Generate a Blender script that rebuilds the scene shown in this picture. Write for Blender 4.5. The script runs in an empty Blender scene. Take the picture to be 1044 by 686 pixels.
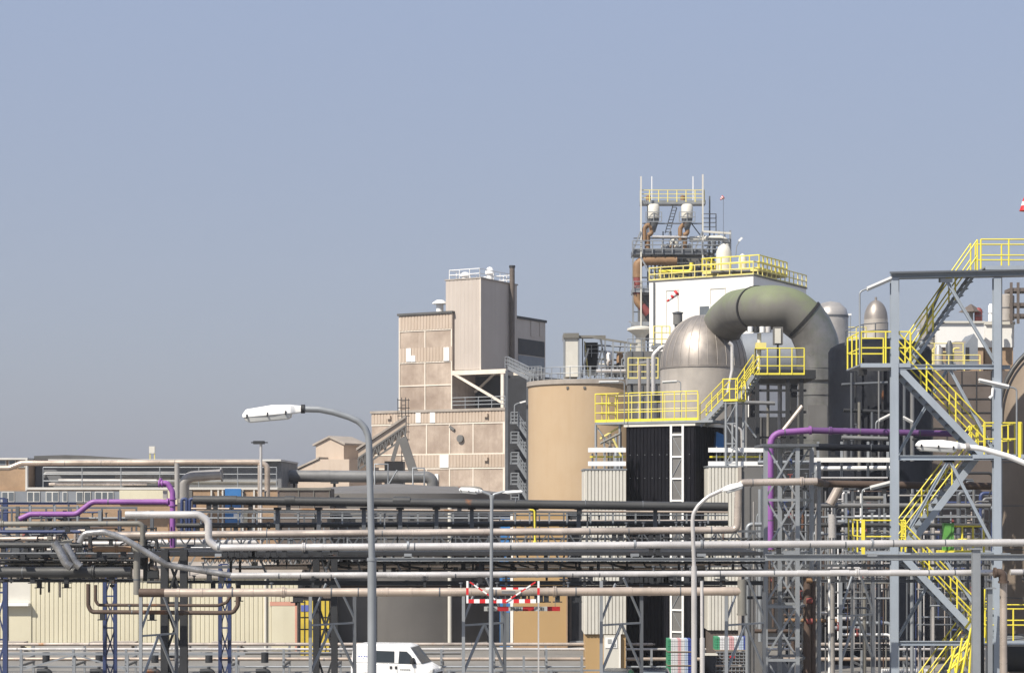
import bpy, math, random
from mathutils import Vector, Matrix
R = math.radians
rnd = random.Random(7)
SC = bpy.context.scene
COL = SC.collection

# ------------------------------------------------------------------ camera
FPX, CX, HY, H = 2000.0, 522.0, 510.0, 10.5     # focal length in photo pixels, image centre, horizon row, eye height
cam = bpy.data.cameras.new('camera')
cam.sensor_width = 36.0
cam.lens = 36.0 * FPX / 1044.0
cam.shift_y = (HY - 343.0) / 1044.0
cam.clip_start = 0.5
cam.clip_end = 20000
co = bpy.data.objects.new('camera', cam)
COL.objects.link(co)
co.location = (0, 0, H)
co.rotation_euler = (R(90), 0, 0)
SC.camera = co

# ------------------------------------------------------------------ light
SUN_EL, SUN_AZ = R(47), R(224)                  # azimuth clockwise from +Y (north); the sun stands behind the camera, to its left
to_sun = Vector((math.sin(SUN_AZ) * math.cos(SUN_EL), math.cos(SUN_AZ) * math.cos(SUN_EL), math.sin(SUN_EL)))
w = bpy.data.worlds.new('World')
SC.world = w
w.use_nodes = True
nt = w.node_tree
nt.nodes.clear()
sky = nt.nodes.new('ShaderNodeTexSky')
sky.sky_type = 'NISHITA'
sky.sun_disc = False
sky.sun_elevation = SUN_EL
sky.sun_rotation = SUN_AZ
sky.altitude = 0
sky.air_density = 1.0
sky.dust_density = 2.0
sky.ozone_density = 2.0
mixn = nt.nodes.new('ShaderNodeMix')
mixn.data_type = 'RGBA'
mixn.inputs[0].default_value = 0.72             # smoggy, even air over the works
mixn.inputs[7].default_value = (4.45, 5.0, 7.0, 1)
# the air is greyest low down and clears upward
tc = nt.nodes.new('ShaderNodeTexCoord')
sxyz = nt.nodes.new('ShaderNodeSeparateXYZ')
nt.links.new(tc.outputs['Generated'], sxyz.inputs[0])
hr = nt.nodes.new('ShaderNodeMapRange')
hr.inputs[1].default_value, hr.inputs[2].default_value = 0.03, 0.26
nt.links.new(sxyz.outputs[2], hr.inputs[0])
hm = nt.nodes.new('ShaderNodeMix')
hm.data_type = 'RGBA'
hm.inputs[6].default_value = (4.25, 4.45, 5.35, 1)
hm.inputs[7].default_value = (4.32, 5.08, 7.0, 1)
nt.links.new(hr.outputs[0], hm.inputs[0])
nt.links.new(hm.outputs[2], mixn.inputs[7])
bg = nt.nodes.new('ShaderNodeBackground')
bg.inputs[1].default_value = 0.0715
wo = nt.nodes.new('ShaderNodeOutputWorld')
nt.links.new(sky.outputs[0], mixn.inputs[6])
nt.links.new(mixn.outputs[2], bg.inputs[0])
nt.links.new(bg.outputs[0], wo.inputs[0])
sl = bpy.data.lights.new('sun', 'SUN')
sl.energy = 4.9
sl.angle = R(0.55)
sl.color = (1.0, 0.93, 0.82)
so = bpy.data.objects.new('sun', sl)
COL.objects.link(so)
so.rotation_euler = to_sun.to_track_quat('Z', 'Y').to_euler()
SC.view_settings.view_transform = 'Standard'
SC.view_settings.look = 'None'
SC.view_settings.exposure = 0.44
SC.view_settings.gamma = 1.0
SC.view_settings.use_curve_mapping = False
SC.cycles.max_bounces = 6

# ------------------------------------------------------------------ materials
def mat(name, col, rough=0.6, metal=0.0, var=0.12, scale=0.6, streak=0.0, rust=0.0, rust_col=(0.2, 0.08, 0.03),
        dirt_col=None, bump=0.0, spec=0.5, fine=0.0, stretch=12.0, rust_scale=0.5, moss=None, sheet=0.0):
    m = bpy.data.materials.new(name)
    m.use_nodes = True
    n, l = m.node_tree.nodes, m.node_tree.links
    b = n['Principled BSDF']
    b.inputs['Roughness'].default_value = rough
    b.inputs['Metallic'].default_value = metal
    b.inputs['Specular IOR Level'].default_value = spec
    geo = n.new('ShaderNodeNewGeometry')
    dc = dirt_col or tuple(c * 0.55 for c in col)
    def noise(sc, vec=None, det=5, rgh=0.6):
        t = n.new('ShaderNodeTexNoise')
        t.inputs['Scale'].default_value = sc
        t.inputs['Detail'].default_value = det
        t.inputs['Roughness'].default_value = rgh
        l.new(vec or geo.outputs['Position'], t.inputs['Vector'])
        return t.outputs['Fac']
    def ramp(fac, a, b_, v0=0.0, v1=1.0):
        t = n.new('ShaderNodeMapRange')
        t.inputs[1].default_value, t.inputs[2].default_value = a, b_
        t.inputs[3].default_value, t.inputs[4].default_value = v0, v1
        l.new(fac, t.inputs[0])
        return t.outputs[0]
    def mix(fac, a, c2):
        t = n.new('ShaderNodeMix')
        t.data_type = 'RGBA'
        l.new(fac, t.inputs[0])
        if isinstance(a, tuple): t.inputs[6].default_value = (*a, 1)
        else: l.new(a, t.inputs[6])
        t.inputs[7].default_value = (*c2, 1)
        return t.outputs[2]
    c = mix(ramp(noise(scale), 0.38, 0.72, 0, min(1, var * 3)), tuple(col), dc)
    if fine:
        c = mix(ramp(noise(scale * 9), 0.4, 0.7, 0, fine), c, dc)
    if streak:
        mp = n.new('ShaderNodeVectorMath')
        mp.operation = 'MULTIPLY'
        mp.inputs[1].default_value = (1, 1, 1.0 / stretch)
        l.new(geo.outputs['Position'], mp.inputs[0])
        c = mix(ramp(noise(2.2, mp.outputs[0]), 0.5, 0.75, 0, streak), c, dc)
    if rust:
        c = mix(ramp(noise(rust_scale, det=8, rgh=0.7), 0.66 - 0.2 * rust, 0.72 - 0.2 * rust, 0, 0.85), c, rust_col)
    if sheet:                                     # each cladding sheet weathers a little differently
        sn = n.new('ShaderNodeVectorMath'); sn.operation = 'SNAP'; sn.inputs[1].default_value = (sheet, sheet, 3.4); l.new(geo.outputs['Position'], sn.inputs[0])
        wn = n.new('ShaderNodeTexWhiteNoise'); l.new(sn.outputs[0], wn.inputs['Vector'])
        c = mix(ramp(wn.outputs[0], 0.2, 1.0, 0, 0.22), c, dc)
    if moss:                                      # growth that settles on the weather side, on top
        sx = n.new('ShaderNodeSeparateXYZ'); l.new(geo.outputs['Normal'], sx.inputs[0])
        ad = n.new('ShaderNodeMath'); ad.operation = 'MULTIPLY_ADD'; ad.inputs[1].default_value = 0.55; l.new(sx.outputs[2], ad.inputs[0]); l.new(noise(1.1, det=8), ad.inputs[2])
        c = mix(ramp(ad.outputs[0], 0.45, 0.95, 0, 0.85), c, moss)
    l.new(c, b.inputs['Base Color'])
    l.new(ramp(noise(scale * 3), 0.3, 0.7, max(0.05, rough - 0.1), min(1, rough + 0.12)), b.inputs['Roughness'])
    if bump:
        bp = n.new('ShaderNodeBump')
        bp.inputs['Strength'].default_value = bump
        bp.inputs['Distance'].default_value = 0.05
        l.new(noise(scale * 6), bp.inputs['Height'])
        l.new(bp.outputs[0], b.inputs['Normal'])
    return m

M = {}
M['asphalt'] = mat('asphalt', (0.06, 0.06, 0.062), 0.9, var=0.2, fine=0.3)
M['yard'] = mat('yard concrete', (0.215, 0.205, 0.19), 0.9, var=0.2, scale=0.15, fine=0.3)
M['paint_line'] = mat('road paint', (0.75, 0.75, 0.72), 0.7)
M['kerb'] = mat('kerb stone', (0.4, 0.39, 0.37), 0.85)
M['galv'] = mat('galvanised steel', (0.31, 0.33, 0.35), 0.45, 0.35, var=0.15, streak=0.3)
M['galv_dark'] = mat('dull galvanised steel', (0.13, 0.14, 0.155), 0.5, 0.3, var=0.2, streak=0.3, rust=0.12)
M['steel_dark'] = mat('dark weathered steel', (0.03, 0.032, 0.036), 0.6, 0.2, var=0.2, rust=0.2)
M['stair_blue'] = mat('blue grey paint', (0.33, 0.375, 0.43), 0.5, 0.05, var=0.1, streak=0.25)
M['blue_steel'] = mat('dark blue paint', (0.032, 0.05, 0.135), 0.5, 0.0, var=0.12, streak=0.2)
M['yellow'] = mat('safety yellow paint', (0.78, 0.67, 0.055), 0.55, 0.0, var=0.16, streak=0.25, dirt_col=(0.55, 0.45, 0.09), rust=0.05, rust_scale=2.5)
M['locker_yellow'] = mat('worn locker yellow', (0.62, 0.46, 0.05), 0.6, 0.0, var=0.2, streak=0.3)
M['yellow_pale'] = mat('faded yellow paint', (0.72, 0.6, 0.15), 0.55, 0.0, var=0.12)
M['yellow_soft'] = mat('sun bleached yellow paint', (0.74, 0.64, 0.22), 0.55, 0.0, var=0.12)
M['clad'] = mat('warm aluminium cladding', (0.60, 0.515, 0.445), 0.28, 0.42, var=0.32, scale=0.5, rust=0.08, rust_scale=0.22, rust_col=(0.42, 0.2, 0.07), fine=0.06)
M['clad_rust'] = mat('rusty aluminium cladding', (0.58, 0.48, 0.395), 0.31, 0.38, var=0.4, scale=0.5, rust=0.3, rust_scale=0.3, rust_col=(0.40, 0.21, 0.09), fine=0.08)
M['silver'] = mat('silver cladding', (0.67, 0.645, 0.625), 0.28, 0.38, var=0.2, fine=0.05)
M['silver_dull'] = mat('dull silver cladding', (0.42, 0.40, 0.38), 0.38, 0.35, var=0.25, fine=0.15)
M['grey_pipe'] = mat('grey pipe coating', (0.2, 0.2, 0.2), 0.5, 0.25, var=0.2, streak=0.2)
M['olive_pipe'] = mat('weathered olive grey pipe', (0.22, 0.21, 0.185), 0.55, 0.2, var=0.3, rust=0.15)
M['dark_pipe'] = mat('dark bitumen pipe', (0.055, 0.056, 0.057), 0.5, 0.1, var=0.25, rust=0.06)
M['brown_pipe'] = mat('rust brown pipe', (0.09, 0.06, 0.045), 0.7, 0.1, var=0.3, rust=0.35, rust_col=(0.16, 0.07, 0.03))
M['orange_pipe'] = mat('orange rusted pipe', (0.28, 0.165, 0.085), 0.7, 0.1, var=0.3, rust=0.2)
M['purple'] = mat('purple pipe paint', (0.27, 0.095, 0.34), 0.5, 0.0, var=0.25, streak=0.15)
M['purple_shaded'] = mat('purple pipe with shade in its colour', (0.12, 0.05, 0.17), 0.45, 0.0, var=0.15)  # darker copy of the purple; the shade on that length is in the colour
M['white'] = mat('white paint', (0.8, 0.8, 0.79), 0.5, 0.0, var=0.05, streak=0.06)
M['white_clad'] = mat('white wall cladding', (0.78, 0.77, 0.74), 0.6, 0.0, var=0.06, streak=0.1, scale=0.2)
M['cream'] = mat('cream sheet cladding', (0.62, 0.58, 0.44), 0.6, 0.0, var=0.12, streak=0.25, scale=0.3, sheet=1.0, dirt_col=(0.5, 0.46, 0.34))
M['pale_clad'] = mat('pale sheet cladding', (0.61, 0.59, 0.53), 0.55, 0.0, var=0.15, streak=0.3, sheet=0.9, dirt_col=(0.5, 0.48, 0.43))
M['black_clad'] = mat('black sheet cladding', (0.005, 0.005, 0.008), 0.85, 0.0, var=0.2, streak=0.2, dirt_col=(0.011, 0.011, 0.015), sheet=0.9, spec=0.12)
M['tan_tank'] = mat('tan tank paint', (0.45, 0.335, 0.215), 0.7, 0.0, var=0.2, streak=0.4, scale=0.25, dirt_col=(0.40, 0.28, 0.165), stretch=14)
M['tan_wall'] = mat('tan wall render', (0.41, 0.27, 0.125), 0.8, 0.0, var=0.12, scale=0.3, dirt_col=(0.34, 0.23, 0.11))
M['concrete'] = mat('pinkish concrete panel', (0.475, 0.39, 0.32), 0.85, 0.0, var=0.4, scale=0.3, streak=0.45, dirt_col=(0.25, 0.19, 0.15), fine=0.25)
M['concrete_sheet'] = mat('ribbed beige sheet', (0.46, 0.38, 0.31), 0.75, 0.0, var=0.2, scale=0.25, streak=0.4, dirt_col=(0.36, 0.28, 0.21))
M['joint'] = mat('pale joint strip', (0.72, 0.65, 0.56), 0.7)
M['tower_sheet'] = mat('grey beige tower sheet', (0.49, 0.435, 0.39), 0.6, 0.1, var=0.15, scale=0.15, streak=0.4, dirt_col=(0.40, 0.345, 0.30), stretch=30, sheet=1.1)
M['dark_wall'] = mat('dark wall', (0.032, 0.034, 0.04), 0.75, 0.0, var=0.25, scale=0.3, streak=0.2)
M['slate_wall'] = mat('slate grey sheet', (0.15, 0.155, 0.165), 0.6, 0.0, var=0.2, scale=0.3, streak=0.2)
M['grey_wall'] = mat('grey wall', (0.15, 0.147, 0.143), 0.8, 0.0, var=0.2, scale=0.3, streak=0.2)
M['grey_blue_wall'] = mat('grey blue sheet', (0.22, 0.24, 0.27), 0.6, 0.05, var=0.15, streak=0.2)
M['brick'] = mat('tan brick', (0.38, 0.26, 0.165), 0.85, 0.0, var=0.2, scale=0.5, fine=0.3)
M['brown_panel'] = mat('brown panel', (0.13, 0.105, 0.09), 0.75, 0.0, var=0.2, scale=0.4)
M['roof_felt'] = mat('roofing felt', (0.1, 0.1, 0.1), 0.9, var=0.2)
M['roof_pale'] = mat('pale fibre cement roof', (0.36, 0.32, 0.28), 0.85, var=0.2, streak=0.2)
M['tank_grey'] = mat('dark grey tank paint', (0.15, 0.142, 0.134), 0.6, 0.05, var=0.15, scale=0.2, streak=0.25, stretch=20)
M['stainless'] = mat('brushed stainless steel', (0.35, 0.315, 0.285), 0.46, 0.6, var=0.2, scale=0.5, streak=0.35, stretch=8)
M['stainless_pale'] = mat('pale steel shell', (0.47, 0.43, 0.385), 0.5, 0.35, var=0.18, scale=0.4, streak=0.3)
M['duct_green'] = mat('mossy green duct', (0.15, 0.145, 0.13), 0.72, 0.0, var=0.3, scale=0.35, dirt_col=(0.11, 0.105, 0.095), streak=0.3, moss=(0.16, 0.19, 0.10))
M['duct_grey'] = mat('grey brown duct', (0.28, 0.27, 0.258), 0.36, 0.6, var=0.3, scale=0.35, dirt_col=(0.13, 0.13, 0.122), streak=0.5, moss=(0.15, 0.17, 0.11))
M['navy'] = mat('dark navy vessel paint', (0.006, 0.008, 0.014), 0.7, 0.0, var=0.3, streak=0.2, spec=0.2)
M['bulk_tank'] = mat('brown tank shell', (0.24, 0.19, 0.145), 0.65, 0.1, var=0.2, scale=0.3, streak=0.3)
M['glass_dark'] = mat('dark window glass', (0.03, 0.038, 0.045), 0.08, 0.0, var=0.1)
M['glass_grey'] = mat('grey window glass', (0.14, 0.16, 0.18), 0.15, 0.0, var=0.2)
M['frame_white'] = mat('pale window frame', (0.6, 0.59, 0.56), 0.6)
M['blue_door'] = mat('blue door paint', (0.03, 0.16, 0.42), 0.5, var=0.1)
M['red'] = mat('red paint', (0.6, 0.02, 0.025), 0.5, var=0.08)
M['red_dark'] = mat('deep red paint', (0.36, 0.008, 0.012), 0.55)
M['pink_door'] = mat('pale red trim', (0.6, 0.3, 0.22), 0.6, var=0.1)
M['green'] = mat('bright green paint', (0.11, 0.33, 0.07), 0.6)
M['worn_silver'] = mat('worn bluish silver cladding', (0.44, 0.435, 0.43), 0.3, 0.65, var=0.5, scale=1.6, fine=0.3, dirt_col=(0.16, 0.155, 0.15))
M['rubber'] = mat('black rubber', (0.015, 0.015, 0.016), 0.75)
M['black_plastic'] = mat('black plastic', (0.02, 0.02, 0.022), 0.55)
M['car_white'] = mat('white vehicle paint', (0.8, 0.8, 0.8), 0.25, 0.0, var=0.03)
M['car_grey'] = mat('dark grey vehicle paint', (0.06, 0.065, 0.075), 0.22, 0.3, var=0.03)
M['car_dark'] = mat('black blue vehicle paint', (0.025, 0.03, 0.045), 0.2, 0.3, var=0.03)
M['chrome'] = mat('polished metal', (0.6, 0.6, 0.6), 0.2, 0.9)
M['sign_grey'] = mat('sign grey', (0.36, 0.37, 0.36), 0.6)
M['letter_black'] = mat('letter black', (0.02, 0.02, 0.02), 0.6)
M['letter_blue'] = mat('letter blue', (0.1, 0.13, 0.4), 0.5)
M['lamp_lens'] = mat('milky lamp cover', (0.55, 0.56, 0.55), 0.25, var=0.08)
M['red_pipe'] = mat('red oxide pipe', (0.22, 0.05, 0.045), 0.6, var=0.2)
M['can_green'] = mat('green can', (0.05, 0.27, 0.14), 0.55)
M['can_white'] = mat('white can', (0.66, 0.66, 0.67), 0.55)
M['can_pink'] = mat('pink can', (0.62, 0.36, 0.37), 0.55)
M['can_sky'] = mat('light blue can', (0.42, 0.5, 0.62), 0.55)
M['can_blue'] = mat('deep blue can', (0.035, 0.06, 0.27), 0.55)
M['wood'] = mat('grey timber', (0.25, 0.2, 0.15), 0.85, var=0.2)

# ------------------------------------------------------------------ mesh helpers
Z = Vector((0, 0, 1))
def P(px, py, Y):
    return Vector(((px - CX) * Y / FPX, Y, H - (py - HY) * Y / FPX))
def S(Y):
    return Y / FPX                                # metres per photo pixel at a distance

class Frame:
    """a building's own axes: x along its front, y into it; the front turned by ang from the picture plane"""
    def __init__(s, px, Y, ang):
        s.o = P(px, HY, Y); s.o.z = 0
        s.a = R(ang)
        s.u = Vector((math.cos(s.a), -math.sin(s.a), 0)); s.v = Vector((math.sin(s.a), math.cos(s.a), 0))
        s.M = Matrix.Translation(s.o) @ Matrix.Rotation(-s.a, 4, 'Z')
    def f(s, px, py, v=0.0):                      # local point on the plane y = v seen at a photo pixel
        a = (px - CX) / FPX
        o = s.o + s.v * v
        x = (a * o.y - o.x) / (s.u.x - a * s.u.y)
        return Vector((x, v, H - (py - HY) * (o.y + x * s.u.y) / FPX))
    def s_(s, px, py, u=0.0):                     # the same on the plane x = u
        a = (px - CX) / FPX
        o = s.o + s.u * u
        y = (a * o.y - o.x) / (s.v.x - a * s.v.y)
        return Vector((u, y, H - (py - HY) * (o.y + y * s.v.y) / FPX))

WPOS = {}
class MB:
    def __init__(s, M=None):
        s.v, s.f, s.sm, s.M = [], [], [], M
    def add(s, vs, fs, smooth=False):
        k = len(s.v)
        s.v += [(s.M @ Vector(v)) if s.M else Vector(v) for v in vs]
        s.f += [tuple(i + k for i in f) for f in fs]
        s.sm += [smooth] * len(fs)
        return s
    def box(s, a, b):
        x0, x1 = sorted((a[0], b[0])); y0, y1 = sorted((a[1], b[1])); z0, z1 = sorted((a[2], b[2]))
        return s.add([(x0, y0, z0), (x1, y0, z0), (x1, y1, z0), (x0, y1, z0), (x0, y0, z1), (x1, y0, z1), (x1, y1, z1), (x0, y1, z1)],
                     [(3, 2, 1, 0), (4, 5, 6, 7), (0, 1, 5, 4), (1, 2, 6, 5), (2, 3, 7, 6), (3, 0, 4, 7)])
    def prism(s, poly, off):                      # planar polygon swept along off
        n = len(poly); off = Vector(off)
        return s.add([Vector(p) for p in poly] + [Vector(p) + off for p in poly],
                     [tuple(range(n))[::-1], tuple(range(n, 2 * n))] + [(i, (i + 1) % n, n + (i + 1) % n, n + i) for i in range(n)])
    def _axes(s, d):
        d = d.normalized()
        up = Z if abs(d.z) < 0.95 else Vector((0, 1, 0))
        a = d.cross(up).normalized()
        return a, a.cross(d).normalized()
    def beam(s, p, q, w, h=None):
        p, q = Vector(p), Vector(q); h = h or w
        a, b = s._axes(q - p)
        a, b = a * w / 2, b * h / 2
        return s.add([p - a - b, p + a - b, p + a + b, p - a + b, q - a - b, q + a - b, q + a + b, q - a + b],
                     [(3, 2, 1, 0), (4, 5, 6, 7), (0, 1, 5, 4), (1, 2, 6, 5), (2, 3, 7, 6), (3, 0, 4, 7)])
    def ibeam(s, p, q, w, h, t=0.025):
        p, q = Vector(p), Vector(q)
        a, b = s._axes(q - p)
        prof = [(-w/2, -h/2), (w/2, -h/2), (w/2, -h/2+t), (t/2, -h/2+t), (t/2, h/2-t), (w/2, h/2-t), (w/2, h/2), (-w/2, h/2), (-w/2, h/2-t), (-t/2, h/2-t), (-t/2, -h/2+t), (-w/2, -h/2+t)]
        n = len(prof)
        return s.add([p + a*x + b*y for x, y in prof] + [q + a*x + b*y for x, y in prof],
                     [(0, 1, 2, 3, 10, 11)[::-1], (3, 4, 9, 10)[::-1], (4, 5, 6, 7, 8, 9)[::-1], tuple(n+i for i in (0, 1, 2, 3, 10, 11)), tuple(n+i for i in (3, 4, 9, 10)), tuple(n+i for i in (4, 5, 6, 7, 8, 9))]
                     + [(i, (i+1) % n, n + (i+1) % n, n + i) for i in range(n)])
    def tube(s, path, r, n=8, bend=0.0, rads=None):
        path = [Vector(p) for p in path]
        if bend: path = fillet(path, bend)
        m = len(path)
        if m < 2: return s
        tang = []
        for i in range(m):
            d = (path[min(i+1, m-1)] - path[i]).normalized() + (path[i] - path[max(i-1, 0)]).normalized()
            tang.append(d.normalized())
        a, b = s._axes(tang[0])
        vs = []
        for i in range(m):
            if i:
                q = tang[i-1].rotation_difference(tang[i])
                a = q @ a; b = q @ b
            rr = rads[i] if rads else r
            vs += [path[i] + (a * math.cos(2*math.pi*j/n) + b * math.sin(2*math.pi*j/n)) * rr for j in range(n)]
        s.add(vs, [(i*n+j, i*n+(j+1) % n, (i+1)*n+(j+1) % n, (i+1)*n+j) for i in range(m-1) for j in range(n)], True)
        k = len(s.v) - len(vs)
        s._cap(k, n, m)
        return s
    def _cap(s, k, n, m):
        e = len(s.v)
        s.v += s.v[k:k+n] + s.v[k+(m-1)*n:k+m*n]
        s.f += [tuple(e + j for j in range(n))[::-1], tuple(e + n + j for j in range(n))]
        s.sm += [False, False]
    def lathe(s, prof, c, n=32, smooth=True):
        c = Vector(c); m = len(prof)
        vs = [c + Vector((r * math.cos(2*math.pi*j/n), r * math.sin(2*math.pi*j/n), z)) for r, z in prof for j in range(n)]
        s.add(vs, [(i*n+j, i*n+(j+1) % n, (i+1)*n+(j+1) % n, (i+1)*n+j) for i in range(m-1) for j in range(n)], smooth)
        k = len(s.v) - len(vs)
        s._cap(k, n, m)
        return s
    def ring(s, c, d, r, wd, n=14):               # a short collar round an axis
        d = Vector(d).normalized(); c = Vector(c)
        return s.tube([c - d*wd/2, c + d*wd/2], r, n)
    def corr(s, x0, x1, z0, z1, y, pitch=0.3, dep=0.04, axis='x'):
        n = max(1, int(abs(x1 - x0) / pitch)); p = (x1 - x0) / n
        pts = []
        for i in range(n):
            pts += [(x0 + p*i, 0), (x0 + p*(i+0.15), 0), (x0 + p*(i+0.24), -dep), (x0 + p*(i+0.92), -dep)]
        pts.append((x1, 0))
        m = len(pts)
        if axis == 'x': vs = [(x, y + d, z0) for x, d in pts] + [(x, y + d, z1) for x, d in pts]
        else: vs = [(y - d, x, z0) for x, d in pts] + [(y - d, x, z1) for x, d in pts]
        return s.add(vs, [(i, i+1, m+i+1, m+i) for i in range(m-1)])
    def rail(s, pts, h=1.1, r=0.025, step=1.5, mids=1, toe=0.0, ends=True):
        pts = [Vector(p) for p in pts]
        zz = Vector((0, 0, 1))
        for k in range(mids + 1):
            hh = h * (k + 1) / (mids + 1)
            s.tube([p + zz*hh for p in pts], r, 6)
        for i, (p, q) in enumerate(zip(pts, pts[1:])):
            n = max(1, round((q - p).length / step))
            for j in range(n + (1 if i == len(pts) - 2 else 0)):
                o = p.lerp(q, j / n)
                s.tube([o, o + zz*h], r * 1.1, 6)
            if toe: s.beam(p + zz*toe/2, q + zz*toe/2, 0.015, toe)
        return s
    def truss(s, p, q, h, n, wc=0.09, wd=0.05, warren=True, verts=True):
        p, q = Vector(p), Vector(q); u = Vector((0, 0, h))
        s.beam(p, q, wc); s.beam(p + u, q + u, wc)
        for i in range(n):
            a, b = p.lerp(q, i/n), p.lerp(q, (i+1)/n)
            if warren:
                m = a.lerp(b, 0.5)
                s.beam(a, m + u, wd); s.beam(m + u, b, wd)
            else: s.beam(a, b + u, wd)
            if verts: s.beam(a, a + u, wd)
        s.beam(q, q + u, wd)
        return s
    def build(s, name, m, parent=None, bevel=0.0):
        me = bpy.data.meshes.new(name)
        if parent is not None: o0 = WPOS[parent.name]
        else:
            xs = [v.x for v in s.v]; ys = [v.y for v in s.v]
            o0 = Vector(((min(xs)+max(xs))/2, (min(ys)+max(ys))/2, min(v.z for v in s.v)))
        me.from_pydata([v - o0 for v in s.v], [], s.f)
        me.polygons.foreach_set('use_smooth', s.sm)
        me.materials.append(M[m] if isinstance(m, str) else m)
        me.update()
        me.set_sharp_from_angle(angle=0.92)
        o = bpy.data.objects.new(name, me)
        COL.objects.link(o)
        if parent is not None: o.parent = parent
        else: o.location = o0
        WPOS[o.name] = o0.copy()
        if bevel:
            bv = o.modifiers.new('edge', 'BEVEL'); bv.width = bevel; bv.segments = 2; bv.limit_method = 'ANGLE'
        return o

def fillet(path, rad, k=6):
    out = [path[0]]
    for a, b, c in zip(path, path[1:], path[2:]):
        d1, d2 = (a - b), (c - b)
        l1, l2 = d1.length, d2.length
        if l1 < 1e-6 or l2 < 1e-6: continue
        d1 /= l1; d2 /= l2
        ang = d1.angle(d2)
        if ang > math.pi - 0.02: continue
        t = min(rad / math.tan(ang / 2), l1 * 0.48, l2 * 0.48)
        p0, p1 = b + d1 * t, b + d2 * t
        for i in range(k + 1):
            f = i / k
            out.append(p0 * (1-f)**2 + b * 2*f*(1-f) + p1 * f*f)
    out.append(path[-1])
    return out

def tag(o, label, cat, group=None):
    o['label'] = label; o['category'] = cat; o['kind'] = 'thing'
    if group: o['group'] = group
    return o
def thing(name, label, cat, loc, group=None):
    o = bpy.data.objects.new(name, None)
    o.empty_display_size = 0.3
    COL.objects.link(o)
    o.location = loc
    WPOS[o.name] = Vector(loc)
    return tag(o, label, cat, group)
def ground_at(px, Y):
    p = P(px, HY, Y); p.z = 0
    return p
def struct(name, mb, m):
    o = mb.build(name, m); o['kind'] = 'structure'
    return o
def copy_thing(src, off, label=None):
    """a copy of a thing and of its parts, moved by off"""
    c = src.copy(); COL.objects.link(c); c.location = src.location + Vector(off)
    if label: c['label'] = label
    def kids(a, b):
        for ch in a.children:
            d = ch.copy(); COL.objects.link(d); d.parent = b
            kids(ch, d)
    kids(src, c)
    return c

def pipe(pts, d, m, label, Y=None, bend=2.0, name='process_pipe', cat='pipe', bands=0, band_m=None, group=None, n=14, band_r=1.035, band_w=0.1, shoes=None, cap=False, fit=0, sag=True):
    """a pipe run: pts are photo pixels (with a distance each, or Y for all), d its diameter in photo pixels; cladding bands and
    flanges are parts of their own"""
    pp = [P(p[0], p[1], p[2] if len(p) > 2 else Y) for p in pts]
    if sag:                                       # old lines are never quite straight between their supports
        q = [pp[0]]
        for a, b in zip(pp, pp[1:]):
            n_ = int((b - a).length / 4.2)
            for k in range(1, n_): q.append(a.lerp(b, k / n_) + Vector((0, 0, rnd.uniform(-0.016, 0.016))))
            q.append(b)
        pp = q
    Y0 = pts[0][2] if len(pts[0]) > 2 else Y
    r = d * S(Y0) / 2
    t = tag(MB().tube(pp, r, n, bend * 2 * r).build(name, m), label, cat, group)
    segs = [(a, b, (b - a).length) for a, b in zip(pp, pp[1:])]
    if bands:
        tot = sum(x[2] for x in segs)
        for i in range(bands):
            s = tot * (i + 0.35 + 0.3 * rnd.random()) / bands
            for a, b, L in segs:
                if s <= L:
                    if L > 6 * r and 2.5 * r < s < L - 2.5 * r:
                        wsel = rnd.choice((0.35, 0.4, 0.5, 1.0, 4.0, 7.0))
                        MB().ring(a.lerp(b, s / L), b - a, r * band_r, band_w * wsel, n).build('cladding_band', band_m or (m if wsel > 0.9 else 'galv_dark'), t)
                    break
                s -= L
    for k in range(fit):
        i = max(range(len(segs)), key=lambda q: segs[q][2]) if k < fit * 0.75 else rnd.randrange(len(segs))
        a, b, L = segs[i]
        if L < 8 * r or abs((b - a).normalized().z) > 0.5: continue
        c = a.lerp(b, 0.04 + 0.92 * (k + rnd.random() * 0.8) / fit)
        q = rnd.random()
        if q < 0.55: MB().box(c + Vector((-0.09, -0.05, -r - 0.2)), c + Vector((0.09, 0.06, -r * 0.85))).box(c + Vector((-0.17, -0.1, -r - 0.23)), c + Vector((0.17, 0.12, -r - 0.2))).build('pipe_shoe', 'steel_dark', t)
        elif q < 0.75: MB().tube([c + Z * r * 0.9, c + Z * (r + 0.16)], 0.035, 8).tube([c + Z * (r + 0.16), c + Z * (r + 0.2)], 0.075, 8).build('vent_nozzle', 'galv_dark', t)
        elif q < 0.9: MB().tube([c - Z * r * 0.9, c - Z * (r + 0.22)], 0.035, 8).tube([c - Z * (r + 0.14) + Vector((-0.08, 0, 0)), c - Z * (r + 0.14) + Vector((0.1, 0, 0))], 0.045, 8).build('drain_valve', 'steel_dark', t)
        else: MB().ring(c, b - a, r * 1.32, 0.05, n).ring(c + (b - a).normalized() * 0.07, b - a, r * 1.32, 0.05, n).build('flange_pair', m, t)
    for (px, py) in (shoes or []):
        Yp = Y or Y0
        c = P(px, py, Yp)
        MB().box(c + Vector((-0.09, -0.06, -r - 0.22)), c + Vector((0.09, 0.06, -r * 0.8))).box(c + Vector((-0.16, -0.12, -r - 0.25)), c + Vector((0.16, 0.12, -r - 0.22))).build('pipe_shoe', 'galv_dark', t)
    if cap:
        a, b = pp[-2], pp[-1]
        MB().ring(b, b - a, r * 1.35, 0.1, n).build('flange', m, t)
    return t
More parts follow.
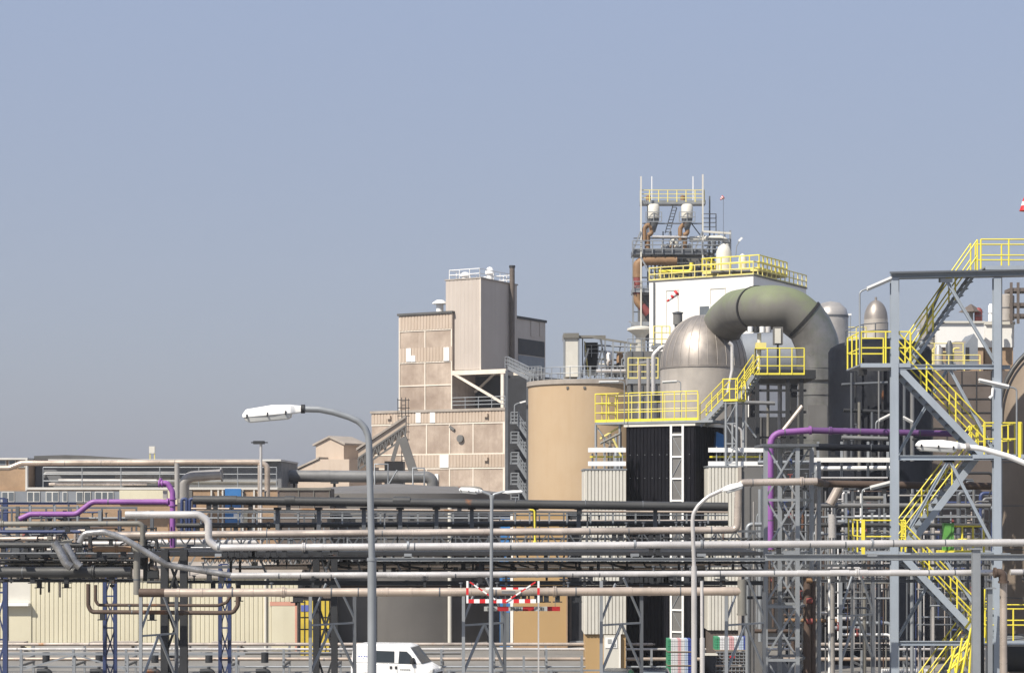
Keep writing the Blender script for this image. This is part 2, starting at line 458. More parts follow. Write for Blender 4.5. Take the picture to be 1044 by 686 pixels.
# ================================================================== ground
struct('ground', MB().add([(-6000, -200, 0), (6000, -200, 0), (6000, 12000, 0), (-6000, 12000, 0)], [(0, 1, 2, 3)]), 'yard')
struct('road', MB().add([(-300, 103.5, 0.006), (300, 103.5, 0.006), (300, 114, 0.006), (-300, 114, 0.006)], [(0, 1, 2, 3)]), 'asphalt')
mb = MB()
for i in range(-30, 30): mb.add([(i*6, 108.7, 0.012), (i*6+3, 108.7, 0.012), (i*6+3, 108.85, 0.012), (i*6, 108.85, 0.012)], [(0, 1, 2, 3)])
struct('road_markings', mb, 'paint_line')
struct('kerb', MB().box((-300, 114, -0.1), (300, 114.25, 0.13)), 'kerb')

# ================================================================== left hall with deck
Y = 150.0
hall = thing('brick_hall', 'long low tan brick hall with dark glazed upper storey behind purple pipe', 'building', ground_at(130, Y))
zt = lambda py, yy=Y: H - (py - HY) * S(yy)
xx = lambda px, yy=Y: (px - CX) * S(yy)
MB().box((xx(-60), Y, 0), (xx(283), Y+14, zt(499))).build('wall', 'brick', hall)
MB().box((xx(28), Y+2.5, zt(499)), (xx(283), Y+14, zt(469))).build('upper_wall', 'slate_wall', hall)
MB().box((xx(-60), Y+0.3, zt(499)), (xx(27), Y+14, zt(467))).build('stair_block', 'brick', hall)
MB().box((xx(-62), Y, zt(468.5)), (xx(28), Y+14.2, zt(466.5))).build('roof_edge', 'frame_white', hall)
rf = MB().prism([(xx(28.2), Y+2, zt(468)), (xx(28.2), Y+2, zt(464)), (xx(60), Y+2, zt(463)), (xx(80), Y+2, zt(463.5)), (xx(150), Y+2, zt(468))], (0, 12.5, 0)).build('roof', 'roof_felt', hall)
MB().box((xx(44), Y+1.6, zt(469.5)), (xx(284), Y+14, zt(467.6))).build('roof_fascia', 'frame_white', hall)
MB().box((xx(26.8), Y-0.12, zt(499)), (xx(284), Y+2.6, zt(496.6))).build('deck_edge', 'frame_white', hall)
MB().box((xx(26), Y-0.05, zt(500)), (xx(28), Y+0.3, zt(468))).build('corner_post', 'frame_white', hall)
for i, px in enumerate([-2, 8, 17]):
    wf = MB().box((xx(px), Y+0.22, zt(476.5)), (xx(px+7.5), Y+0.32, zt(469))).build('window', 'frame_white', hall)
    MB().box((xx(px+0.8), Y+0.2, zt(475.8)), (xx(px+6.7), Y+0.25, zt(469.6))).build('pane', 'glass_grey', wf)
MB().box((xx(-60), Y-0.06, zt(513)), (xx(122), Y+0.1, zt(500.6))).build('window_band_wall', 'grey_blue_wall', hall)
for px, wd in [(2, 13), (28, 13), (47, 13), (64, 5), (78, 7), (86, 7), (97, 7), (104, 6), (110, 6)]:
    wf = MB().box((xx(px), Y-0.12, zt(511.5)), (xx(px+wd), Y-0.05, zt(501))).build('window', 'frame_white', hall)
    n = 2 if wd > 10 else 1
    pm = MB()
    for k in range(n): pm.box((xx(px+0.8+k*wd/2), Y-0.14, zt(510.6)), (xx(px+wd/n*(k+1)-0.7), Y-0.1, zt(501.8)))
    pm.build('pane', 'glass_grey', wf)
MB().box((xx(122), Y-0.1, zt(514)), (xx(181), Y+0.1, zt(499.5))).build('cream_panel', 'cream', hall)
MB().box((xx(181), Y-0.08, zt(540)), (xx(196), Y+0.1, zt(499.5))).build('grey_panel', 'grey_wall', hall)
bd = MB().box((xx(229.5), Y-0.14, zt(533)), (xx(246), Y-0.02, zt(498))).build('door', 'blue_door', hall)
MB().box((xx(238.5), Y-0.17, zt(527)), (xx(243.5), Y-0.13, zt(523.5))).build('notice', 'white', bd)
for px in (215, 222, 226.5, 247, 258.5, 263):
    MB().box((xx(px), Y-0.2, zt(545)), (xx(px+1.6), Y-0.02, zt(499.5))).build('wall_post', 'frame_white', hall)
MB().box((xx(248.5), Y-0.16, zt(535)), (xx(252.5), Y-0.03, zt(522))).build('meter_cupboard', 'cream', hall)
MB().rail([(xx(44), Y, zt(497)), (xx(282), Y, zt(497))], h=1.55, r=0.04, step=2.75, mids=2).build('deck_railing', 'galv', hall)
pipe([(45, 487), (46, 482.5), (178, 482.5)], 4.5, 'grey_pipe', 'grey pipe lying on the hall deck behind the railing', Y=151.3, bend=1)
pipe([(50, 493.5), (150, 493.5)], 3, 'clad', 'thin tan pipe at the foot of the hall deck railing', Y=150.9, bands=4)
pipe([(118, 486.5), (183, 486.5)], 6, 'silver_dull', 'dull lagged pipe on the hall deck left of the silver elbow', Y=151.8, bands=4)
pipe([(160, 491), (283, 492)], 5, 'olive_pipe', 'low olive pipe along the hall deck beside the silver elbow', Y=151.2)
pipe([(60, 490), (160, 490.5)], 5, 'silver_dull', 'low dull pipe along the hall deck left of the yellow roof vent', Y=151.2)
pipe([(-20, 477), (10, 477), (22, 472), (263, 471), (272.5, 474), (272.5, 513)], 5.6, 'clad_rust', 'pale rust streaked pipe running along the hall roof edge', Y=147, bend=1.5, bands=9)
pipe([(180.5, 472), (180.5, 508)], 5.2, 'silver_dull', 'vertical dull pipe dropping from hall roof pipe beside silver elbow', Y=146.4)
pipe([(264.5, 474), (264.5, 532)], 3.6, 'clad', 'thin vertical pale pipe in front of the hall near its lamp post', Y=146.8)
pipe([(187.5, 512), (187.5, 486), (226, 483.5)], 11, 'silver_dull', 'fat silver elbow pipe bending onto the hall deck', Y=148, bend=1.1, bands=3, n=20, cap=True)
vent = thing('roof_vent', 'small yellowish vent frame standing on the hall roof', 'vent', P(155, 468, 158))
MB().box(P(152, 462, 158) , P(158.5, 455, 158.4)).build('vent_box', 'pale_clad', vent)
MB().beam(P(153, 469, 158.1), P(153, 462, 158.1), 0.08).build('leg', 'yellow_soft', vent); MB().beam(P(157.5, 469, 158.1), P(157.5, 462, 158.1), 0.08).build('leg', 'yellow_soft', vent)
# annex joining the hall to the grey tank
an = thing('brown_annex', 'low brown panelled annex between the brick hall and grey tank', 'building', ground_at(310, 140))
MB().box((xx(283.5, 140), 140, 0), (xx(337, 140), 143, zt(498, 140))).build('wall', 'brown_panel', an)
mb = MB()
for px in (304, 319.5, 335.5): mb.box((xx(px, 140), 139.94, zt(545, 140)), (xx(px+0.8, 140), 139.99, zt(499, 140)))
mb.box((xx(283, 140), 139.9, zt(499.5, 140)), (xx(337.5, 140), 139.985, zt(497, 140)))
mb.build('panel_trim', 'olive_pipe', an)

# ================================================================== cream shed
Y = 137.0
shed = thing('cream_shed', 'long cream shed of ribbed sheet cladding behind the pipe rack', 'shed', ground_at(150, Y))
xs = lambda px: xx(px, 137.0); zs = lambda py: zt(py, 137.0)
MB().box((xs(-40), Y+0.1, 0), (xs(304), Y+8, zs(588.5))).build('body', 'grey_wall', shed)
MB().corr(xs(-40), xs(304), 0.3, zs(588), Y, 0.31, 0.045).build('ribbed_wall', 'cream', shed)
MB().prism([(xs(-42), Y-0.25, zs(589)), (xs(-42), Y-0.25, zs(587)), (xs(-42), Y+4, zs(574)), (xs(-42), Y+8.3, zs(587)), (xs(-42), Y+8.3, zs(589))], (xs(306)-xs(-42), 0, 0)).build('roof', 'roof_pale', shed)
MB().box((xs(-40), Y-0.07, 0), (xs(304), Y, 0.4)).build('plinth', 'kerb', shed)
rd = MB().box((xs(9), Y-0.1, 0.02), (xs(32), Y-0.02, zs(617))).build('roller_door', 'cream', shed)
MB().box((xs(7.5), Y-0.14, 0), (xs(9), Y-0.02, zs(616))).build('frame', 'galv_dark', rd)
MB().box((xs(0), Y-0.6, zs(617)), (xs(31), Y-0.02, zs(614.3))).build('door_canopy', 'white', shed)
MB().box((xs(8.5), Y-0.06, zs(614)), (xs(31), Y, zs(592))).build('grey_panel', 'pale_clad', shed)
pd = MB().box((xs(277), Y-0.12, 0.02), (xs(301), Y-0.03, zs(613))).build('door', 'cream', shed)
MB().box((xs(275.5), Y-0.14, zs(617)), (xs(303), Y-0.02, zs(613))).build('lintel', 'pink_door', pd)
MB().box((xs(301), Y-0.14, 0), (xs(303), Y-0.02, zs(613))).build('frame', 'pink_door', pd)
MB().tube([(xs(271), Y-0.12, 0), (xs(271), Y-0.12, zs(573))], 0.09).build('downpipe', 'pale_clad', shed)
MB().tube([(xs(193.5), Y-0.12, 0), (xs(193.5), Y-0.12, zs(573))], 0.06).build('downpipe', 'grey_pipe', shed)

# yellow cabinets beside the shed
for k, (px, wd) in enumerate([(306.5, 8), (318, 7), (327.5, 8)]):
    t = thing('yellow_locker', ['tall yellow locker with blue badge beside the shed door', 'tall yellow locker between two others, mostly behind trestle legs', 'tall yellow locker nearest the grey tank with open slots'][k], 'locker', ground_at(px + wd/2, 133), 'yellow lockers beside the shed')
    a, b = xx(px, 133), xx(px+wd, 133)
    for j, (y0, y1) in enumerate([(676, 642), (640.5, 630), (628.5, 612)]):
        d = MB().box((a, 133, zt(y0, 133)), (b, 133.8, zt(y1, 133))).build('door', 'locker_yellow', t)
    MB().box((a, 133.1, 0), (b, 133.82, zt(611, 133))).build('carcass', 'black_plastic', t)
    if k == 0: MB().box((a+0.02, 132.97, zt(623, 133)), (b, 132.995, zt(616.5, 133))).build('badge', 'letter_blue', t)
    MB().box(((a+b)/2-0.03, 132.96, zt(676, 133)), ((a+b)/2+0.03, 132.995, zt(612, 133))).build('lock_bar', 'black_plastic', t)

# ================================================================== big grey tank
Yt = 151.5
gt = thing('storage_tank', 'huge squat dark grey storage tank behind the white van', 'tank', ground_at(402, Yt))
r = 117 * S(Yt); zr = zt(503, Yt - 8.7)
MB().lathe([(r, 0), (r, zr)], ground_at(402, Yt), 72).build('shell', 'tank_grey', gt)
MB().lathe([(r*1.012, zr-0.5), (r*1.012, zr+0.02), (r*0.99, zr+0.05), (r*0.6, zr+0.5), (0.05, zr+0.8)], ground_at(402, Yt), 72).build('roof', 'tank_grey', gt)
c = ground_at(402, Yt)
for a in (-97, -60, -125):
    d = Vector((math.cos(R(a)), math.sin(R(a)), 0))
    MB().tube([c + d*(r+0.22), c + d*(r+0.22) + Z*(zr-0.6)], 0.16).build('downpipe', 'pale_clad', gt)
MB().tube([P(345, 498, 151), P(485, 498, 151), P(490, 499, 151), P(490, 512, 150)], 0.2, 10, 0.6).build('roof_pipe', 'olive_pipe', gt)
pipe([(284, 485), (436, 486), (441, 490), (441, 500)], 12, 'grey_pipe', 'fat grey duct above the grey tank roof ending in an elbow', Y=158, bend=1.0, bands=5, n=20)
for px in (345, 398, 420):
    pass
fr = thing('duct_hoop', 'white pipe frame straddling the grey duct by the conveyor foot', 'frame', P(390, 500, 156.5))
MB().tube([P(382, 500, 156.5), P(382, 473, 156.5), P(395.5, 473, 156.5), P(395.5, 500, 156.5)], 0.07, 8).build('hoop', 'galv', fr)
MB().tube([P(396, 494, 156.5), P(405, 479, 156.5)], 0.06).build('brace', 'galv', fr)
fr = thing('duct_hoop', 'second pipe frame holding the duct elbow before the concrete building', 'frame', P(428, 500, 156.5))
MB().tube([P(421, 500, 156.5), P(421, 477, 156.5), P(432.5, 477, 156.5), P(432.5, 500, 156.5)], 0.07, 8).build('hoop', 'galv', fr)
MB().tube([P(421, 484, 156.5), P(432.5, 484, 156.5)], 0.05).build('brace', 'galv', fr)
for px, l in ((300, 'dark saddle under the grey duct near the hall'), (341, 'dark saddle under the grey duct beside the tall street lamp')):
    s_ = thing('duct_saddle', l, 'saddle', P(px, 498, 158), 'saddles under the grey duct')
    c = P(px, 491, 158)
    MB().box(c + Vector((-0.3, -0.3, -0.15)), c + Vector((0.3, 0.3, 0.12))).build('cradle', 'steel_dark', s_)
    MB().beam(c + Vector((0, 0, -0.12)), c + Vector((0, 0, -2.0)), 0.2).build('leg', 'steel_dark', s_)
pw = thing('pump_house', 'blue grey pump house with pale edge strip beside the grey tank', 'building', ground_at(512, 141))
MB().box((xx(497, 141), 141, 0), (xx(523, 141), 145, zt(526, 141))).build('wall', 'navy', pw)
MB().box((xx(509.5, 141), 140.9, 0), (xx(520, 141), 140.99, zt(527, 141))).build('door', 'blue_door', pw)
MB().box((xx(510, 141), 140.84, zt(655, 141)), (xx(519.5, 141), 140.895, zt(624, 141))).build('window', 'glass_grey', pw)
MB().box((xx(520.3, 141), 140.85, 0), (xx(523, 141), 140.99, zt(524, 141))).build('edge_strip', 'white', pw)
tb = thing('tan_plant_house', 'flat tan rendered plant house with a dark doorway below tan silo', 'building', ground_at(570, 140))
MB().box((xx(523.5, 140), 140, 0), (xx(578, 140), 146, zt(522, 140))).build('wall', 'tan_wall', tb)
MB().box((xx(578, 140), 140.8, 0), (xx(597, 140), 146, zt(522, 140))).build('recess', 'dark_wall', tb)
MB().box((xx(577.2, 140), 139.92, 0), (xx(578.6, 140), 140.85, zt(521, 140))).build('corner_strip', 'brick', tb)
MB().box((xx(581, 140), 140.6, zt(656, 140)), (xx(597, 140), 140.78, zt(653.6, 140))).build('door_rail', 'galv', tb)
MB().box((xx(581, 140), 140.72, 0), (xx(583, 140), 140.79, zt(560, 140))).build('door_frame', 'brown_panel', tb)
mb = MB()
mb.box((xx(523.5, 140), 139.96, 0), (xx(577, 140), 139.99, 0.35))
mb.build('plinth', 'brick', tb)

# ================================================================== little gabled house on the shed roofs
F = Frame(350.5, 226, 30)
gh = thing('gabled_penthouse', 'small pale gabled rooftop house left of the concrete building', 'building', F.o)
a = F.f(322, 477); e = F.f(322, 453.5); rg = F.f(336.5, 446); b2 = F.f(350.5, 452.5)
dp = F.s_(371.5, 477).y
MB(F.M).prism([(a.x, 0, 0), (0, 0, 0), (0, 0, b2.z), (rg.x, 0, rg.z), (a.x, 0, e.z)], (0, dp, 0)).build('wall', 'concrete_sheet', gh)
up = Vector((0, 0, 0.22))
for q0, q1 in (((a.x - 0.3, e.z - 0.12), (rg.x, rg.z)), ((0.3, b2.z - 0.12), (rg.x, rg.z))):
    MB(F.M).prism([(q0[0], -0.25, q0[1]), (q1[0], -0.25, q1[1]), (q1[0], -0.25, q1[1] + 0.22), (q0[0], -0.25, q0[1] + 0.22)], (0, dp + 0.5, 0)).build('roof', 'roof_pale', gh)
F2 = Frame(350, 224, 30)
lr = thing('lean_to_roof', 'sloping pale lean-to roof below the small gabled house', 'building', F2.o)
q = [F2.f(298, 482), F2.f(326, 468), F2.f(356, 468), F2.f(356, 482)]
MB(F2.M).prism([(q[0].x, 0, 0), (q[3].x, 0, 0), (q[2].x, 0, q[2].z), (q[1].x, 0, q[1].z), (q[0].x, 0, q[0].z)], (0, 5, 0)).build('wall', 'concrete_sheet', lr)
MB(F2.M).prism([(q[0].x-0.3, -0.2, q[0].z+0.05), (q[1].x, -0.2, q[1].z+0.05), (q[1].x, -0.2, q[1].z+0.25), (q[0].x-0.3, -0.2, q[0].z+0.25)], (0, 5.4, 0)).build('roof', 'roof_pale', lr)

# ================================================================== concrete building
F = Frame(515, 220, 30)
cb = thing('concrete_plant', 'stained pinkish concrete plant building with ribbed bands and dark open bay', 'building', F.o)
L = F.f(379, 418); W = -L.x; zl = F.f(515, 418).z
MB(F.M).box((-W, 0, 0), (0, 16, zl)).build('lower_block', 'concrete', cb)
for (y0, y1) in ((418.5, 431), (463.5, 476.5)):
    p = F.f(450, y0).z; q = F.f(450, y1).z
    x0 = -W if y0 < 440 else F.f(424, y0).x
    MB(F.M).corr(x0, 0, q, p, -0.06, 0.42, 0.05).build('ribbed_band', 'concrete_sheet', cb)
MB(F.M).box((-W-0.1, -0.22, zl), (0.1, 16.1, zl+0.28)).build('roof_edge', 'roof_pale', cb)
mb = MB(F.M)
for px in (412, 435, 458.5, 482.5):
    p = F.f(px, 432); mb.box((p.x-0.07, -0.05, 4), (p.x+0.07, -0.01, F.f(px, 431.5).z))
for py in (432, 463, 477.5): mb.box((-W, -0.07, F.f(450, py).z-0.08), (0, -0.012, F.f(450, py).z+0.08))
mb.box((-0.25, -0.09, 3), (0.02, -0.02, zl))
mb.build('panel_joint', 'joint', cb)
t1, t2 = F.f(407, 400).x, F.f(461, 400).x
zt1 = F.f(430, 321).z
MB(F.M).box((t1, 0.02, zl), (t2, 11, zt1)).build('left_tower', 'concrete', cb)
for (y0, y1) in ((321.5, 336.5), (354.5, 369)):
    MB(F.M).corr(t1, t2, F.f(430, y1).z, F.f(430, y0).z, -0.05, 0.42, 0.05).build('ribbed_band', 'concrete_sheet', cb)
mb = MB(F.M)
xm = F.f(433.5, 360).x
for py in (337, 369.5, 393): mb.box((t1, -0.06, F.f(430, py).z-0.07), (t2, -0.008, F.f(430, py).z+0.07))
for x in (t1+0.05, xm, t2-0.05): mb.box((x-0.07, -0.065, zl), (x+0.07, -0.009, zt1))
mb.build('panel_joint', 'joint', cb)
MB(F.M).box((t1-0.15, -0.25, zt1), (t2+0.15, 11.2, zt1+0.25)).build('tower_roof_edge', 'roof_felt', cb)
for (x0, x1, y0, y1) in ((415, 419.5, 355, 369), (419.8, 424, 362.5, 369), (453, 458.5, 354, 368), (424.5, 429.5, 418.5, 431), (439, 444, 418.5, 431), (449, 458, 463.5, 476.5), (444, 447.5, 483, 496)):
    p, q = F.f(x0, y1), F.f(x1, y0)
    wn = MB(F.M).box((p.x, -0.16, p.z), (q.x, -0.1, q.z)).build('window', 'white', cb)
p, q = F.f(391.5, 444), F.f(396.5, 439)
MB(F.M).box((p.x, -0.04, p.z), (q.x, -0.01, q.z)).build('opening', 'black_plastic', cb)
mb = MB(F.M)
c = F.f(470, 447); mb.ring((c.x, -0.15, c.z), (0, 1, 0), 0.42, 0.3, 16); mb.build('wall_vent', 'grey_wall', cb)
mb = MB(F.M); c = F.f(461.5, 436.5); mb.beam((c.x-0.3, -0.12, c.z+0.2), (c.x+0.3, -0.12, c.z-0.2), 0.24); mb.build('wall_bracket', 'grey_wall', cb)
for px, py in ((398, 424.5), (497, 422.5), (497, 467)):
    c = F.f(px, py); MB(F.M).box((c.x-0.3, -0.4, c.z-0.3), (c.x+0.2, -0.1, c.z+0.1)).build('hopper', 'concrete_sheet', cb)
# roof cowl
cw = thing('roof_cowl', 'white mushroom cowl on the left concrete tower roof', 'vent', F.M @ Vector((F.f(440, 318).x, 2, zt1+0.25)))
c = F.M @ Vector((F.f(439, 318).x, 2, zt1+0.2))
MB().lathe([(0.42, 0), (0.42, 1.15)], c, 16).build('stack', 'white', cw)
MB().lathe([(0.9, 1.15), (0.85, 1.3), (0.4, 1.6), (0.05, 1.65)], c, 20).build('cap', 'white', cw)
# open bay and its frame
zb = F.f(488, 377).z
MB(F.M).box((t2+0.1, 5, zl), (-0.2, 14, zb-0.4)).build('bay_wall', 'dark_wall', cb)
mb = MB(F.M)
mb.box((t2, -0.05, zb-0.5), (0.1, 0.35, zb)); mb.box((t2, 5.5, zb-0.5), (0.1, 5.9, zb))
mb.build('bay_beam', 'joint', cb)
for x in (-0.4, ): MB(F.M).box((x-0.18, 0, zl), (x+0.18, 0.3, zb)).build('bay_column', 'joint', cb)
p, q = F.f(462, 381), F.f(511, 410)
MB(F.M).beam((p.x, 0.1, p.z), (q.x, 0.1, q.z), 0.26).build('bay_brace', 'joint', cb)
p, q = F.f(505, 380, 4), F.f(484, 400, 4)
MB(F.M).beam((p.x, 4, p.z), (q.x, 4, q.z), 0.22).build('bay_brace', 'joint', cb)
MB(F.M).rail([(t2, 0, zl+0.3), (0, 0, zl+0.3), (0, 6, zl+0.3)], h=1.25, r=0.05, step=1.7, mids=2).build('bay_railing', 'galv', cb)
# sheet metal tower on top
q3 = F.M @ F.f(490, 300, 0.4)
F3 = Frame(490, q3.y, 30)
xa = F3.f(454.5, 300).x; dp = F3.s_(527, 300).y; zT = F3.f(490, 284).z
mt = thing('sheet_tower', 'tall grey beige sheet clad tower rising above the concrete building', 'tower', F3.o)
MB(F3.M).box((xa, 0, zb), (0, dp, zT)).build('body', 'tower_sheet', mt)
MB(F3.M).corr(xa+0.02, -0.02, zb+0.1, zT-0.05, -0.03, 0.5, 0.03).build('front_sheet', 'tower_sheet', mt)
MB(F3.M).box((-0.06, -0.09, zb), (0.06, 0.1, zT)).build('corner_strip', 'joint', mt)
MB(F3.M).box((xa-0.1, -0.12, zT), (0.12, dp+0.1, zT+0.14)).build('roof_edge', 'roof_pale', mt)
MB(F3.M).rail([(-0.3, 0.3, zT+.1), (xa+0.3, 0.3, zT+.1), (xa+0.3, dp-0.3, zT+.1), (-0.3, dp-0.3, zT+.1), (-0.3, 0.3, zT+.1)], h=1.1, r=0.045, step=1.5, mids=1).build('roof_railing', 'white', mt)
for x, y, rr, hh, l in ((xa*0.7, 2, 0.6, 0.9, 'low white domed vent on the sheet tower roof'), (xa*0.25, 4, 0.55, 1.5, 'taller white domed vent on the sheet tower roof')):
    v = thing('roof_vent', l, 'vent', F3.M @ Vector((x, y, zT+0.14)))
    MB().lathe([(rr*0.7, 0), (rr*0.7, hh*0.6)], WPOS[v.name], 14).build('stack', 'white', v)
    MB().lathe([(rr, hh*0.55), (rr*0.95, hh*0.75), (rr*0.5, hh*1.05), (0.03, hh*1.1)], WPOS[v.name], 16).build('cap', 'white', v)
ch = thing('chimney_flue', 'thin brown flue rising up the shaded side of sheet tower', 'chimney', F3.M @ Vector((0.3, 5.6, zb)))
c = F3.M @ Vector((0.35, F3.s_(519.5, 300).y, 0))
MB().tube([c + Z*(zb+1), c + Z*(zT+2.1)], 0.3, 12).build('flue', 'brown_panel', ch)
MB().ring(c + Z*(zT+2.0), Z, 0.36, 0.25).build('flue_cap', 'steel_dark', ch)
F4 = Frame(527, 233, 30)
rb = thing('rear_plant_block', 'dark blue grey rear block right of the sheet clad tower', 'building', F4.o)
dp2 = F4.s_(556, 340).y; z4 = F4.s_(530, 325, 0).z
MB(F4.M).box((-6, 0, 0), (0, dp2, z4)).build('wall', 'tower_sheet', rb)
MB(F4.M).box((-6.2, -0.1, z4), (0.15, dp2+0.15, z4+0.3)).build('roof_edge', 'steel_dark', rb)
y0, y1 = F4.s_(530, 345).z, F4.s_(530, 361).z
MB(F4.M).box((0, 0.3, y1), (0.06, dp2-0.3, y0)).build('dark_band', 'dark_wall', rb)
for px in (541, 550):
    p = F4.s_(px, 340).y; MB(F4.M).box((0.01, p, F4.s_(px, 343).z), (0.07, p+0.9, F4.s_(px, 327).z)).build('window', 'tower_sheet', rb)
MB(F4.M).box((0.01, 0.3, F4.s_(530, 376).z), (0.05, dp2-0.3, F4.s_(530, 362).z)).build('pale_band', 'grey_blue_wall', rb)
# ================================================================== conveyor
cv = thing('conveyor_gallery', 'inclined conveyor gallery leading into the concrete building', 'conveyor', ground_at(390, 205))
a, b = P(366, 474, 205), P(414, 441, 205)
MB().prism([a + Vector((0, -1, 0)), b + Vector((0, -1, 0)), b + Vector((0, -1, 1.5)), a + Vector((0, -1, 1.5))], (0, 2.4, 0)).build('gallery', 'concrete_sheet', cv)
MB().prism([a + Vector((-0.2, -1.2, 1.5)), b + Vector((0, -1.2, 1.5)), b + Vector((0, -1.2, 1.75)), a + Vector((-0.2, -1.2, 1.75))], (0, 2.8, 0)).build('roof', 'roof_pale', cv)
mb = MB(); mb.truss(a + Vector((0, -1.1, -0.5)), b + Vector((0, -1.1, -0.5)), 1.2, 7, 0.18, 0.12)
mb.build('side_truss', 'grey_wall', cv)
for k, (x0, x1) in enumerate([((410, 446), (424, 488)), ((407, 446), (400, 470))]):
    MB().beam(P(*x0, 204), P(*x1, 204), 0.9 if k == 0 else 0.4).build('leg', 'grey_wall', cv)
MB().box(P(392, 470, 206.5), P(413, 497, 210)).build('transfer_box', 'grey_wall', cv)
ld = thing('caged_ladder', 'caged ladder climbing the concrete wall above the conveyor', 'ladder', P(411, 470, 217))
mb = MB()
mb.beam(P(409.5, 470, 213), P(409.5, 405, 213), 0.08).beam(P(413.5, 470, 213), P(413.5, 405, 213), 0.08)
for k in range(16): mb.beam(P(409.5, 469 - 4*k, 213), P(413.5, 469 - 4*k, 213), 0.06)
mb.build('rungs', 'steel_dark', ld)
mb = MB()
for k in range(6):
    c = P(411.5, 448 - 8*k, 212.6); mb.tube([c + Vector((0.65*math.cos(R(t)), -0.65*abs(math.sin(R(t))), 0)) for t in range(0, 181, 30)], 0.04, 5)
mb.tube([P(406, 450, 212.2), P(405.5, 406, 212.2)], 0.035, 5)
mb.tube([P(416, 450, 212.2), P(416.5, 406, 212.2)], 0.035, 5)
mb.build('cage', 'steel_dark', ld)
# ================================================================== escape stair between concrete building and tan silo
st = thing('escape_stair', 'grey zigzag escape stair squeezed between concrete building and tan silo', 'stair', ground_at(528, 205))
Ys = 204
MB().box((xx(517, Ys), Ys+2.5, 0), (xx(540, Ys), Ys+4, zt(384, Ys))).build('back_wall', 'dark_wall', st)
for px in (516.5, 538): MB().beam(P(px, 690, Ys), P(px, 378, Ys), 0.28).build('column', 'galv_dark', st)
lv = [431, 451, 472, 493, 514]
for py in lv:
    MB().box(P(520, py+1, Ys), P(536, py-0.4, Ys+2)).build('landing', 'galv', st)
    MB().rail([P(521, py, Ys), P(529, py, Ys)], h=1.1, r=0.05, step=0.6, mids=2).build('handrail', 'galv', st)
for y0, y1 in zip(lv, lv[1:]):
    mb = MB()
    for d in (0, 0.9): mb.beam(P(528, y0+1, Ys+d), P(537.5, y1-5, Ys+d), 0.06, 0.28)
    n = 9
    for i in range(n):
        c = P(528, y0+1, Ys).lerp(P(537.5, y1-5, Ys), (i+0.5)/n); mb.box(c + Vector((-0.12, 0, -0.02)), c + Vector((0.12, 0.9, 0.02)))
    mb.build('stair_flight', 'galv', st)
    mb = MB(); p, q = P(528, y0+1, Ys), P(537.5, y1-5, Ys)
    mb.rail([p, q], h=1.1, r=0.05, step=0.5, mids=2); mb.build('handrail', 'galv', st)
br = thing('access_stair', 'grey stair with handrails stepping down onto the tan silo roof', 'stair', P(528, 385, 196))
p, q = P(518, 375, 196), P(539, 386, 182)
mb = MB()
for d in (0, 0.9): mb.beam(p + Vector((d, 0, 0)), q + Vector((d, 0, 0)), 0.08, 0.3)
for i in range(10):
    c = p.lerp(q, (i+0.5)/10); mb.box(c + Vector((0, -0.15, 0)), c + Vector((0.9, 0.15, 0.04)))
mb.build('stair_flight', 'galv', br)
MB().rail([P(515, 375, 197), p, q, P(552, 386, 178)], h=1.1, r=0.045, step=1.1, mids=2).build('handrail', 'galv', br)
sl_ = thing('lamp_bracket', 'small grey hooked lamp bracket beside the escape stair', 'lamp', P(525, 425, 203))
MB().tube([P(524.5, 430, 203.5), P(524.5, 413, 203.5), P(527, 411.5, 203.5), P(533, 409.5, 203.5)], 0.06, 6, 0.2).build('arm', 'galv', sl_)
MB().beam(P(530, 410.5, 203.5), P(536, 408.8, 203.5), 0.16).build('lamp_tube', 'white', sl_)

# ================================================================== tan silo
Yt = 178.0
ts = thing('tan_silo', 'broad tan concrete silo with pale rim and rooftop railing', 'silo', ground_at(600, Yt))
rr = 62.5 * S(Yt - 3); c = ground_at(600, Yt); zz = zt(389, Yt - 4)
MB().lathe([(rr, 0), (rr, zz)], c, 64).build('shell', 'tan_tank', ts)
MB().lathe([(rr+0.14, zz-0.25), (rr+0.14, zz+0.15), (0.1, zz+0.4)], c, 64).build('rim', 'roof_pale', ts)
mb = MB(); pts = [c + Vector((math.cos(R(t))*(rr-0.15), math.sin(R(t))*(rr-0.15), zz+0.16)) for t in range(0, 361, 10)]
mb.rail(pts, h=1.1, r=0.035, step=1.0, mids=1); mb.build('railing', 'galv', ts)
for a in (-112, -96): MB().box(c + Vector((math.cos(R(a))*rr-0.1, math.sin(R(a))*rr-0.1, zz-0.7)), c + Vector((math.cos(R(a))*rr+0.1, math.sin(R(a))*rr+0.1, zz-0.5))).build('lifting_lug', 'grey_wall', ts)
# silo top machinery
Yq = 176
fh = thing('filter_house', 'cream filter box with open steel frame on the tan silo roof', 'filter', P(600, 386, Yq))
zd = zz + 0.2
def Q(px, py, dy=0.0): return P(px, py, Yq + dy)
MB().box(Q(575.5, 384), Q(588, 344.5, 3)).build('box', 'pale_clad', fh)
MB().box(Q(574.5, 344.5, -0.2), Q(589, 342.8, 3.3)).box(Q(589, 344.3, 0.2), Q(617, 342.8, 1.2)).build('roof', 'olive_pipe', fh)
MB().box(Q(597, 382, 1.5), Q(609, 350, 2.5)).build('back_panel', 'navy', fh)
for px in (575, 590, 617, 625, 637, 647): MB().beam(Q(px, 385), Q(px, 345 + max(0, (px-617))*0.2), 0.14).build('post', 'galv', fh)
MB().beam(Q(605, 344), Q(650, 351), 0.18).build('top_beam', 'olive_pipe', fh)
mb = MB()
for a_, b_ in (((592, 385), (600, 355)), ((612, 345), (620, 382)), ((606, 385), (614, 355))): mb.beam(Q(*a_, -0.3), Q(*b_, -0.3), 0.14)
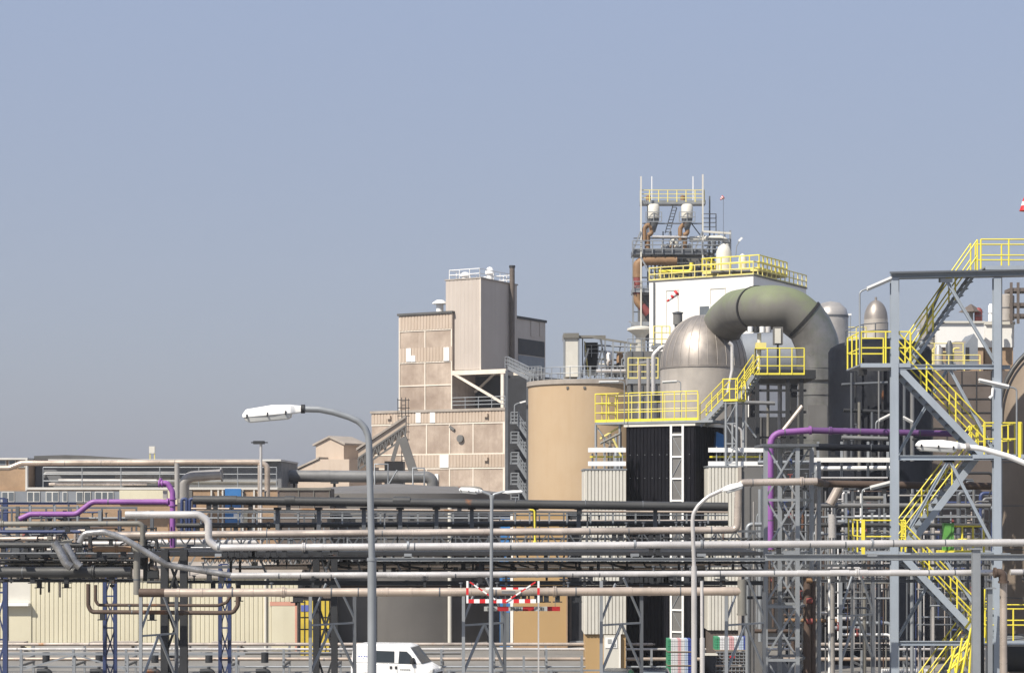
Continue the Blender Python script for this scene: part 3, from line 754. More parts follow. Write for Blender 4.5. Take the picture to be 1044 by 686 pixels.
mb.build('brace', 'galv_dark', fh)
mb = MB(); mb.rail([Q(592, 386, -0.5), Q(648, 386, -0.5)], h=1.1, r=0.035, step=0.8, mids=2); mb.build('handrail', 'galv', fh)
MB().rail([Q(596, 364, 1.2), Q(610, 364, 1.2)], h=1.1, r=0.035, step=0.5, mids=2).build('handrail', 'galv', fh)
for i, (a_, b_) in enumerate((((578, 384), (578, 345)), ((594, 385), (594, 345)), ((600, 384), (596, 348)), ((619, 385), (613, 346)), ((628, 385), (633, 349)), ((643, 385), (643, 351)))): MB().beam(Q(*a_, 0.9 + 0.2*i), Q(*b_, 0.9 + 0.2*i), 0.1).build('inner_post', ['galv', 'galv_dark', 'yellow_soft'][i % 3], fh)
for i, py in enumerate((352, 358, 366, 371)): MB().tube([Q(609, py, 1.6), Q(648, py + 2, 1.6)], 0.09, 6).build('level_pipe', ['galv', 'olive_pipe', 'galv_dark', 'pale_clad'][i], fh)
MB().box(Q(626, 384, 2), Q(646, 372, 2.6)).build('pump_block', 'grey_wall', fh)
for i in range(5): MB().tube([Q(613 + 7*i, 384, 0.6), Q(613 + 7*i, 366 + 3*(i % 3), 0.6), Q(617 + 7*i, 364 + 3*(i % 3), 0.6)], 0.07, 6, 0.2).build('riser_pipe', ['galv', 'clad', 'steel_dark'][i % 3], fh)
for k, (px, py, wd, hh, m, l) in enumerate([(621, 372, 8, 13, 'silver', 'small pale drum on the silo roof behind filter frame'), (632, 371, 7, 10, 'orange_pipe', 'small rust coloured drum on the silo roof'), (640, 374, 5, 9, 'silver_dull', 'narrow dull drum on the silo roof beside the rusty one')]):
    v = thing('roof_drum', l, 'drum', P(px, py+12, Yq+1))
    MB().lathe([(wd/2*S(Yq), 0), (wd/2*S(Yq), hh*S(Yq)), (wd/4*S(Yq), (hh+1.5)*S(Yq)), (0.02, (hh+1.6)*S(Yq))], P(px, py, Yq+1), 16).build('shell', m, v)
    MB().lathe([(0.25, 0), (0.2, 12*S(Yq))], P(px, py+12, Yq+1), 8).build('stand', 'galv_dark', v)
pipe([(608, 378), (648, 378)], 3.2, 'silver', 'short pale pipe on the silo roof behind railing', Y=175.4)
pipe([(612, 374.5), (645, 373)], 2.2, 'silver_dull', 'thin dull pipe above the short pale pipe on silo roof', Y=176.5)

# ================================================================== white building
F = Frame(768, 185, 30)
wb = thing('white_process_building', 'white clad process building with yellow roof railings behind the green duct', 'building', F.o)
xl = F.f(662, 330).x; dp = F.s_(822, 330).y; zw = F.f(768, 281).z
MB(F.M).box((xl, 0, 0), (0, dp, zw)).build('wall', 'white_clad', wb)
MB(F.M).box((xl-0.06, -0.08, zw), (0.1, dp+0.1, zw+0.12)).build('roof_edge', 'grey_wall', wb)
p, q = F.f(713.5, 330), F.f(723.5, 312)
dw = MB(F.M).box((p.x, -0.05, p.z), (q.x, -0.01, q.z)).build('door', 'glass_grey', wb)
MB(F.M).box((q.x, -0.1, p.z), (q.x+0.12, -0.01, q.z+0.1)).build('frame', 'white', dw)
for (x0, x1, y0, y1) in ((679, 692, 296, 340), (724, 740, 294, 310)):
    p, q = F.f(x0, y1), F.f(x1, y0)
    mb = MB(F.M); mb.box((p.x, -0.05, p.z), (p.x+0.06, -0.01, q.z)).box((q.x-0.06, -0.05, p.z), (q.x, -0.01, q.z)).box((p.x, -0.06, q.z), (q.x, -0.012, q.z+0.08))
    mb.build('panel_outline', 'pale_clad', wb)
MB(F.M).box((F.f(666.5, 300).x, -0.14, 10), (F.f(668, 300).x, -0.01, zw-0.1)).build('downpipe', 'galv_dark', wb)
MB(F.M).rail([(0, dp, zw+.1), (0, 0, zw+.1), (xl, 0, zw+.1), (xl, dp, zw+.1)], h=1.25, r=0.055, step=1.15, mids=1, toe=0.15).build('roof_railing', 'yellow_soft', wb)
# roof platform
p0 = F.f(716, 275, 2.0); p1 = F.f(772, 272, 2.0)
pf = thing('roof_platform', 'raised yellow railed platform on the white building roof', 'platform', F.M @ Vector(((p0.x+p1.x)/2, 3, zw)))
zp = F.f(740, 276, 2.0).z
xr = p1.x + 0.2; x_l = p0.x
MB(F.M).box((x_l, 2, zp-0.2), (xr, 6, zp)).build('deck', 'yellow_soft', pf)
MB(F.M).rail([(xr, 9, zp), (xr, 2, zp), (x_l, 2, zp), (x_l, 6, zp)], h=1.3, r=0.06, step=0.95, mids=1, toe=0.15).build('railing', 'yellow', pf)
MB(F.M).box((xr-1.5, 6, zp-0.2), (xr, 9, zp)).build('side_deck', 'yellow_soft', pf)
for x in (x_l+0.2, (x_l+xr)/2, xr-0.2): MB(F.M).beam((x, 2.2, zw), (x, 2.2, zp-0.2), 0.16).build('leg', 'galv', pf)
for x in (x_l+1.5, (x_l+xr)/2+1.5): MB(F.M).beam((x, 5.8, zw), (x, 5.8, zp-0.2), 0.16).build('leg', 'galv', pf)
for k, (px, rad, hh, l) in enumerate([(738, 0.75, 2.9, 'tall pale vessel on the yellow roof platform'), (757, 0.4, 1.8, 'thin pale filter pot beside the tall platform vessel')]):
    c = F.f(px, 270, 4.0); cc = F.M @ Vector((c.x, 4, zp))
    v = thing('roof_vessel', l, 'vessel', cc)
    MB().lathe([(rad, 0.3), (rad, hh*0.7), (rad*0.7, hh*0.9), (0.05, hh)], cc, 18).build('shell', 'pale_clad', v)
    MB().lathe([(rad*0.5, 0), (rad*0.5, 0.3)], cc, 12).build('skirt', 'galv_dark', v)
pipe([(672, 277, 190), (705, 277, 190), (705, 268, 190)], 4, 'yellow', 'yellow pipe bend on the white building roof corner', bend=1.2)
pipe([(725, 277.5), (765, 276)], 3, 'olive_pipe', 'olive pipe on the white roof under the platform', Y=186.8)
# windsock in front of the white building
def windsock(px, py, ph, ln, Yw, label, sz, pole_m='white'):
    ws = thing('windsock', label, 'windsock', P(px, ph, Yw))
    MB().tube([P(px, ph, Yw), P(px, py, Yw)], sz*0.09, 6).build('pole', pole_m, ws)
    d = Vector((-0.68, 0, -0.62)).normalized() if ln > 0 else Vector((0.68, 0, -0.62)).normalized()
    o = P(px, py, Yw); L = abs(ln) * S(Yw)
    for k in range(5):
        a_, b_ = o + d*L*k/5, o + d*L*(k+1)/5
        MB().tube([a_, b_], 1, 10, rads=[sz*(1-0.14*k), sz*(1-0.14*(k+1))]).build('sock_stripe', 'red' if k % 2 == 0 else 'white', ws)
    return ws
windsock(690.5, 298, 322, 14, 178, 'red and white windsock hanging before the white wall', 0.3)
bx = thing('vent_stub', 'short grey vent stub standing before the white wall above the dome', 'vent', P(691, 332, 177))
MB().lathe([(0.42, 0), (0.42, 1.0)], P(691, 331, 178.0), 14).build('stack', 'grey_wall', bx)
MB().lathe([(0.5, 1.0), (0.5, 1.1), (0.1, 1.2)], P(691, 331, 178.0), 14).build('cap', 'galv_dark', bx)
MB().lathe([(0.3, -6), (0.3, 0)], P(691, 331, 178.0), 10).build('stem', 'galv_dark', bx)
windsock(737.5, 201, 262, 4, 200, 'tiny red windsock on a thin mast behind the white building', 0.22, 'galv_dark')

# ================================================================== process tower behind
Yp = 205.0
pt = thing('process_tower', 'tall open steel process tower with two white cyclones and yellow top railing', 'tower', ground_at(690, Yp))
def T(px, py, dy=0.0): return P(px, py, Yp + dy)
D = 5.0
cols = [(653.5, 180), (716.5, 178)]
for px, top in cols:
    for dy in (0, D):
        o = 0 if dy == 0 else 7
        MB().beam(T(px+o, 400, dy*0.6), T(px+o, top + (22 if dy else 0), dy*0.6), 0.15).build('column', 'galv_dark' if dy else 'pale_clad', pt)
for px in (645.5, 733, 744.5):
    MB().beam(T(px, 400, 1), T(px, 262 if px < 700 else 235, 1), 0.2).build('column', 'galv', pt)
for px in (664.5, 706.5): MB().beam(T(px, 204, 2), T(px, 180, 2), 0.09).build('mast', 'white', pt)
MB().box(T(653, 208, 1.4), T(718, 206.6, 3)).build('deck', 'galv', pt)
for py, x0, x1, m in ((258.5, 645, 718, 'galv_dark'), (297, 645, 676, 'galv'), (331, 645, 662, 'galv')):
    MB().box(T(x0, py+1.0), T(x1, py-0.4, D*0.6)).build('deck', m, pt)
def trail(x0, x1, py, h, m, dy=0, mids=1, r=0.05, step=1.0):
    MB().rail([T(x0, py, D+dy), T(x0, py, dy), T(x1, py, dy), T(x1, py, D+dy)], h=h*S(Yp), r=r, step=step, mids=mids).build('railing', m, pt)
trail(653, 718, 206, 12, 'yellow_soft', 0.2, mids=2, r=0.05)
trail(645, 736, 258, 12.5, 'galv', -0.2, mids=2, r=0.06)
trail(646, 672, 297, 10, 'galv', -0.2)
trail(722, 745, 258, 14, 'galv_dark', 0.5, mids=3)
trail(716, 730, 236, 18, 'galv_dark', 2, mids=3)
for px in (666.5, 700.5):
    cy = MB().lathe([(5.6*S(Yp), 17*S(Yp)), (5.9*S(Yp), 18*S(Yp)), (5.9*S(Yp), 30*S(Yp)), (4.5*S(Yp), 31.5*S(Yp)), (0.05, 32*S(Yp))], T(px, 240, 0.2), 24).build('cyclone', 'pale_clad', pt)
    MB().lathe([(1.5*S(Yp), 3*S(Yp)), (5.4*S(Yp), 15*S(Yp)), (5.6*S(Yp), 17*S(Yp))], T(px, 240, 0.2), 18).build('cyclone_cone', 'galv_dark', pt)
    mb = MB(); mb.rail([T(px-8, 226, -0.5), T(px+8, 226, -0.5)], h=1.0, r=0.04, step=0.8, mids=1); mb.beam(T(px-8, 226, -0.5), T(px+8, 226, -0.5), 0.1); mb.build('cone_walkway', 'galv', pt)
for x0 in (661, 697.5):
    c = T(x0, 234, 0.2)
    MB().tube([T(x0-4, 246, 0.2), T(x0-4, 233, 0.2), T(x0-1, 229, 0.2), T(x0+3, 231, 0.2), T(x0+3.5, 238, 0.2), T(x0-0.5, 240, 0.2)], 0.24, 10, 0.4).build('rusty_loop', 'orange_pipe', pt)
MB().tube([T(665, 241.5, 0.1), T(700, 242, 0.1)], 0.14, 8).build('cross_pipe', 'silver', pt)
MB().tube([T(660, 258, 0.4), T(660, 240, 0.4)], 0.3, 10).build('rusty_drop', 'orange_pipe', pt)
MB().tube([T(698, 258, 0.4), T(698, 240, 0.4)], 0.28, 10).build('rusty_drop', 'orange_pipe', pt)
MB().lathe([(5*S(Yp), 0), (5*S(Yp), 12*S(Yp)), (3*S(Yp), 14*S(Yp)), (0.05, 14.5*S(Yp))], T(687, 258, 1.5), 18).build('receiver', 'pale_clad', pt)
rp = MB().tube([T(690, 266, 0.5), T(656, 266, 0.5), T(650, 269, 0.5), T(650, 283, 0.5)], 0.48, 12, 0.9).build('bend_pipe', 'orange_pipe', pt)
MB().tube([T(650, 279, 0.5), T(650, 300, 0.5)], 0.44, 12).build('red_pipe', 'red_pipe', pt)
MB().tube([T(650, 298, 0.5), T(650, 308, 0.5), T(659, 318, 0.5)], 0.42, 12, 0.8).build('lower_pipe', 'orange_pipe', pt)
MB().tube([T(654, 312, 0.45), T(661, 320, 0.45)], 0.44, 12).build('red_pipe', 'red_pipe', pt)
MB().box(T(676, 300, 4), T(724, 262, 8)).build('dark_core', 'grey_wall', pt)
for i in range(14):
    px = 664 + 3.9*i; MB().tube([T(px, 300, 1.2 + (i*37 % 11)*0.2), T(px, 260 + (i*53 % 9), 1.2 + (i*37 % 11)*0.2)], 0.07 + 0.03*(i % 3), 6).build('riser', ['galv', 'galv_dark', 'pale_clad', 'olive_pipe'][i % 4], pt)
for i in range(6):
    py = 263 + 5*i; MB().tube([T(662, py, 1.0 + 0.3*i), T(716, py, 1.0 + 0.3*i)], 0.07, 6).build('level_pipe', ['galv', 'pale_clad', 'galv_dark'][i % 3], pt)
for i in range(7):
    px = 676 + 4.5*i; MB().lathe([(0.22, 0), (0.22, 0.8), (0.08, 1.0)], T(px, 258, 1.0), 8).build('small_pot', ['pale_clad', 'galv', 'orange_pipe'][i % 3], pt)
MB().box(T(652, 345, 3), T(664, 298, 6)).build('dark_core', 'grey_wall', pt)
for a_, b_ in (((653, 236), (645.5, 256)), ((716, 236), (708, 256)), ((717, 262), (733, 285)), ((653, 262), (672, 296))):
    MB().beam(T(*a_, -0.1), T(*b_, -0.1), 0.16).build('brace', 'galv', pt)
for i, (a_, b_) in enumerate((((655, 300), (672, 330)), ((672, 300), (655, 330)), ((718, 240), (732, 256)), ((732, 240), (718, 256)), ((656, 240), (664, 256)), ((690, 240), (682, 256)), ((705, 228), (714, 240)))): MB().beam(T(*a_, 1), T(*b_, 1), 0.1).build('brace', 'galv_dark', pt)
for py, x0, x1 in ((228, 655, 716), (243, 646, 735), (283, 645, 676), (318, 646, 662)): MB().beam(T(x0, py, 0.6), T(x1, py, 0.6), 0.12).build('cross_beam', 'galv_dark', pt)
for px in (676, 684, 728, 739): MB().beam(T(px, 300, 2.2), T(px, 236, 2.2), 0.12).build('inner_post', 'galv_dark', pt)
mb = MB(); mb.beam(T(678, 238, 3), T(686, 210, 3), 0.1).beam(T(682, 240, 3), T(690, 212, 3), 0.1)
for i in range(9): c = T(678, 238, 3).lerp(T(686, 210, 3), (i+.5)/9); mb.box(c, c + Vector((0.45, 0.3, 0.04)))
mb.build('stair_flight', 'galv', pt)
MB().tube([T(703, 244, 0.8), T(735, 243, 0.8), T(741, 246, 0.8), T(741, 262, 0.8)], 0.3, 10, 0.5).build('side_pipe', 'pale_clad', pt)
MB().beam(T(716, 236, 0), T(745, 238, 0), 0.2).build('top_beam', 'pale_clad', pt)
for i, (x0, x1, py) in enumerate(((718, 744, 250), (718, 744, 262), (717, 732, 272))): MB().tube([T(x0, py, 1.5), T(x1, py, 1.5)], 0.12, 6).build('small_pipe', 'galv', pt)
MB().lathe([(2.2*S(Yp), 0), (2.2*S(Yp), 14*S(Yp)), (0.1, 16*S(Yp))], T(728, 258, 2.5), 12).build('small_pot', 'galv_dark', pt)
for px in (657, 692): MB().lathe([(2.5*S(Yp), 0), (2.5*S(Yp), 6*S(Yp)), (0.05, 7*S(Yp))], T(px+4, 206, 2), 12).build('vent_head', 'orange_pipe', pt)
bl = thing('jib_lamp', 'tiny white lamp arm sticking up behind the white building', 'lamp', P(754, 262, 200))
MB().tube([P(750, 262, 200), P(751, 251, 200), P(755, 244, 200)], 0.05, 6).build('arm', 'galv', bl); MB().beam(P(753, 246, 200), P(756.5, 242.5, 200), 0.2).build('lamp_head', 'white', bl)
# hooded fan on the tower foot
fan = thing('fan_hood', 'pale flared fan hood at the foot of the process tower', 'vent', P(655, 350, 200))
MB().lathe([(0.5, -3.2), (0.5, 0), (0.7, 0.2), (1.35, 0.6), (1.35, 0.8), (0.8, 1.0), (0.05, 1.05)], P(653, 343, 198), 24).build('hood', 'pale_clad', fan)
MB().beam(P(641, 327.5, 198), P(648, 331, 198), 0.12).build('arm', 'galv', fan)
# little yellow access platform between silo and dome
yp = thing('yellow_landing', 'small yellow railed landing between tan silo and domed vessel', 'platform', P(657, 392, 168))
MB().box(P(640, 391, 166), P(672, 386, 169)).build('deck', 'galv', yp)
MB().rail([P(640.5, 386, 169), P(640.5, 386, 166), P(671, 386, 166)], h=1.75, r=0.055, step=0.9, mids=2, toe=0.12).build('railing', 'yellow_soft', yp)
for px in (644, 668): MB().beam(P(px, 450, 167), P(px, 391, 167), 0.18).build('leg', 'galv_dark', yp)
MB().beam(P(648, 420, 167), P(664, 391, 167), 0.14).build('brace', 'galv', yp)
cg = thing('caged_landing', 'upper yellow cage landing against the white building corner', 'platform', P(672, 352, 176))
MB().rail([P(666.5, 352, 177), P(666.5, 352, 175.5), P(683, 352, 175.5)], h=1.7, r=0.055, step=0.75, mids=2).build('railing', 'yellow_soft', cg)
MB().box(P(666, 354, 175.5), P(684, 352, 178)).build('deck', 'galv', cg)
pipe([(666, 402), (666, 362), (674, 354), (690, 351)], 4.5, 'silver', 'pale bent pipe rising beside the domed vessel', Y=164, bend=1.5)
pipe([(652, 452), (652, 372)], 3.2, 'clad', 'thin pale riser between tan silo and domed vessel', Y=163)
pipe([(661, 452), (661, 365)], 4, 'silver_dull', 'dull riser beside thin pale riser near domed vessel', Y=164.5)
pipe([(648, 371), (668, 369)], 4.5, 'grey_pipe', 'short grey cross pipe behind the yellow landing', Y=170)
bw = thing('rear_equipment_block', 'dark equipment block half hidden between silo and domed vessel', 'building', ground_at(655, 172))
MB().box((xx(640, 172), 172, 0), (xx(700, 172), 178, zt(358, 172))).build('wall', 'grey_wall', bw)
for i, px in enumerate((643, 654, 668)): MB().box((xx(px, 172), 171.9, 0), (xx(px+1.5, 172), 171.99, zt(358, 172))).build('wall_post', 'galv_dark', bw)
mb = MB(); mb.rail([(xx(640, 172), 172.1, zt(358, 172)), (xx(668, 172), 172.1, zt(358, 172))], h=1.1, r=0.04, step=1.0, mids=2); mb.build('roof_railing', 'galv', bw)

# ================================================================== domed vessel and the big duct
Yd = 150.0
dv = thing('domed_vessel', 'stainless vessel with ribbed dome above the yellow platform', 'vessel', ground_at(717.5, Yd))
c = ground_at(717.5, Yd); rr = 44 * S(Yd); zs_ = zt(375, Yd); hh = 54 * S(Yd)
prof = [(rr * math.cos(R(a)), zs_ + hh * math.sin(R(a))) for a in range(0, 90, 6)] + [(0.02, zs_ + hh)]
MB().lathe(prof, c, 48).build('dome', 'stainless', dv)
MB().lathe([(rr*1.004, 3), (rr*1.004, zs_)], c, 48).build('shell', 'stainless_pale', dv)
MB().lathe([(rr*1.02, zs_-0.12), (rr*1.02, zs_+0.02)], c, 48).build('girth_band', 'stainless', dv)
mb = MB()
for k in range(28):
    t = 2*math.pi*k/28
    mb.tube([c + Vector((math.cos(t)*p[0]*1.003, math.sin(t)*p[0]*1.003, p[1]+0.004)) for p in prof[:-2]], 0.022, 4)
mb.build('seam', 'stainless_pale', dv)
hd = thing('horizontal_drum', 'dark blue horizontal drum behind the green duct', 'drum', ground_at(775, 156))
MB().tube([P(752, 366, 156), P(755, 366, 156), P(800, 366, 156), P(818, 366, 156), P(821, 366, 156)], 1, 28, rads=[0.6, 2.0, 2.15, 2.15, 0.6]).build('shell', 'grey_blue_wall', hd)
for px in (765, 806): MB().box(P(px, 520, 155.5), P(px+5, 385, 156.5)).build('leg', 'steel_dark', hd)
Yb = 139.0
du = thing('duct_bend', 'enormous mossy green duct arching out of the domed vessel and down', 'duct', P(835, 440, Yb))
rb_ = 22.3 * S(Yb)
pA = [P(729, 356, 150.6), P(738, 329, 148.6), P(752, 317, 145.2), P(772, 314, 141)]
pB = [P(772, 314, 141), P(788, 313, Yb), P(806, 316, Yb), P(822, 329, Yb)]
MB().tube(pA, rb_, 36, 2.5).build('inlet_section', 'duct_green', du)
MB().tube(pB, rb_*1.01, 36, 2.2).build('arch_section', 'duct_green', du)
pC = [P(818, 323, Yb), P(826, 334, Yb), P(833, 350, Yb), P(834.5, 366, Yb)]
MB().tube(pC, rb_*0.995, 36, 1.5).build('elbow_section', 'duct_grey', du)
MB().tube([P(834.3, 362, Yb), P(835.5, 389, Yb)], rb_, 36).build('riser_section', 'duct_grey', du)
MB().tube([P(835.5, 389, Yb), P(835.5, 413, Yb)], rb_*0.98, 36).build('riser_section', 'duct_grey', du)
MB().tube([P(835.5, 413, Yb), P(836, 470, Yb)], rb_*1.02, 36).build('base_section', 'duct_grey', du)
def band(cp, d, w=0.22): MB().ring(cp, d, rb_*1.045, w, 36).build('clamp_ring', 'rubber', du)
band(P(772, 314, 141), P(788, 313, Yb) - P(758, 315.5, 144))
band(P(819.5, 326, Yb), Vector((0.62, 0, -0.55)))
band(P(835.5, 389, Yb), Z, 0.12)
for py in (376, 403, 424, 449): MB().ring(P(835.4, py, Yb), Z, rb_*1.025, 0.04, 36).build('weld_seam', 'duct_grey', du)
MB().box(P(824, 437, Yb-rb_*1.03), P(843, 413, Yb-rb_*0.9)).build('patch_plate', 'grey_wall', du)
rv = thing('round_vessel', 'dull round topped vessel peeking out behind the green duct', 'vessel', ground_at(846, 152))
MB().lathe([(1.35, 0), (1.35, zt(322, 152)), (1.2, zt(315, 152)), (0.7, zt(309, 152)), (0.02, zt(307, 152))], ground_at(847, 152), 24).build('shell', 'silver_dull', rv)
MB().lathe([(1.38, zt(324, 152)), (1.38, zt(322, 152))], ground_at(847, 152), 24).build('girth_band', 'galv_dark', rv)
nt_ = thing('navy_tank', 'dark navy tank filling the gap left of the stair tower', 'tank', ground_at(893, 126))
MB().lathe([(3.3, 0), (3.3, zt(358, 126)), (3.15, zt(353.5, 126)), (2.7, zt(349.5, 126)), (1.6, zt(345.5, 126)), (0.05, zt(344, 126))], ground_at(897, 127), 48).build('shell', 'navy', nt_)
MB().lathe([(3.34, zt(440, 126)), (3.34, zt(438, 126))], ground_at(897, 127), 48).build('girth_band', 'steel_dark', nt_)
MB().ring(P(884, 402, 124.2), (0, 1, 0), 0.26, 0.3, 20).build('manhole', 'navy', nt_)
for i, (x0, y0, x1, y1, r_, m) in enumerate(((858, 392, 905, 390, 0.09, 'galv_dark'), (860, 418, 908, 420, 0.12, 'steel_dark'), (862, 436, 862, 470, 0.14, 'grey_pipe'), (868, 380, 868, 470, 0.07, 'galv_dark'), (876, 410, 876, 480, 0.1, 'olive_pipe'), (889, 420, 889, 480, 0.08, 'galv_dark'), (896, 372, 896, 470, 0.06, 'grey_pipe'), (858, 446, 905, 447, 0.13, 'grey_pipe'), (922, 390, 922, 470, 0.1, 'galv_dark'), (930, 400, 930, 470, 0.13, 'grey_pipe'))): MB().tube([P(x0, y0, 122.8 - 0.07*i), P(x1, y1, 122.8 - 0.07*i)], r_, 8).build('pipework', m, nt_)
MB().rail([P(862, 352, 124.2), P(880, 345, 124.2), P(905, 343, 124.2)], h=0.9, r=0.035, step=0.9, mids=1).build('top_railing', 'galv_dark', nt_)
for px in (872, 900): MB().tube([P(px, 350, 123.5), P(px, 560, 123.5)], 0.07, 6).build('riser', 'steel_dark', nt_)
dvs = thing('small_domed_vessel', 'slim steel vessel with domed top left of the stair tower', 'vessel', ground_at(893, 165))
rs = 12 * S(165)
MB().lathe([(rs, 5), (rs, zt(326, 165))], ground_at(893, 165), 24).build('shell', 'stainless_pale', dvs)
MB().lathe([(rs*math.cos(R(a)), zt(326, 165) + 20*S(165)*math.sin(R(a))) for a in range(0, 90, 10)] + [(0.1, zt(306, 165)), (0.1, zt(303, 165))], ground_at(893, 165), 24).build('dome', 'stainless', dvs)
pd_ = thing('pale_deck', 'pale railed deck around the slim domed vessel', 'platform', P(870, 350, 163))
MB().box(P(853, 347, 163), P(883, 343.5, 166)).build('deck', 'pale_clad', pd_)
MB().rail([P(853, 344, 163), P(883, 344, 163)], h=0.85, r=0.04, step=0.9, mids=1).build('railing', 'yellow_soft', pd_)
for px in (856, 880): MB().beam(P(px, 420, 164), P(px, 347, 164), 0.2).build('leg', 'galv', pd_)
lp = thing('deck_lamp', 'tiny lamp on a thin post above the pale deck', 'lamp', P(867, 344, 163))
MB().tube([P(867, 344, 163), P(867, 322, 163)], 0.04, 6).build('pole', 'galv', lp); MB().beam(P(862, 321, 163), P(868, 320.5, 163), 0.15).build('lamp_head', 'white', lp)

# ================================================================== background right of the stair tower
wbx = thing('white_block', 'white wall block with tan base seen through the stair tower', 'building', ground_at(985, 168))
MB().box((xx(955, 168), 168, zt(354, 168)), (xx(1003, 168), 176, zt(329.5, 168))).build('upper_wall', 'white_clad', wbx)
MB().box((xx(955, 168), 168.2, 0), (xx(1003, 168), 176, zt(354, 168))).build('lower_wall', 'brick', wbx)
MB().box((xx(954.5, 168), 167.8, zt(329.5, 168)), (xx(1003.5, 168), 176.2, zt(327.5, 168))).build('roof_edge', 'pale_clad', wbx)
wbb = thing('white_block', 'second white block right of the stair column above the domed tank', 'building', ground_at(1025, 171))
MB().box((xx(1004.5, 171), 171, zt(354, 171)), (xx(1034, 171), 176, zt(331, 171))).build('upper_wall', 'white_clad', wbb)
MB().box((xx(1005, 171), 171.2, 0), (xx(1033.5, 171), 176, zt(354, 171))).build('lower_wall', 'brick', wbb)
MB().box((xx(1004, 171), 170.8, zt(331, 171)), (xx(1034.5, 171), 176.2, zt(328, 171))).build('roof_edge', 'pale_clad', wbb)
mh = thing('machine_house', 'grey machine house with gable and dark opening behind upper stair', 'building', ground_at(985, 150))
MB().prism([P(984, 375, 150), P(997, 375, 150), P(997, 346, 150), P(993, 340, 150), P(984, 352, 150)], (0, 3, 0)).build('wall', 'grey_blue_wall', mh)
MB().box(P(974, 375, 151), P(984, 350, 153)).build('side_box', 'roof_pale', mh)
for i in range(5): MB().tube([P(944+7*i, 377, 149), P(944+7*i, 350 + 5*(i % 3), 149), P(950+7*i, 350 + 5*(i % 3), 149)], 0.07, 6, 0.2).build('feed_pipe', ['galv', 'yellow_soft', 'galv_dark'][i % 3], mh)
MB().rail([P(938, 377, 148.5), P(982, 377, 148.5)], h=2.0, r=0.04, step=1.0, mids=2).build('railing', 'yellow_soft', mh)
MB().box(P(984.5, 368, 149.97), P(988, 354, 150.02)).build('opening', 'black_plastic', mh)
for i, (px, w_, y0, y1, m, l) in enumerate([(1026, 8, 327, 302, 'stainless_pale', 'pale upright cylinder above the second white block'), (945, 7, 372, 322, 'silver_dull', 'tall dull cylinder behind the upper stair flight'), (997.5, 4, 329, 316, 'red_pipe', 'small dusky red drum on the white block roof'), (1010, 2.4, 328, 312, 'white', 'thin white vent on the white block roof')]):
    v = thing('rooftop_cylinder', l, 'cylinder', P(px, y0, 170))
    MB().lathe([(w_*S(170), 0), (w_*S(170), (y0-y1)*S(170)), (w_*0.5*S(170), (y0-y1+2)*S(170)), (0.02, (y0-y1+2.4)*S(170))], P(px, y0, 169), 18).build('shell', m, v)
    MB().lathe([(w_*1.06*S(170), (y0-y1)*0.5*S(170)), (w_*1.06*S(170), ((y0-y1)*0.5+0.7)*S(170))], P(px, y0, 169), 18).build('hoop', 'galv_dark', v)
hp = thing('pyramid_hood', 'low dark pyramid hood on the white block roof', 'vent', P(990, 329, 167))
MB().lathe([(1.1, 0.9), (0.05, 1.6)], P(990, 329, 169), 4, False).build('hood', 'brown_panel', hp); MB().beam(P(990, 329, 169), P(990, 317, 169), 0.3).build('stack', 'grey_wall', hp)
sf = thing('roof_scaffold', 'rusty brown scaffold frame above the second white block', 'scaffold', P(1040, 325, 172))
for px in (1031, 1038, 1046): MB().beam(P(px, 330, 168), P(px, 288, 168), 0.2).build('post', 'brown_panel', sf)
for py in (296, 311, 322): MB().box(P(1030, py+1, 168), P(1060, py, 170)).build('deck', 'brown_panel', sf)
rw = thing('rusty_plate_house', 'dark house of rusty plates behind the middle stair landing', 'building', ground_at(970, 135))
MB().box((xx(935, 135), 135, 0), (xx(1030, 135), 142, zt(378, 135))).build('wall', 'brown_panel', rw)
mb = MB()
for py in (392, 406, 420, 436, 452): mb.box((xx(935, 135), 134.94, zt(py+0.7, 135)), (xx(1030, 135), 134.99, zt(py, 135)))
for px in (950, 965, 980, 995, 1010): mb.box((xx(px, 135), 134.945, zt(470, 135)), (xx(px+0.7, 135), 134.992, zt(378, 135)))
mb.build('plate_seam', 'dark_wall', rw)
MB().rail([(xx(936, 135), 135.2, zt(378, 135)), (xx(1000, 135), 135.2, zt(378, 135))], h=1.1, r=0.04, step=1.2, mids=2).build('roof_railing', 'yellow_soft', rw)
for i, px in enumerate((942, 957, 968)):
    v = thing('roof_pot', ['squat pot on the rusty house roof nearest the left stair column', 'middle small pot on the rusty house roof', 'slim pot on the rusty house roof beside machine house'][i], 'vessel', P(px, 378, 137))
    MB().lathe([(0.35-0.06*i, 0), (0.35-0.06*i, 1.2+0.3*i), (0.1, 1.5+0.3*i)], P(px, 378, 137), 12).build('shell', ['stainless_pale', 'silver_dull', 'galv_dark'][i], v)
    MB().tube([P(px, 370, 137), P(px+6, 370, 137), P(px+6, 378, 137)], 0.08, 6, 0.2).build('spout', 'galv', v)
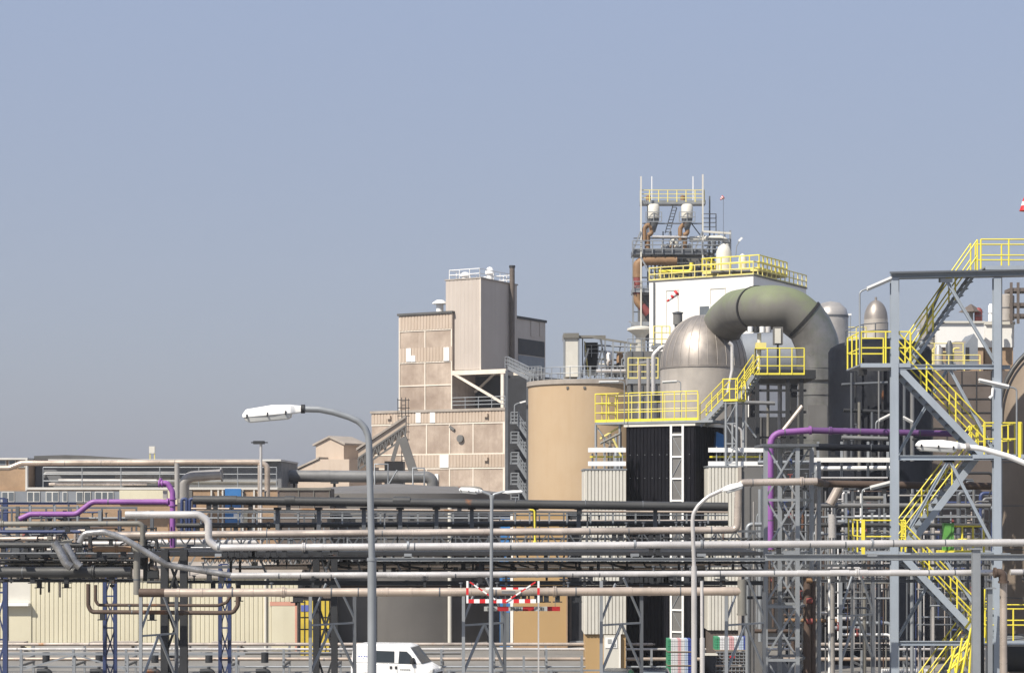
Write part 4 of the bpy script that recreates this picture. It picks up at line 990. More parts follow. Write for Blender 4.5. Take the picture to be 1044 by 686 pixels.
# large rounded tank at the right edge
Yb2 = 84.0
bt = thing('bulk_tank', 'large brown round topped tank right of the stair tower', 'tank', ground_at(1078, Yb2+2))
c = ground_at(1080, Yb2+2.5); rr = 66 * S(Yb2)
zz = zt(425, Yb2); hh = 80 * S(Yb2)
MB().lathe([(rr, 0), (rr, zz)] + [(rr*math.cos(R(a)), zz + hh*math.sin(R(a))) for a in range(6, 90, 6)] + [(0.02, zz+hh)], c, 64).build('shell', 'bulk_tank', bt)
for py in (470, 515, 560, 610): MB().lathe([(rr*1.006, zt(py+1, Yb2)), (rr*1.006, zt(py, Yb2))], c, 64).build('seam', 'grey_wall', bt)
mb = MB()
arc = [c + Vector(((rr+0.12)*math.cos(R(a))*-1, -0.9, zz + (hh+0.12)*math.sin(R(a)))) for a in range(-10, 80, 8)]
mb.tube(arc, 0.11, 8);
mb.build('edge_shade', 'dark_pipe', bt)  # dark arc put in for the stair's shadow along the tank edge
# ================================================================== black building with yellow platform
F = Frame(708, 118, 30)
bb = thing('black_building', 'black ribbed building with pale cap under the long yellow platform', 'building', F.o)
xl = F.f(638.5, 500).x; dp = F.s_(737, 500).y; zt_ = F.f(700, 434).z
MB(F.M).box((xl, 0.06, 0), (-0.06, dp, zt_)).build('body', 'black_clad', bb)
MB(F.M).corr(xl, 0, 0, zt_, 0.0, 0.24, 0.05).build('ribbed_front', 'black_clad', bb)
MB(F.M).corr(0, dp, 0, zt_, 0.0, 0.24, 0.05, 'y').build('ribbed_side', 'black_clad', bb)
MB(F.M).box((xl-0.1, -0.15, zt_), (0.12, dp+0.1, zt_+0.17)).build('roof_cap', 'pale_clad', bb)
mb = MB(F.M)
for py in (463, 487, 512, 540):
    for k in range(9):
        x = xl + 0.3 + k*(-xl-0.6)/8; z = F.f(700, py).z; mb.box((x-0.02, -0.075, z-0.02), (x+0.02, -0.04, z+0.02))
bolt = mb.build('bolt_row', 'galv', bb)
lm = thing('lattice_riser', 'white ladder shaped lattice riser against the black building front', 'riser', F.M @ Vector((F.f(691.5, 500).x, -0.3, 0)))
x0, x1 = F.f(685.5, 500).x, F.f(697.5, 500).x
zz = F.f(690, 434).z
mb = MB(F.M)
for x in (x0, x1):
    mb.box((x-0.065, -0.22, 0), (x+0.065, -0.14, zz))
mb.build('rail', 'white', lm)
nst = 11
for k in range(nst):
    z = zz - 0.55 - k*1.32
    mb = MB(F.M); mb.box((x0+.066, -0.21, z-0.05), (x1-.066, -0.15, z+0.05))
    mb.build('rung', 'white', lm)
    if k % 2 == 0: MB(F.M).beam((x0+.07, -0.16, z-0.06), (x1-.07, -0.16, z-1.2), 0.03).build('diagonal', 'galv', lm)
    else: MB(F.M).beam((x1-.07, -0.16, z-0.06), (x0+.07, -0.16, z-1.2), 0.03).build('diagonal', 'galv', lm)
MB(F.M).box((x0+.06, -0.13, 0), (x1-.06, -0.09, zz-0.4)).build('back_sheet', 'grey_wall', lm)
# platform
zp = zt_ + 0.32
yp = thing('yellow_platform', 'long yellow railed platform with stair above the black building', 'platform', F.M @ Vector((xl/2, 1, zp)))
xa = F.f(608, 432).x; xb = F.f(728, 432).x
MB(F.M).box((xa, -0.2, zp-0.14), (xb, 2.6, zp)).build('deck', 'galv', yp)
MB(F.M).rail([(xa, 2.6, zp), (xa, -0.15, zp), (xb-1.0, -0.15, zp)], h=1.75, r=0.032, step=0.8, mids=2, toe=0.16).build('front_railing', 'yellow', yp)
MB(F.M).rail([(xa, 2.6, zp), (xb-2.2, 2.6, zp)], h=1.75, r=0.03, step=1.2, mids=1, toe=0.1).build('back_railing', 'yellow_soft', yp)
def lpt(px, py, v): return F.f(px, py, v)
for px in (607.5, 632):
    p = lpt(px, 432, 0.1); MB(F.M).box((p.x-0.06, 0.04, zt_-2.9), (p.x+0.06, 0.16, zp-0.15)).build('leg', 'galv', yp)
p, q = lpt(609, 436, 0.1), lpt(625, 458, 0.1); MB(F.M).beam((p.x, 0.1, p.z), (q.x, 0.1, q.z), 0.07).build('brace', 'galv', yp)
p, q = lpt(612, 447, 0.3), lpt(634, 434, 0.3); MB(F.M).beam((p.x, 0.3, p.z), (q.x, 0.3, q.z), 0.1).build('brace', 'yellow_soft', yp)
def stair(fr, p, q, wd, n, parent, m_str, m_tread, m_rail, h=1.1, r=0.03, post=1.0, mids=1, near=True, far=True):
    """a straight flight between two points in local axes, wd wide along local y"""
    p, q = Vector(p), Vector(q)
    for d in (0, wd): MB(fr).beam(p + Vector((0, d, -0.1)), q + Vector((0, d, -0.1)), 0.05, 0.24).build('stringer', m_str, parent)
    for i in range(n):
        c = p.lerp(q, (i + 0.5) / n)
        MB(fr).box(c + Vector((-0.13, 0.03, -0.02)), c + Vector((0.13, wd - 0.03, 0.02))).build('tread', m_tread, parent)
    for d, on in ((0, near), (wd, far)):
        if on: MB(fr).rail([p + Vector((0, d, 0)), q + Vector((0, d, 0))], h=h, r=r, step=post, mids=mids).build('handrail', m_rail, parent)
p, q = lpt(713, 432, 0.0), lpt(737, 407, 0.0)
stair(F.M, (p.x, 0.1, p.z), (q.x, 0.1, q.z), 0.9, 8, yp, 'galv', 'galv', 'yellow', h=1.15, mids=1)
q2 = lpt(752, 407, 0.0)
MB(F.M).box((q.x, 0, q.z-0.12), (q2.x, 1.2, q.z)).build('half_landing', 'yellow', yp)
MB(F.M).rail([(q.x, 0, q.z), (q2.x, 0, q.z), (q2.x, 1.2, q.z)], h=1.2, r=0.035, step=0.8, mids=1).build('landing_railing', 'yellow', yp)
p3 = lpt(768, 381, 1.2)
stair(F.M, (q.x+0.3, 1.2, q.z), (p3.x, 1.2, p3.z), 0.9, 8, yp, 'galv', 'galv', 'yellow', h=1.15, mids=2)
# lattice leg under the half landing
lt = thing('lattice_support', 'slim grey lattice leg under the yellow half landing', 'trestle', F.M @ Vector(((q.x+q2.x)/2, 0.5, 4)))
zA = q.z - 0.14; zB = F.f(745, 475).z - 8
for x in (q.x+0.15, q2.x-0.1):
    for y in (0.1, 1.1): MB(F.M).box((x-0.055, y-0.055, 0), (x+0.055, y+0.055, zA)).build('leg', 'galv', lt)
mb = MB(F.M)
hz = [zA - 0.1 - k*1.2 for k in range(9)]
for k, z in enumerate(hz):
    mb.beam((q.x+0.15, 0.1, z), (q2.x-0.1, 0.1, z), 0.06)
    if k: mb.beam((q.x+0.15 if k % 2 else q2.x-0.1, 0.1, z), (q2.x-0.1 if k % 2 else q.x+0.15, 0.1, hz[k-1]), 0.05)
mb.build('lacing', 'galv', lt)
# upper dark deck with yellow rail
ud = thing('upper_deck', 'dark steel upper deck with yellow rails below the duct arch', 'platform', P(790, 384, 128))
MB().box(P(768, 386, 126), P(820, 382, 131)).build('deck', 'steel_dark', ud)
MB().rail([P(770, 382, 126), P(820, 382, 126)], h=1.7, r=0.04, step=0.85, mids=2, toe=0.12).build('railing', 'yellow', ud)
MB().rail([P(770, 382, 126), P(770, 382, 130.5)], h=1.7, r=0.04, step=1.2, mids=2).build('side_railing', 'yellow', ud)
for px in (772, 803, 817): MB().beam(P(px, 700, 126.3), P(px, 386, 126.3), 0.25).build('column', 'steel_dark', ud)
for py in (398, 420, 446, 470): MB().beam(P(768, py, 126.4), P(822, py, 126.4), 0.16).build('cross_beam', 'steel_dark', ud)
MB().beam(P(758, 428, 126.2), P(771, 446, 126.2), 0.1).build('brace', 'galv', ud)
for i, (px, d, m, l) in enumerate([(783, 3.2, 'olive_pipe', 'olive riser pipe under the dark upper deck'), (795, 4.5, 'silver_dull', 'thicker dull riser pipe under the dark upper deck'), (761, 3, 'grey_pipe', 'grey riser pipe left of the dark upper deck columns')]):
    pipe([(px, 560), (px, 392)], d, m, l, Y=128)
pipe([(793, 446), (818, 414)], 4.6, 'clad', 'slanted pale pipe leaning against the duct base', Y=125)
pipe([(749, 410), (790, 411)], 4, 'grey_pipe', 'grey cross pipe behind the slim lattice leg', Y=125)
pipe([(744, 432), (756, 438), (757, 470)], 2.6, 'silver', 'small pale bent pipe behind the lattice leg', Y=121)
pipe([(743, 349), (746.5, 352), (746.5, 378), (742, 400)], 3.6, 'silver', 'pale vent pipe with hooked top beside the dome', Y=131, bend=1)
vg = thing('valve_group', 'black and white valve group under the duct arch', 'valve', P(775, 350, 127))
mb = MB(); mb.tube([P(762, 336, 127.2), P(786, 336, 127.2)], 0.16, 8); mb.build('body', 'steel_dark', vg)
for px, m in ((765, 'white'), (771, 'steel_dark'), (777, 'white'), (783, 'silver')): MB().tube([P(px, 339, 126.9), P(px, 333, 126.9)], 0.17, 10).build('bonnet', m, vg)
MB().tube([P(774, 340, 127.2), P(774, 382, 127.2)], 0.14, 8).build('stem', 'pale_clad', vg)
MB().box(P(771, 356, 126.8), P(780, 350, 127.4)).build('bracket', 'yellow_soft', vg)
cc = thing('control_cabinet', 'grey control cabinet hanging under the duct arch', 'cabinet', P(798, 352, 128))
MB().box(P(789, 351, 128), P(797, 334, 128.6)).build('case', 'grey_wall', cc); MB().box(P(790, 350, 127.94), P(796, 335, 127.99)).build('door', 'pale_clad', cc)
MB().beam(P(793, 384, 128.3), P(793, 351, 128.3), 0.12).build('post', 'galv_dark', cc)
dbk = thing('dark_process_hall', 'dark process hall behind the lattice tower and purple pipe', 'building', ground_at(880, 142))
MB().box((xx(742, 142), 142, 0), (xx(935, 142), 150, zt(425, 142))).build('wall', 'dark_wall', dbk)
mb = MB()
for px in (760, 775, 850, 880, 905): mb.box((xx(px, 142), 141.9, 0), (xx(px+1.2, 142), 141.99, zt(425, 142)))
for py in (470, 520, 560, 600): mb.box((xx(742, 142), 141.92, zt(py+1, 142)), (xx(935, 142), 141.985, zt(py, 142)))
mb.build('wall_rib', 'grey_wall', dbk)
for k, (x0, x1, y0, y1) in enumerate(((838, 846, 528, 512), (852, 866, 550, 528), (870, 884, 596, 560), (930, 941, 550, 525), (905, 912, 565, 505))):
    MB().box((xx(x0, 142), 141.86, zt(y0, 142)), (xx(x1, 142), 141.9, zt(y1, 142))).build('wall_panel', ['grey_wall', 'grey_blue_wall', 'brown_panel', 'blue_door', 'black_plastic'][k], dbk)
gwl = thing('grey_service_hall', 'low grey service hall behind the stair tower foot', 'building', ground_at(930, 128))
MB().box((xx(838, 128), 128, 0), (xx(1010, 128), 133, zt(548, 128))).build('wall', 'grey_wall', gwl)
MB().box((xx(838, 128), 127.9, zt(655, 128)), (xx(1010, 128), 127.98, zt(632, 128))).build('dark_opening', 'black_plastic', gwl)
MB().box((xx(866, 128), 127.85, zt(618, 128)), (xx(889, 128), 127.97, zt(612, 128))).build('sign_panel', 'pale_clad', gwl)
MB().box((xx(888, 128), 127.8, zt(655, 128)), (xx(926, 128), 127.89, zt(636, 128))).build('blue_door', 'blue_steel', gwl)
mb = MB()
for px in (855, 895, 935, 975): mb.box((xx(px, 128), 127.88, 0), (xx(px+1.5, 128), 127.99, zt(548, 128)))
mb.build('wall_rib', 'dark_wall', gwl)

# ================================================================== white corrugated boxes with guard boards
def corr_box(name, label, px0, px1, pt_, pb, Yc, base, side=None):
    t = thing(name, label, 'building', ground_at((px0+px1)/2, Yc))
    MB().box((xx(px0, Yc), Yc+0.06, 0 if base is None else zt(pb, Yc)), (xx(px1, Yc), Yc+4, zt(pt_, Yc))).build('body', 'pale_clad', t)
    MB().corr(xx(px0, Yc), xx(px1, Yc), zt(pb, Yc), zt(pt_, Yc)-0.02, Yc, 0.2, 0.07).build('ribbed_front', 'pale_clad', t)
    MB().box((xx(px0, Yc)-0.05, Yc-0.1, zt(pt_, Yc)), (xx(px1, Yc)+0.05, Yc+4, zt(pt_, Yc)+0.08)).build('roof_edge', 'galv', t)
    if base: MB().box((xx(px0, Yc)+0.1, Yc+0.1, 0), (xx(px1, Yc)-0.02, Yc+3.8, zt(pb, Yc))).build('base_wall', base, t)
    return t
cb1 = corr_box('ribbed_cabin', 'pale ribbed cabin on a tan base left of the black building', 595.5, 638.3, 479, 646, 116.5, 'tan_wall')
dd = MB().box((xx(615.5, 116.5), 116.4, 0), (xx(631.5, 116.5), 116.58, zt(647, 116.5))).build('door', 'pale_clad', cb1)
ppw = MB().box((xx(617, 116.5), 116.36, zt(660, 116.5)), (xx(629, 116.5), 116.395, zt(649.5, 116.5))).build('notice', 'white', cb1)
MB().box((xx(619.5, 116.5), 116.33, zt(655, 116.5)), (xx(623, 116.5), 116.355, zt(651, 116.5))).box((xx(624.5, 116.5), 116.33, zt(658.5, 116.5)), (xx(627.5, 116.5), 116.355, zt(655.5, 116.5))).build('mark', 'sign_grey', ppw)
MB().box((xx(631.5, 116.5), 116.35, 0), (xx(632.6, 116.5), 116.57, zt(646, 116.5))).build('frame', 'white', dd)
cb2 = corr_box('ribbed_cabin', 'pale ribbed cabin with darker right end beside the lattice tower', 721.5, 756, 476, 642, 116.5, 'brown_panel')
MB().box((xx(756, 116.5), 116.5, 0), (xx(779, 116.5), 121, zt(476, 116.5))).build('side_wall', 'grey_wall', cb2)
MB().box((xx(752.5, 116.5), 116.3, 0), (xx(755.5, 116.5), 116.42, zt(476, 116.5))).build('corner_strip', 'roof_pale', cb2)
def guard(name, label, px0, px1, Yc, ptop):
    t = thing(name, label, 'railing', P((px0+px1)/2, 479, Yc), 'white guard boards on cabin roofs' if False else None)
    for py in (456.3, 470.2): MB().box((xx(px0, Yc), Yc-0.08, zt(py+4.6, Yc)), (xx(px1, Yc), Yc, zt(py, Yc))).build('board', 'white', t)
    MB().box((xx(px0+2, Yc), Yc+0.3, zt(466.3, Yc)), (xx(px1, Yc), Yc+0.36, zt(464.6, Yc))).build('yellow_rail', 'yellow', t)
    n = 4
    for k in range(n):
        px = px0 + 8 + (px1 - px0 - 12)*k/(n-1); MB().box((xx(px, Yc), Yc+0.02, zt(ptop, Yc)), (xx(px+1.2, Yc), Yc+0.1, zt(455, Yc))).build('post', 'galv', t)
    return t
guard('guard_rail', 'white double board guard rail on the tan based ribbed cabin', 599.5, 638, 117.2, 479)
guard('guard_rail', 'white double board guard rail on cabin beside the lattice tower', 722, 778, 117.2, 476)
for k, (px, m) in enumerate(((622, 'yellow_soft'), (628, 'pale_clad'))):
    v = thing('roof_filter', ['dusty yellow filter pot behind the white guard boards', 'pale filter pot behind the white guard boards'][k], 'filter', P(px, 479, 119))
    MB().lathe([(0.16, 0), (0.16, 1.3), (0.08, 1.45), (0.08, 2.2)], P(px, 479, 119), 12).build('shell', ['olive_pipe', 'galv'][k], v)
    MB().tube([P(px, 452, 119), P(px-5, 450, 119), P(px-8, 444, 119)], 0.07, 8, 0.2).build('spout', 'olive_pipe', v)
for k, (x0, y0, x1, y1, d, m) in enumerate(((612, 452, 632, 442, 2.5, 'olive_pipe'), (616, 479, 616, 447, 2, 'galv'), (625, 447, 634, 466, 2.4, 'yellow_soft'), (604, 479, 604, 462, 2, 'galv_dark'), (633, 479, 633, 440, 1.8, 'steel_dark'))):
    pipe([(x0, y0), (x1, y1)], d, m, ['slanted olive pipe under the yellow platform left end', 'thin upright grey pipe under the platform left end', 'dusty yellow slanted pipe under the platform left end', 'short dull upright pipe behind guard boards', 'dark upright pipe at the black building corner'][k], Y=118.6)
bp = thing('blue_tarpaulin', 'small blue panel box behind the guard rail right of the black building', 'box', P(733, 457, 119))
MB().prism([P(729.5, 458, 119), P(738, 458, 119), P(738, 443, 119), P(730.5, 440, 119)], (0, 1.4, 0)).build('box', 'blue_door', bp)
MB().beam(P(734, 500, 119.6), P(734, 458, 119.6), 0.14).build('leg', 'galv_dark', bp)

# tube lights on hooked poles
def tube_light(label, px_pole, py_foot, py_top, px_end, py_end, Yc, r=0.035, spot=False, foot_kind='galv', tw=0.13):
    t = thing('tube_light', label, 'lamp', P(px_pole, py_foot, Yc))
    MB().tube([P(px_pole, py_foot, Yc), P(px_pole, py_top, Yc), P(px_end, py_end, Yc)], r, 8, 0.18).build('pole', foot_kind, t)
    a, b = P(px_pole, py_top, Yc).lerp(P(px_end, py_end, Yc), 0.22), P(px_end, py_end, Yc)
    MB().beam(a + Vector((0, -0.02, 0.03)), b + Vector((0, -0.02, 0.03)), tw*1.3, tw*0.55).build('housing', 'white', t)
    MB().tube([a + Vector((0, -0.02, -tw*0.35)), b + Vector((0, -0.02, -tw*0.35))], tw*0.38, 8).build('cover', 'lamp_lens', t)
    if spot:
        c = a.lerp(b, 0.55) + Vector((0, -0.05, -0.5))
        MB().tube([c + Vector((0.02, 0, 0.3)), c, c + Vector((-0.12, 0, -0.1))], 0.06, 8).build('spot_lamp', 'white', t)
    return t
tube_light('tube light on a hooked post at the yellow platform left end', 636.5, 432, 389, 610.5, 389.5, 119.8, 0.03)
tube_light('tube light on hooked post before the domed vessel wall', 694, 432, 388.5, 675, 389.5, 119.6, 0.03)

# coloured stacks of cans
def can_stack(px0, px1, layers, Yc, labels):
    cols_ = ['can_green', 'can_white', 'can_white', 'can_pink', 'can_white', 'can_sky', 'can_blue']
    for k, (yt, yb) in enumerate(layers):
        t = thing('can_pallet', labels[k], 'pallet', P((px0+px1)/2, yb, Yc))
        n = 7; wd = (px1 - px0) / n
        for i, cm in enumerate(cols_):
            mb = MB()
            x0, x1 = xx(px0+i*wd, Yc), xx(px0+(i+1)*wd, Yc)
            for r_ in range(5):
                z0 = zt(yb-1, Yc) + (zt(yt, Yc)-zt(yb-1, Yc))*r_/5; z1 = zt(yb-1, Yc) + (zt(yt, Yc)-zt(yb-1, Yc))*(r_+0.9)/5
                for h_ in (0, 0.5): mb.box((x0+(x1-x0)*h_+0.008, Yc+0.02*(r_ % 2), z0), (x0+(x1-x0)*(h_+0.47), Yc+1.2, z1))
            mb.build('can_column', cm, t)
        MB().box((xx(px0, Yc), Yc-0.02, zt(yb, Yc)), (xx(px1, Yc), Yc+1.2, zt(yb-1, Yc))).build('pallet_board', 'wood', t)
    return t
can_stack(680.5, 705, [(651, 664.5), (665, 678.5), (679, 694)], 110.5, ['topmost pallet of striped cans in the stack before the black building', 'middle pallet of striped cans in the stack before the black building', 'lowest pallet of striped cans in the stack before the black building'])
can_stack(729, 763, [(649, 663)], 112.5, ['pallet of green white and blue cans on a dull crate by the lattice tower'])
cr = thing('wire_crate', 'dull grey mesh crate under the coloured cans by the lattice tower', 'crate', P(746, 678, 112.5))
MB().box(P(730, 677.5, 112.5), P(762, 664, 113.6)).build('load', 'brown_panel', cr)
mb = MB()
for k in range(9): mb.beam(P(730+4*k, 677.5, 112.45), P(730+4*k, 664, 112.45), 0.04)
for k in range(5): mb.beam(P(730, 664.3+3.2*k, 112.42), P(762, 664.3+3.2*k, 112.42), 0.04)
mb.build('mesh', 'galv', cr)
MB().box(P(744, 671, 112.4), P(749, 668, 112.44)).build('label_plate', 'red', cr)
cr2 = thing('wire_crate', 'lower mesh crate standing on the yard under the first crate', 'crate', P(746, 692, 112.5))
MB().box(P(718, 696, 112.5), P(762, 679, 113.6)).build('load', 'brown_panel', cr2)
mb = MB()
for k in range(12): mb.beam(P(718+4*k, 696, 112.45), P(718+4*k, 679, 112.45), 0.04)
for k in range(5): mb.beam(P(718, 679.3+4*k, 112.42), P(762, 679.3+4*k, 112.42), 0.04)
mb.build('mesh', 'galv', cr2)
dk = thing('waste_bin', 'dark green waste bin between the can stacks', 'bin', P(724, 690, 112))
MB().prism([P(719, 692, 112), P(729, 692, 112), P(730, 668, 112), P(718.5, 668, 112)], (0, 0.6, 0)).build('body', 'navy', dk)
MB().box(P(718, 668, 111.95), P(730.5, 665.5, 112.65)).build('lid', 'pale_clad', dk)
# ================================================================== lattice pipe tower
Yl = 78.0
lt = thing('lattice_tower', 'tall grey lattice pipe tower carrying the purple pipe elbow', 'tower', ground_at(800, Yl))
def lattice(parent, pxs, top, Yf, Yb_, m, bays, wc=0.16, wd=0.075, bottom=None):
    zb = 0 if bottom is None else zt(bottom, Yf)
    z1 = zt(top, Yf)
    for px in pxs:
        for Yc in (Yf, Yb_):
            x = xx(px, Yf) if Yc == Yf else xx(px + 14.5, Yb_)
            MB().beam((x, Yc, zb), (x, Yc, z1), wc).build('leg', m, parent)
    xa, xb = xx(pxs[0], Yf), xx(pxs[1], Yf)
    ob = xx(pxs[0] + 14.5, Yb_) - xa
    zs_ = [zb + (z1 - zb) * k / bays for k in range(bays + 1)]
    for Yc, o in ((Yf, 0), (Yb_, ob)):
        for k in range(bays):
            mb = MB(); mb.beam((xa+o, Yc, zs_[k]), (xb+o, Yc, zs_[k+1]), wd); mb.beam((xb+o, Yc+0.06, zs_[k]), (xa+o, Yc+0.06, zs_[k+1]), wd); mb.build('cross_brace', m, parent)
    for k in range(1, bays + 1):
        mb = MB()
        mb.beam((xa, Yf-0.02, zs_[k]-0.08), (xb, Yf-0.02, zs_[k]-0.08), wd*1.5); mb.beam((xa+ob, Yb_, zs_[k]-0.08), (xb+ob, Yb_, zs_[k]-0.08), wd*1.5)
        mb.beam((xa, Yf, zs_[k]-0.08), (xa+ob, Yb_, zs_[k]-0.08), wd*1.3); mb.beam((xb, Yf, zs_[k]-0.08), (xb+ob, Yb_, zs_[k]-0.08), wd*1.3)
        mb.build('tie', m, parent)
lattice(lt, (780.5, 813), 453, Yl, Yl+2.2, 'galv', 6, 0.16, 0.07)
MB().box((xx(777, Yl), Yl-0.2, zt(455, Yl)), (xx(834, Yl), Yl+2.5, zt(452.5, Yl))).build('head_frame', 'galv_dark', lt)
lt2 = thing('lattice_stand', 'lower grey frame beside the lattice tower holding the dark beams', 'trestle', ground_at(832, 80))
for px in (827, 835): MB().beam(P(px, 720, 80.5), P(px, 470, 80.5), 0.14).build('leg', 'galv', lt2)
mb = MB()
for k in range(7): mb.beam(P(827, 690-30*k, 80.5), P(835, 665-30*k, 80.5), 0.06)
mb.build('lacing', 'galv', lt2)
rp = thing('rusty_riser_pair', 'dark rusty riser pipes running down beside the lattice tower', 'pipe', ground_at(825, 79))
MB().tube([P(823, 720, 79.2), P(823, 588, 79.2)], 0.16, 10).build('riser', 'brown_pipe', rp)
MB().tube([P(828.5, 720, 79.4), P(828.5, 592, 79.4)], 0.13, 10).build('riser', 'brown_pipe', rp)
for py, m in ((591, 'orange_pipe'), (612, 'red_pipe'), (633, 'red_pipe')): MB().ring(P(825, py, 79.1), (1, 0, 0), 0.12, 0.25).build('coupling', m, rp)
# purple pipes
pipe([(785.5, 560), (785.5, 441.5), (826, 438.6)], 6.6, 'purple', 'bright purple pipe bend rising inside the lattice tower', Y=83, bend=2.2, bands=3, n=18, cap=True)
pipe([(826.5, 438.6), (990, 442.5)], 6.4, 'purple_shaded', 'purple pipe with painted-in shade running from the bright bend to the stair tower', Y=83, bands=5, n=18, fit=4)
pp = pipe([(20, 529), (31, 524), (78, 524), (94, 511.5), (176, 511.5)], 5.6, 'purple', 'purple pipe stepping up across the left pipe rack', Y=80, bend=2.0, bands=4, n=18)
t = pipe([(176, 558), (176, 501), (170.5, 492), (164, 493)], 5.6, 'purple', 'upright purple pipe with hooked flanged top on the left rack', Y=79.8, bend=1.6, n=18)
for py in (508.5, 515): MB().ring(P(176, py, 79.8), Z, 0.16, 0.06).build('flange', 'purple', t)
MB().ring(P(171, 511.5, 79.95), (1, 0, 0), 0.155, 0.07).build('flange', 'purple', t)
for px in (162.5, 165.5): MB().ring(P(px, 493, 79.8), (1, 0, 0), 0.155, 0.06).build('flange', 'purple', t)
MB().ring(P(164, 489, 79.8), Z, 0.06, 0.15).build('valve_stem', 'purple', t)
MB().box(P(166, 508, 79.9), P(171, 500, 80.1)).build('valve_body', 'silver_dull', t)
pipe([(172, 552), (172, 534)], 1.6, 'orange_pipe', 'thin orange pipe beside the upright purple pipe', Y=79.6)

# ================================================================== rack pipes, front to back
def longp(*a, **k): return pipe(*a, **k)
longp([(142, 604), (168, 604)], 8.8, 'brown_pipe', 'dark rusty first length of the thick tan pipe at left', Y=71, bands=1, n=18)
longp([(167, 604), (758, 602.5)], 8.6, 'clad_rust', 'lowest and thickest tan pipe of the rack with banded joints', Y=71, bend=0.9, fit=25, bands=22, band_r=1.08, n=18)
st_ = thing('pipe_stub', 'upright olive pipe stub ending the lowest thick tan pipe', 'pipe', P(757, 625, 71))
MB().tube([P(756.5, 625.5, 71), P(756.5, 590.5, 71)], 0.165, 14).build('stub', 'olive_pipe', st_); MB().ring(P(756.5, 626, 71), Z, 0.19, 0.06).build('end_cap', 'olive_pipe', st_)
longp([(81, 553), (85.5, 543.5), (106, 542), (125, 548), (150, 563), (170, 575.5), (198, 580), (236, 586.5)], 6.2, 'worn_silver', 'worn silver pipe sloping down from the left rack', Y=73, bend=1.5, fit=3, bands=9, n=16)
longp([(235, 586.5), (1018, 583.5)], 6.2, 'silver', 'long level silver pipe running on from the sloping worn pipe', Y=73, bend=1.5, fit=29, bands=26, n=16)
longp([(1018, 583.5), (1023, 584.5), (1023, 720)], 7.4, 'clad', 'tan pipe dropping down past the stair tower column', Y=72.9, bend=1.0, fit=3, bands=2, n=16)
el = thing('rusty_elbow', 'rusty flanged elbow where the long silver pipe turns down', 'pipe', P(1020, 584, 72.8))
MB().tube([P(1014, 583.5, 72.7), P(1022, 584, 72.7), P(1023, 594, 72.7)], 0.16, 12, 0.2).build('elbow', 'brown_pipe', el); MB().ring(P(1014.5, 583.5, 72.7), (1, 0, 0), 0.2, 0.08).build('flange', 'brown_pipe', el); MB().ring(P(1023, 593, 72.7), Z, 0.2, 0.08).build('flange', 'brown_pipe', el)
longp([(1030, 583, 73.5), (1090, 583, 73.5)], 6, 'silver', 'short silver pipe at the far right past rusty elbow', fit=3, bands=2)
longp([(128, 524.5), (203, 524.5), (212.5, 531), (212.5, 551), (221, 558.3), (540, 556.7), (1090, 552.6)], 7.4, 'silver', 'bright silver pipe with a step down near left, crossing the whole rack', Y=74.5, bend=1.2, fit=23, bands=20, n=18)
longp([(118, 545.5), (225, 544.5), (751.5, 540), (753, 492), (833, 490.5)], 7.4, 'clad', 'warm tan rack pipe turning up near the lattice tower', Y=76.6, bend=0.9, fit=20, bands=18, n=16)
longp([(830, 490.5, 77), (836, 492, 78), (842, 493, 84), (1010, 495.5, 84)], 8, 'brown_pipe', 'pipe with shade painted in dark brown, continuing from the lattice tower', fit=4, bands=3)  # dark brown stands in for the shade along this run
longp([(197, 509.5), (480, 511), (742, 516.5)], 9, 'dark_pipe', 'thick dark pipe along the top of the rack', Y=80, fit=10, bands=9, n=16)
longp([(180, 535.5), (480, 535), (742, 533)], 5.4, 'dark_pipe', 'dark mid pipe behind the rack posts', Y=82, fit=7, bands=6)
longp([(268, 577.5), (745, 574)], 4.4, 'clad', 'thin tan pipe behind the long silver pipe', Y=79, fit=8, bands=7)
longp([(195, 518.3), (742, 522)], 2.2, 'clad_rust', 'thin rust brown line under the thick dark pipe', Y=81.2)
longp([(150, 553), (262, 553.5)], 7, 'silver', 'pale pipe short run behind the truss at left', Y=83, fit=4, bands=3)
longp([(195, 560), (330, 561)], 5.6, 'white', 'white painted short pipe under the left truss', Y=84)
longp([(-20, 534), (142, 533.5), (145.5, 536), (145.5, 556)], 5.4, 'olive_pipe', 'olive grey pipe high on the left rack with elbow', Y=76.5, bend=1, fit=6, bands=5)
longp([(-20, 542), (82, 542)], 3.6, 'blue_steel', 'dark blue thin pipe on the left rack', Y=77.6)
longp([(-20, 549.5), (57, 549)], 5, 'clad', 'short tan pipe at the left edge of the rack', Y=79, fit=3, bands=2)
longp([(-20, 555.5), (84, 555.5)], 6, 'dark_pipe', 'dark pipe feeding the silver elbows at left', Y=76.8, fit=3, bands=2)
longp([(55, 553), (59, 558), (67, 574), (73, 578)], 8.4, 'worn_silver', 'left one of two sloping silver elbows on left rack', Y=76, bend=1.2, n=16)
longp([(66, 555), (69, 560), (76, 573), (82, 578)], 8.4, 'worn_silver', 'right one of two sloping silver elbows on left rack', Y=76.4, bend=1.2, n=16)
longp([(78, 554), (131, 554)], 5, 'silver', 'pale short pipe behind the sloping silver pipe', Y=80, fit=3, bands=2)
longp([(96, 560), (136, 559.5), (139.5, 561), (139.5, 606)], 7, 'olive_pipe', 'olive upright pipe with a tan horizontal head at left', Y=73.6, bend=1.2, fit=4, bands=3)
longp([(95, 559.7), (134, 559.4)], 5.8, 'orange_pipe', 'rust tan pipe length leading to the olive upright', Y=73.5, fit=3, bands=2)
longp([(-20, 583), (134, 583)], 11, 'dark_pipe', 'thick black pipe along the bottom of the left rack', Y=77, fit=6, bands=5, n=16)
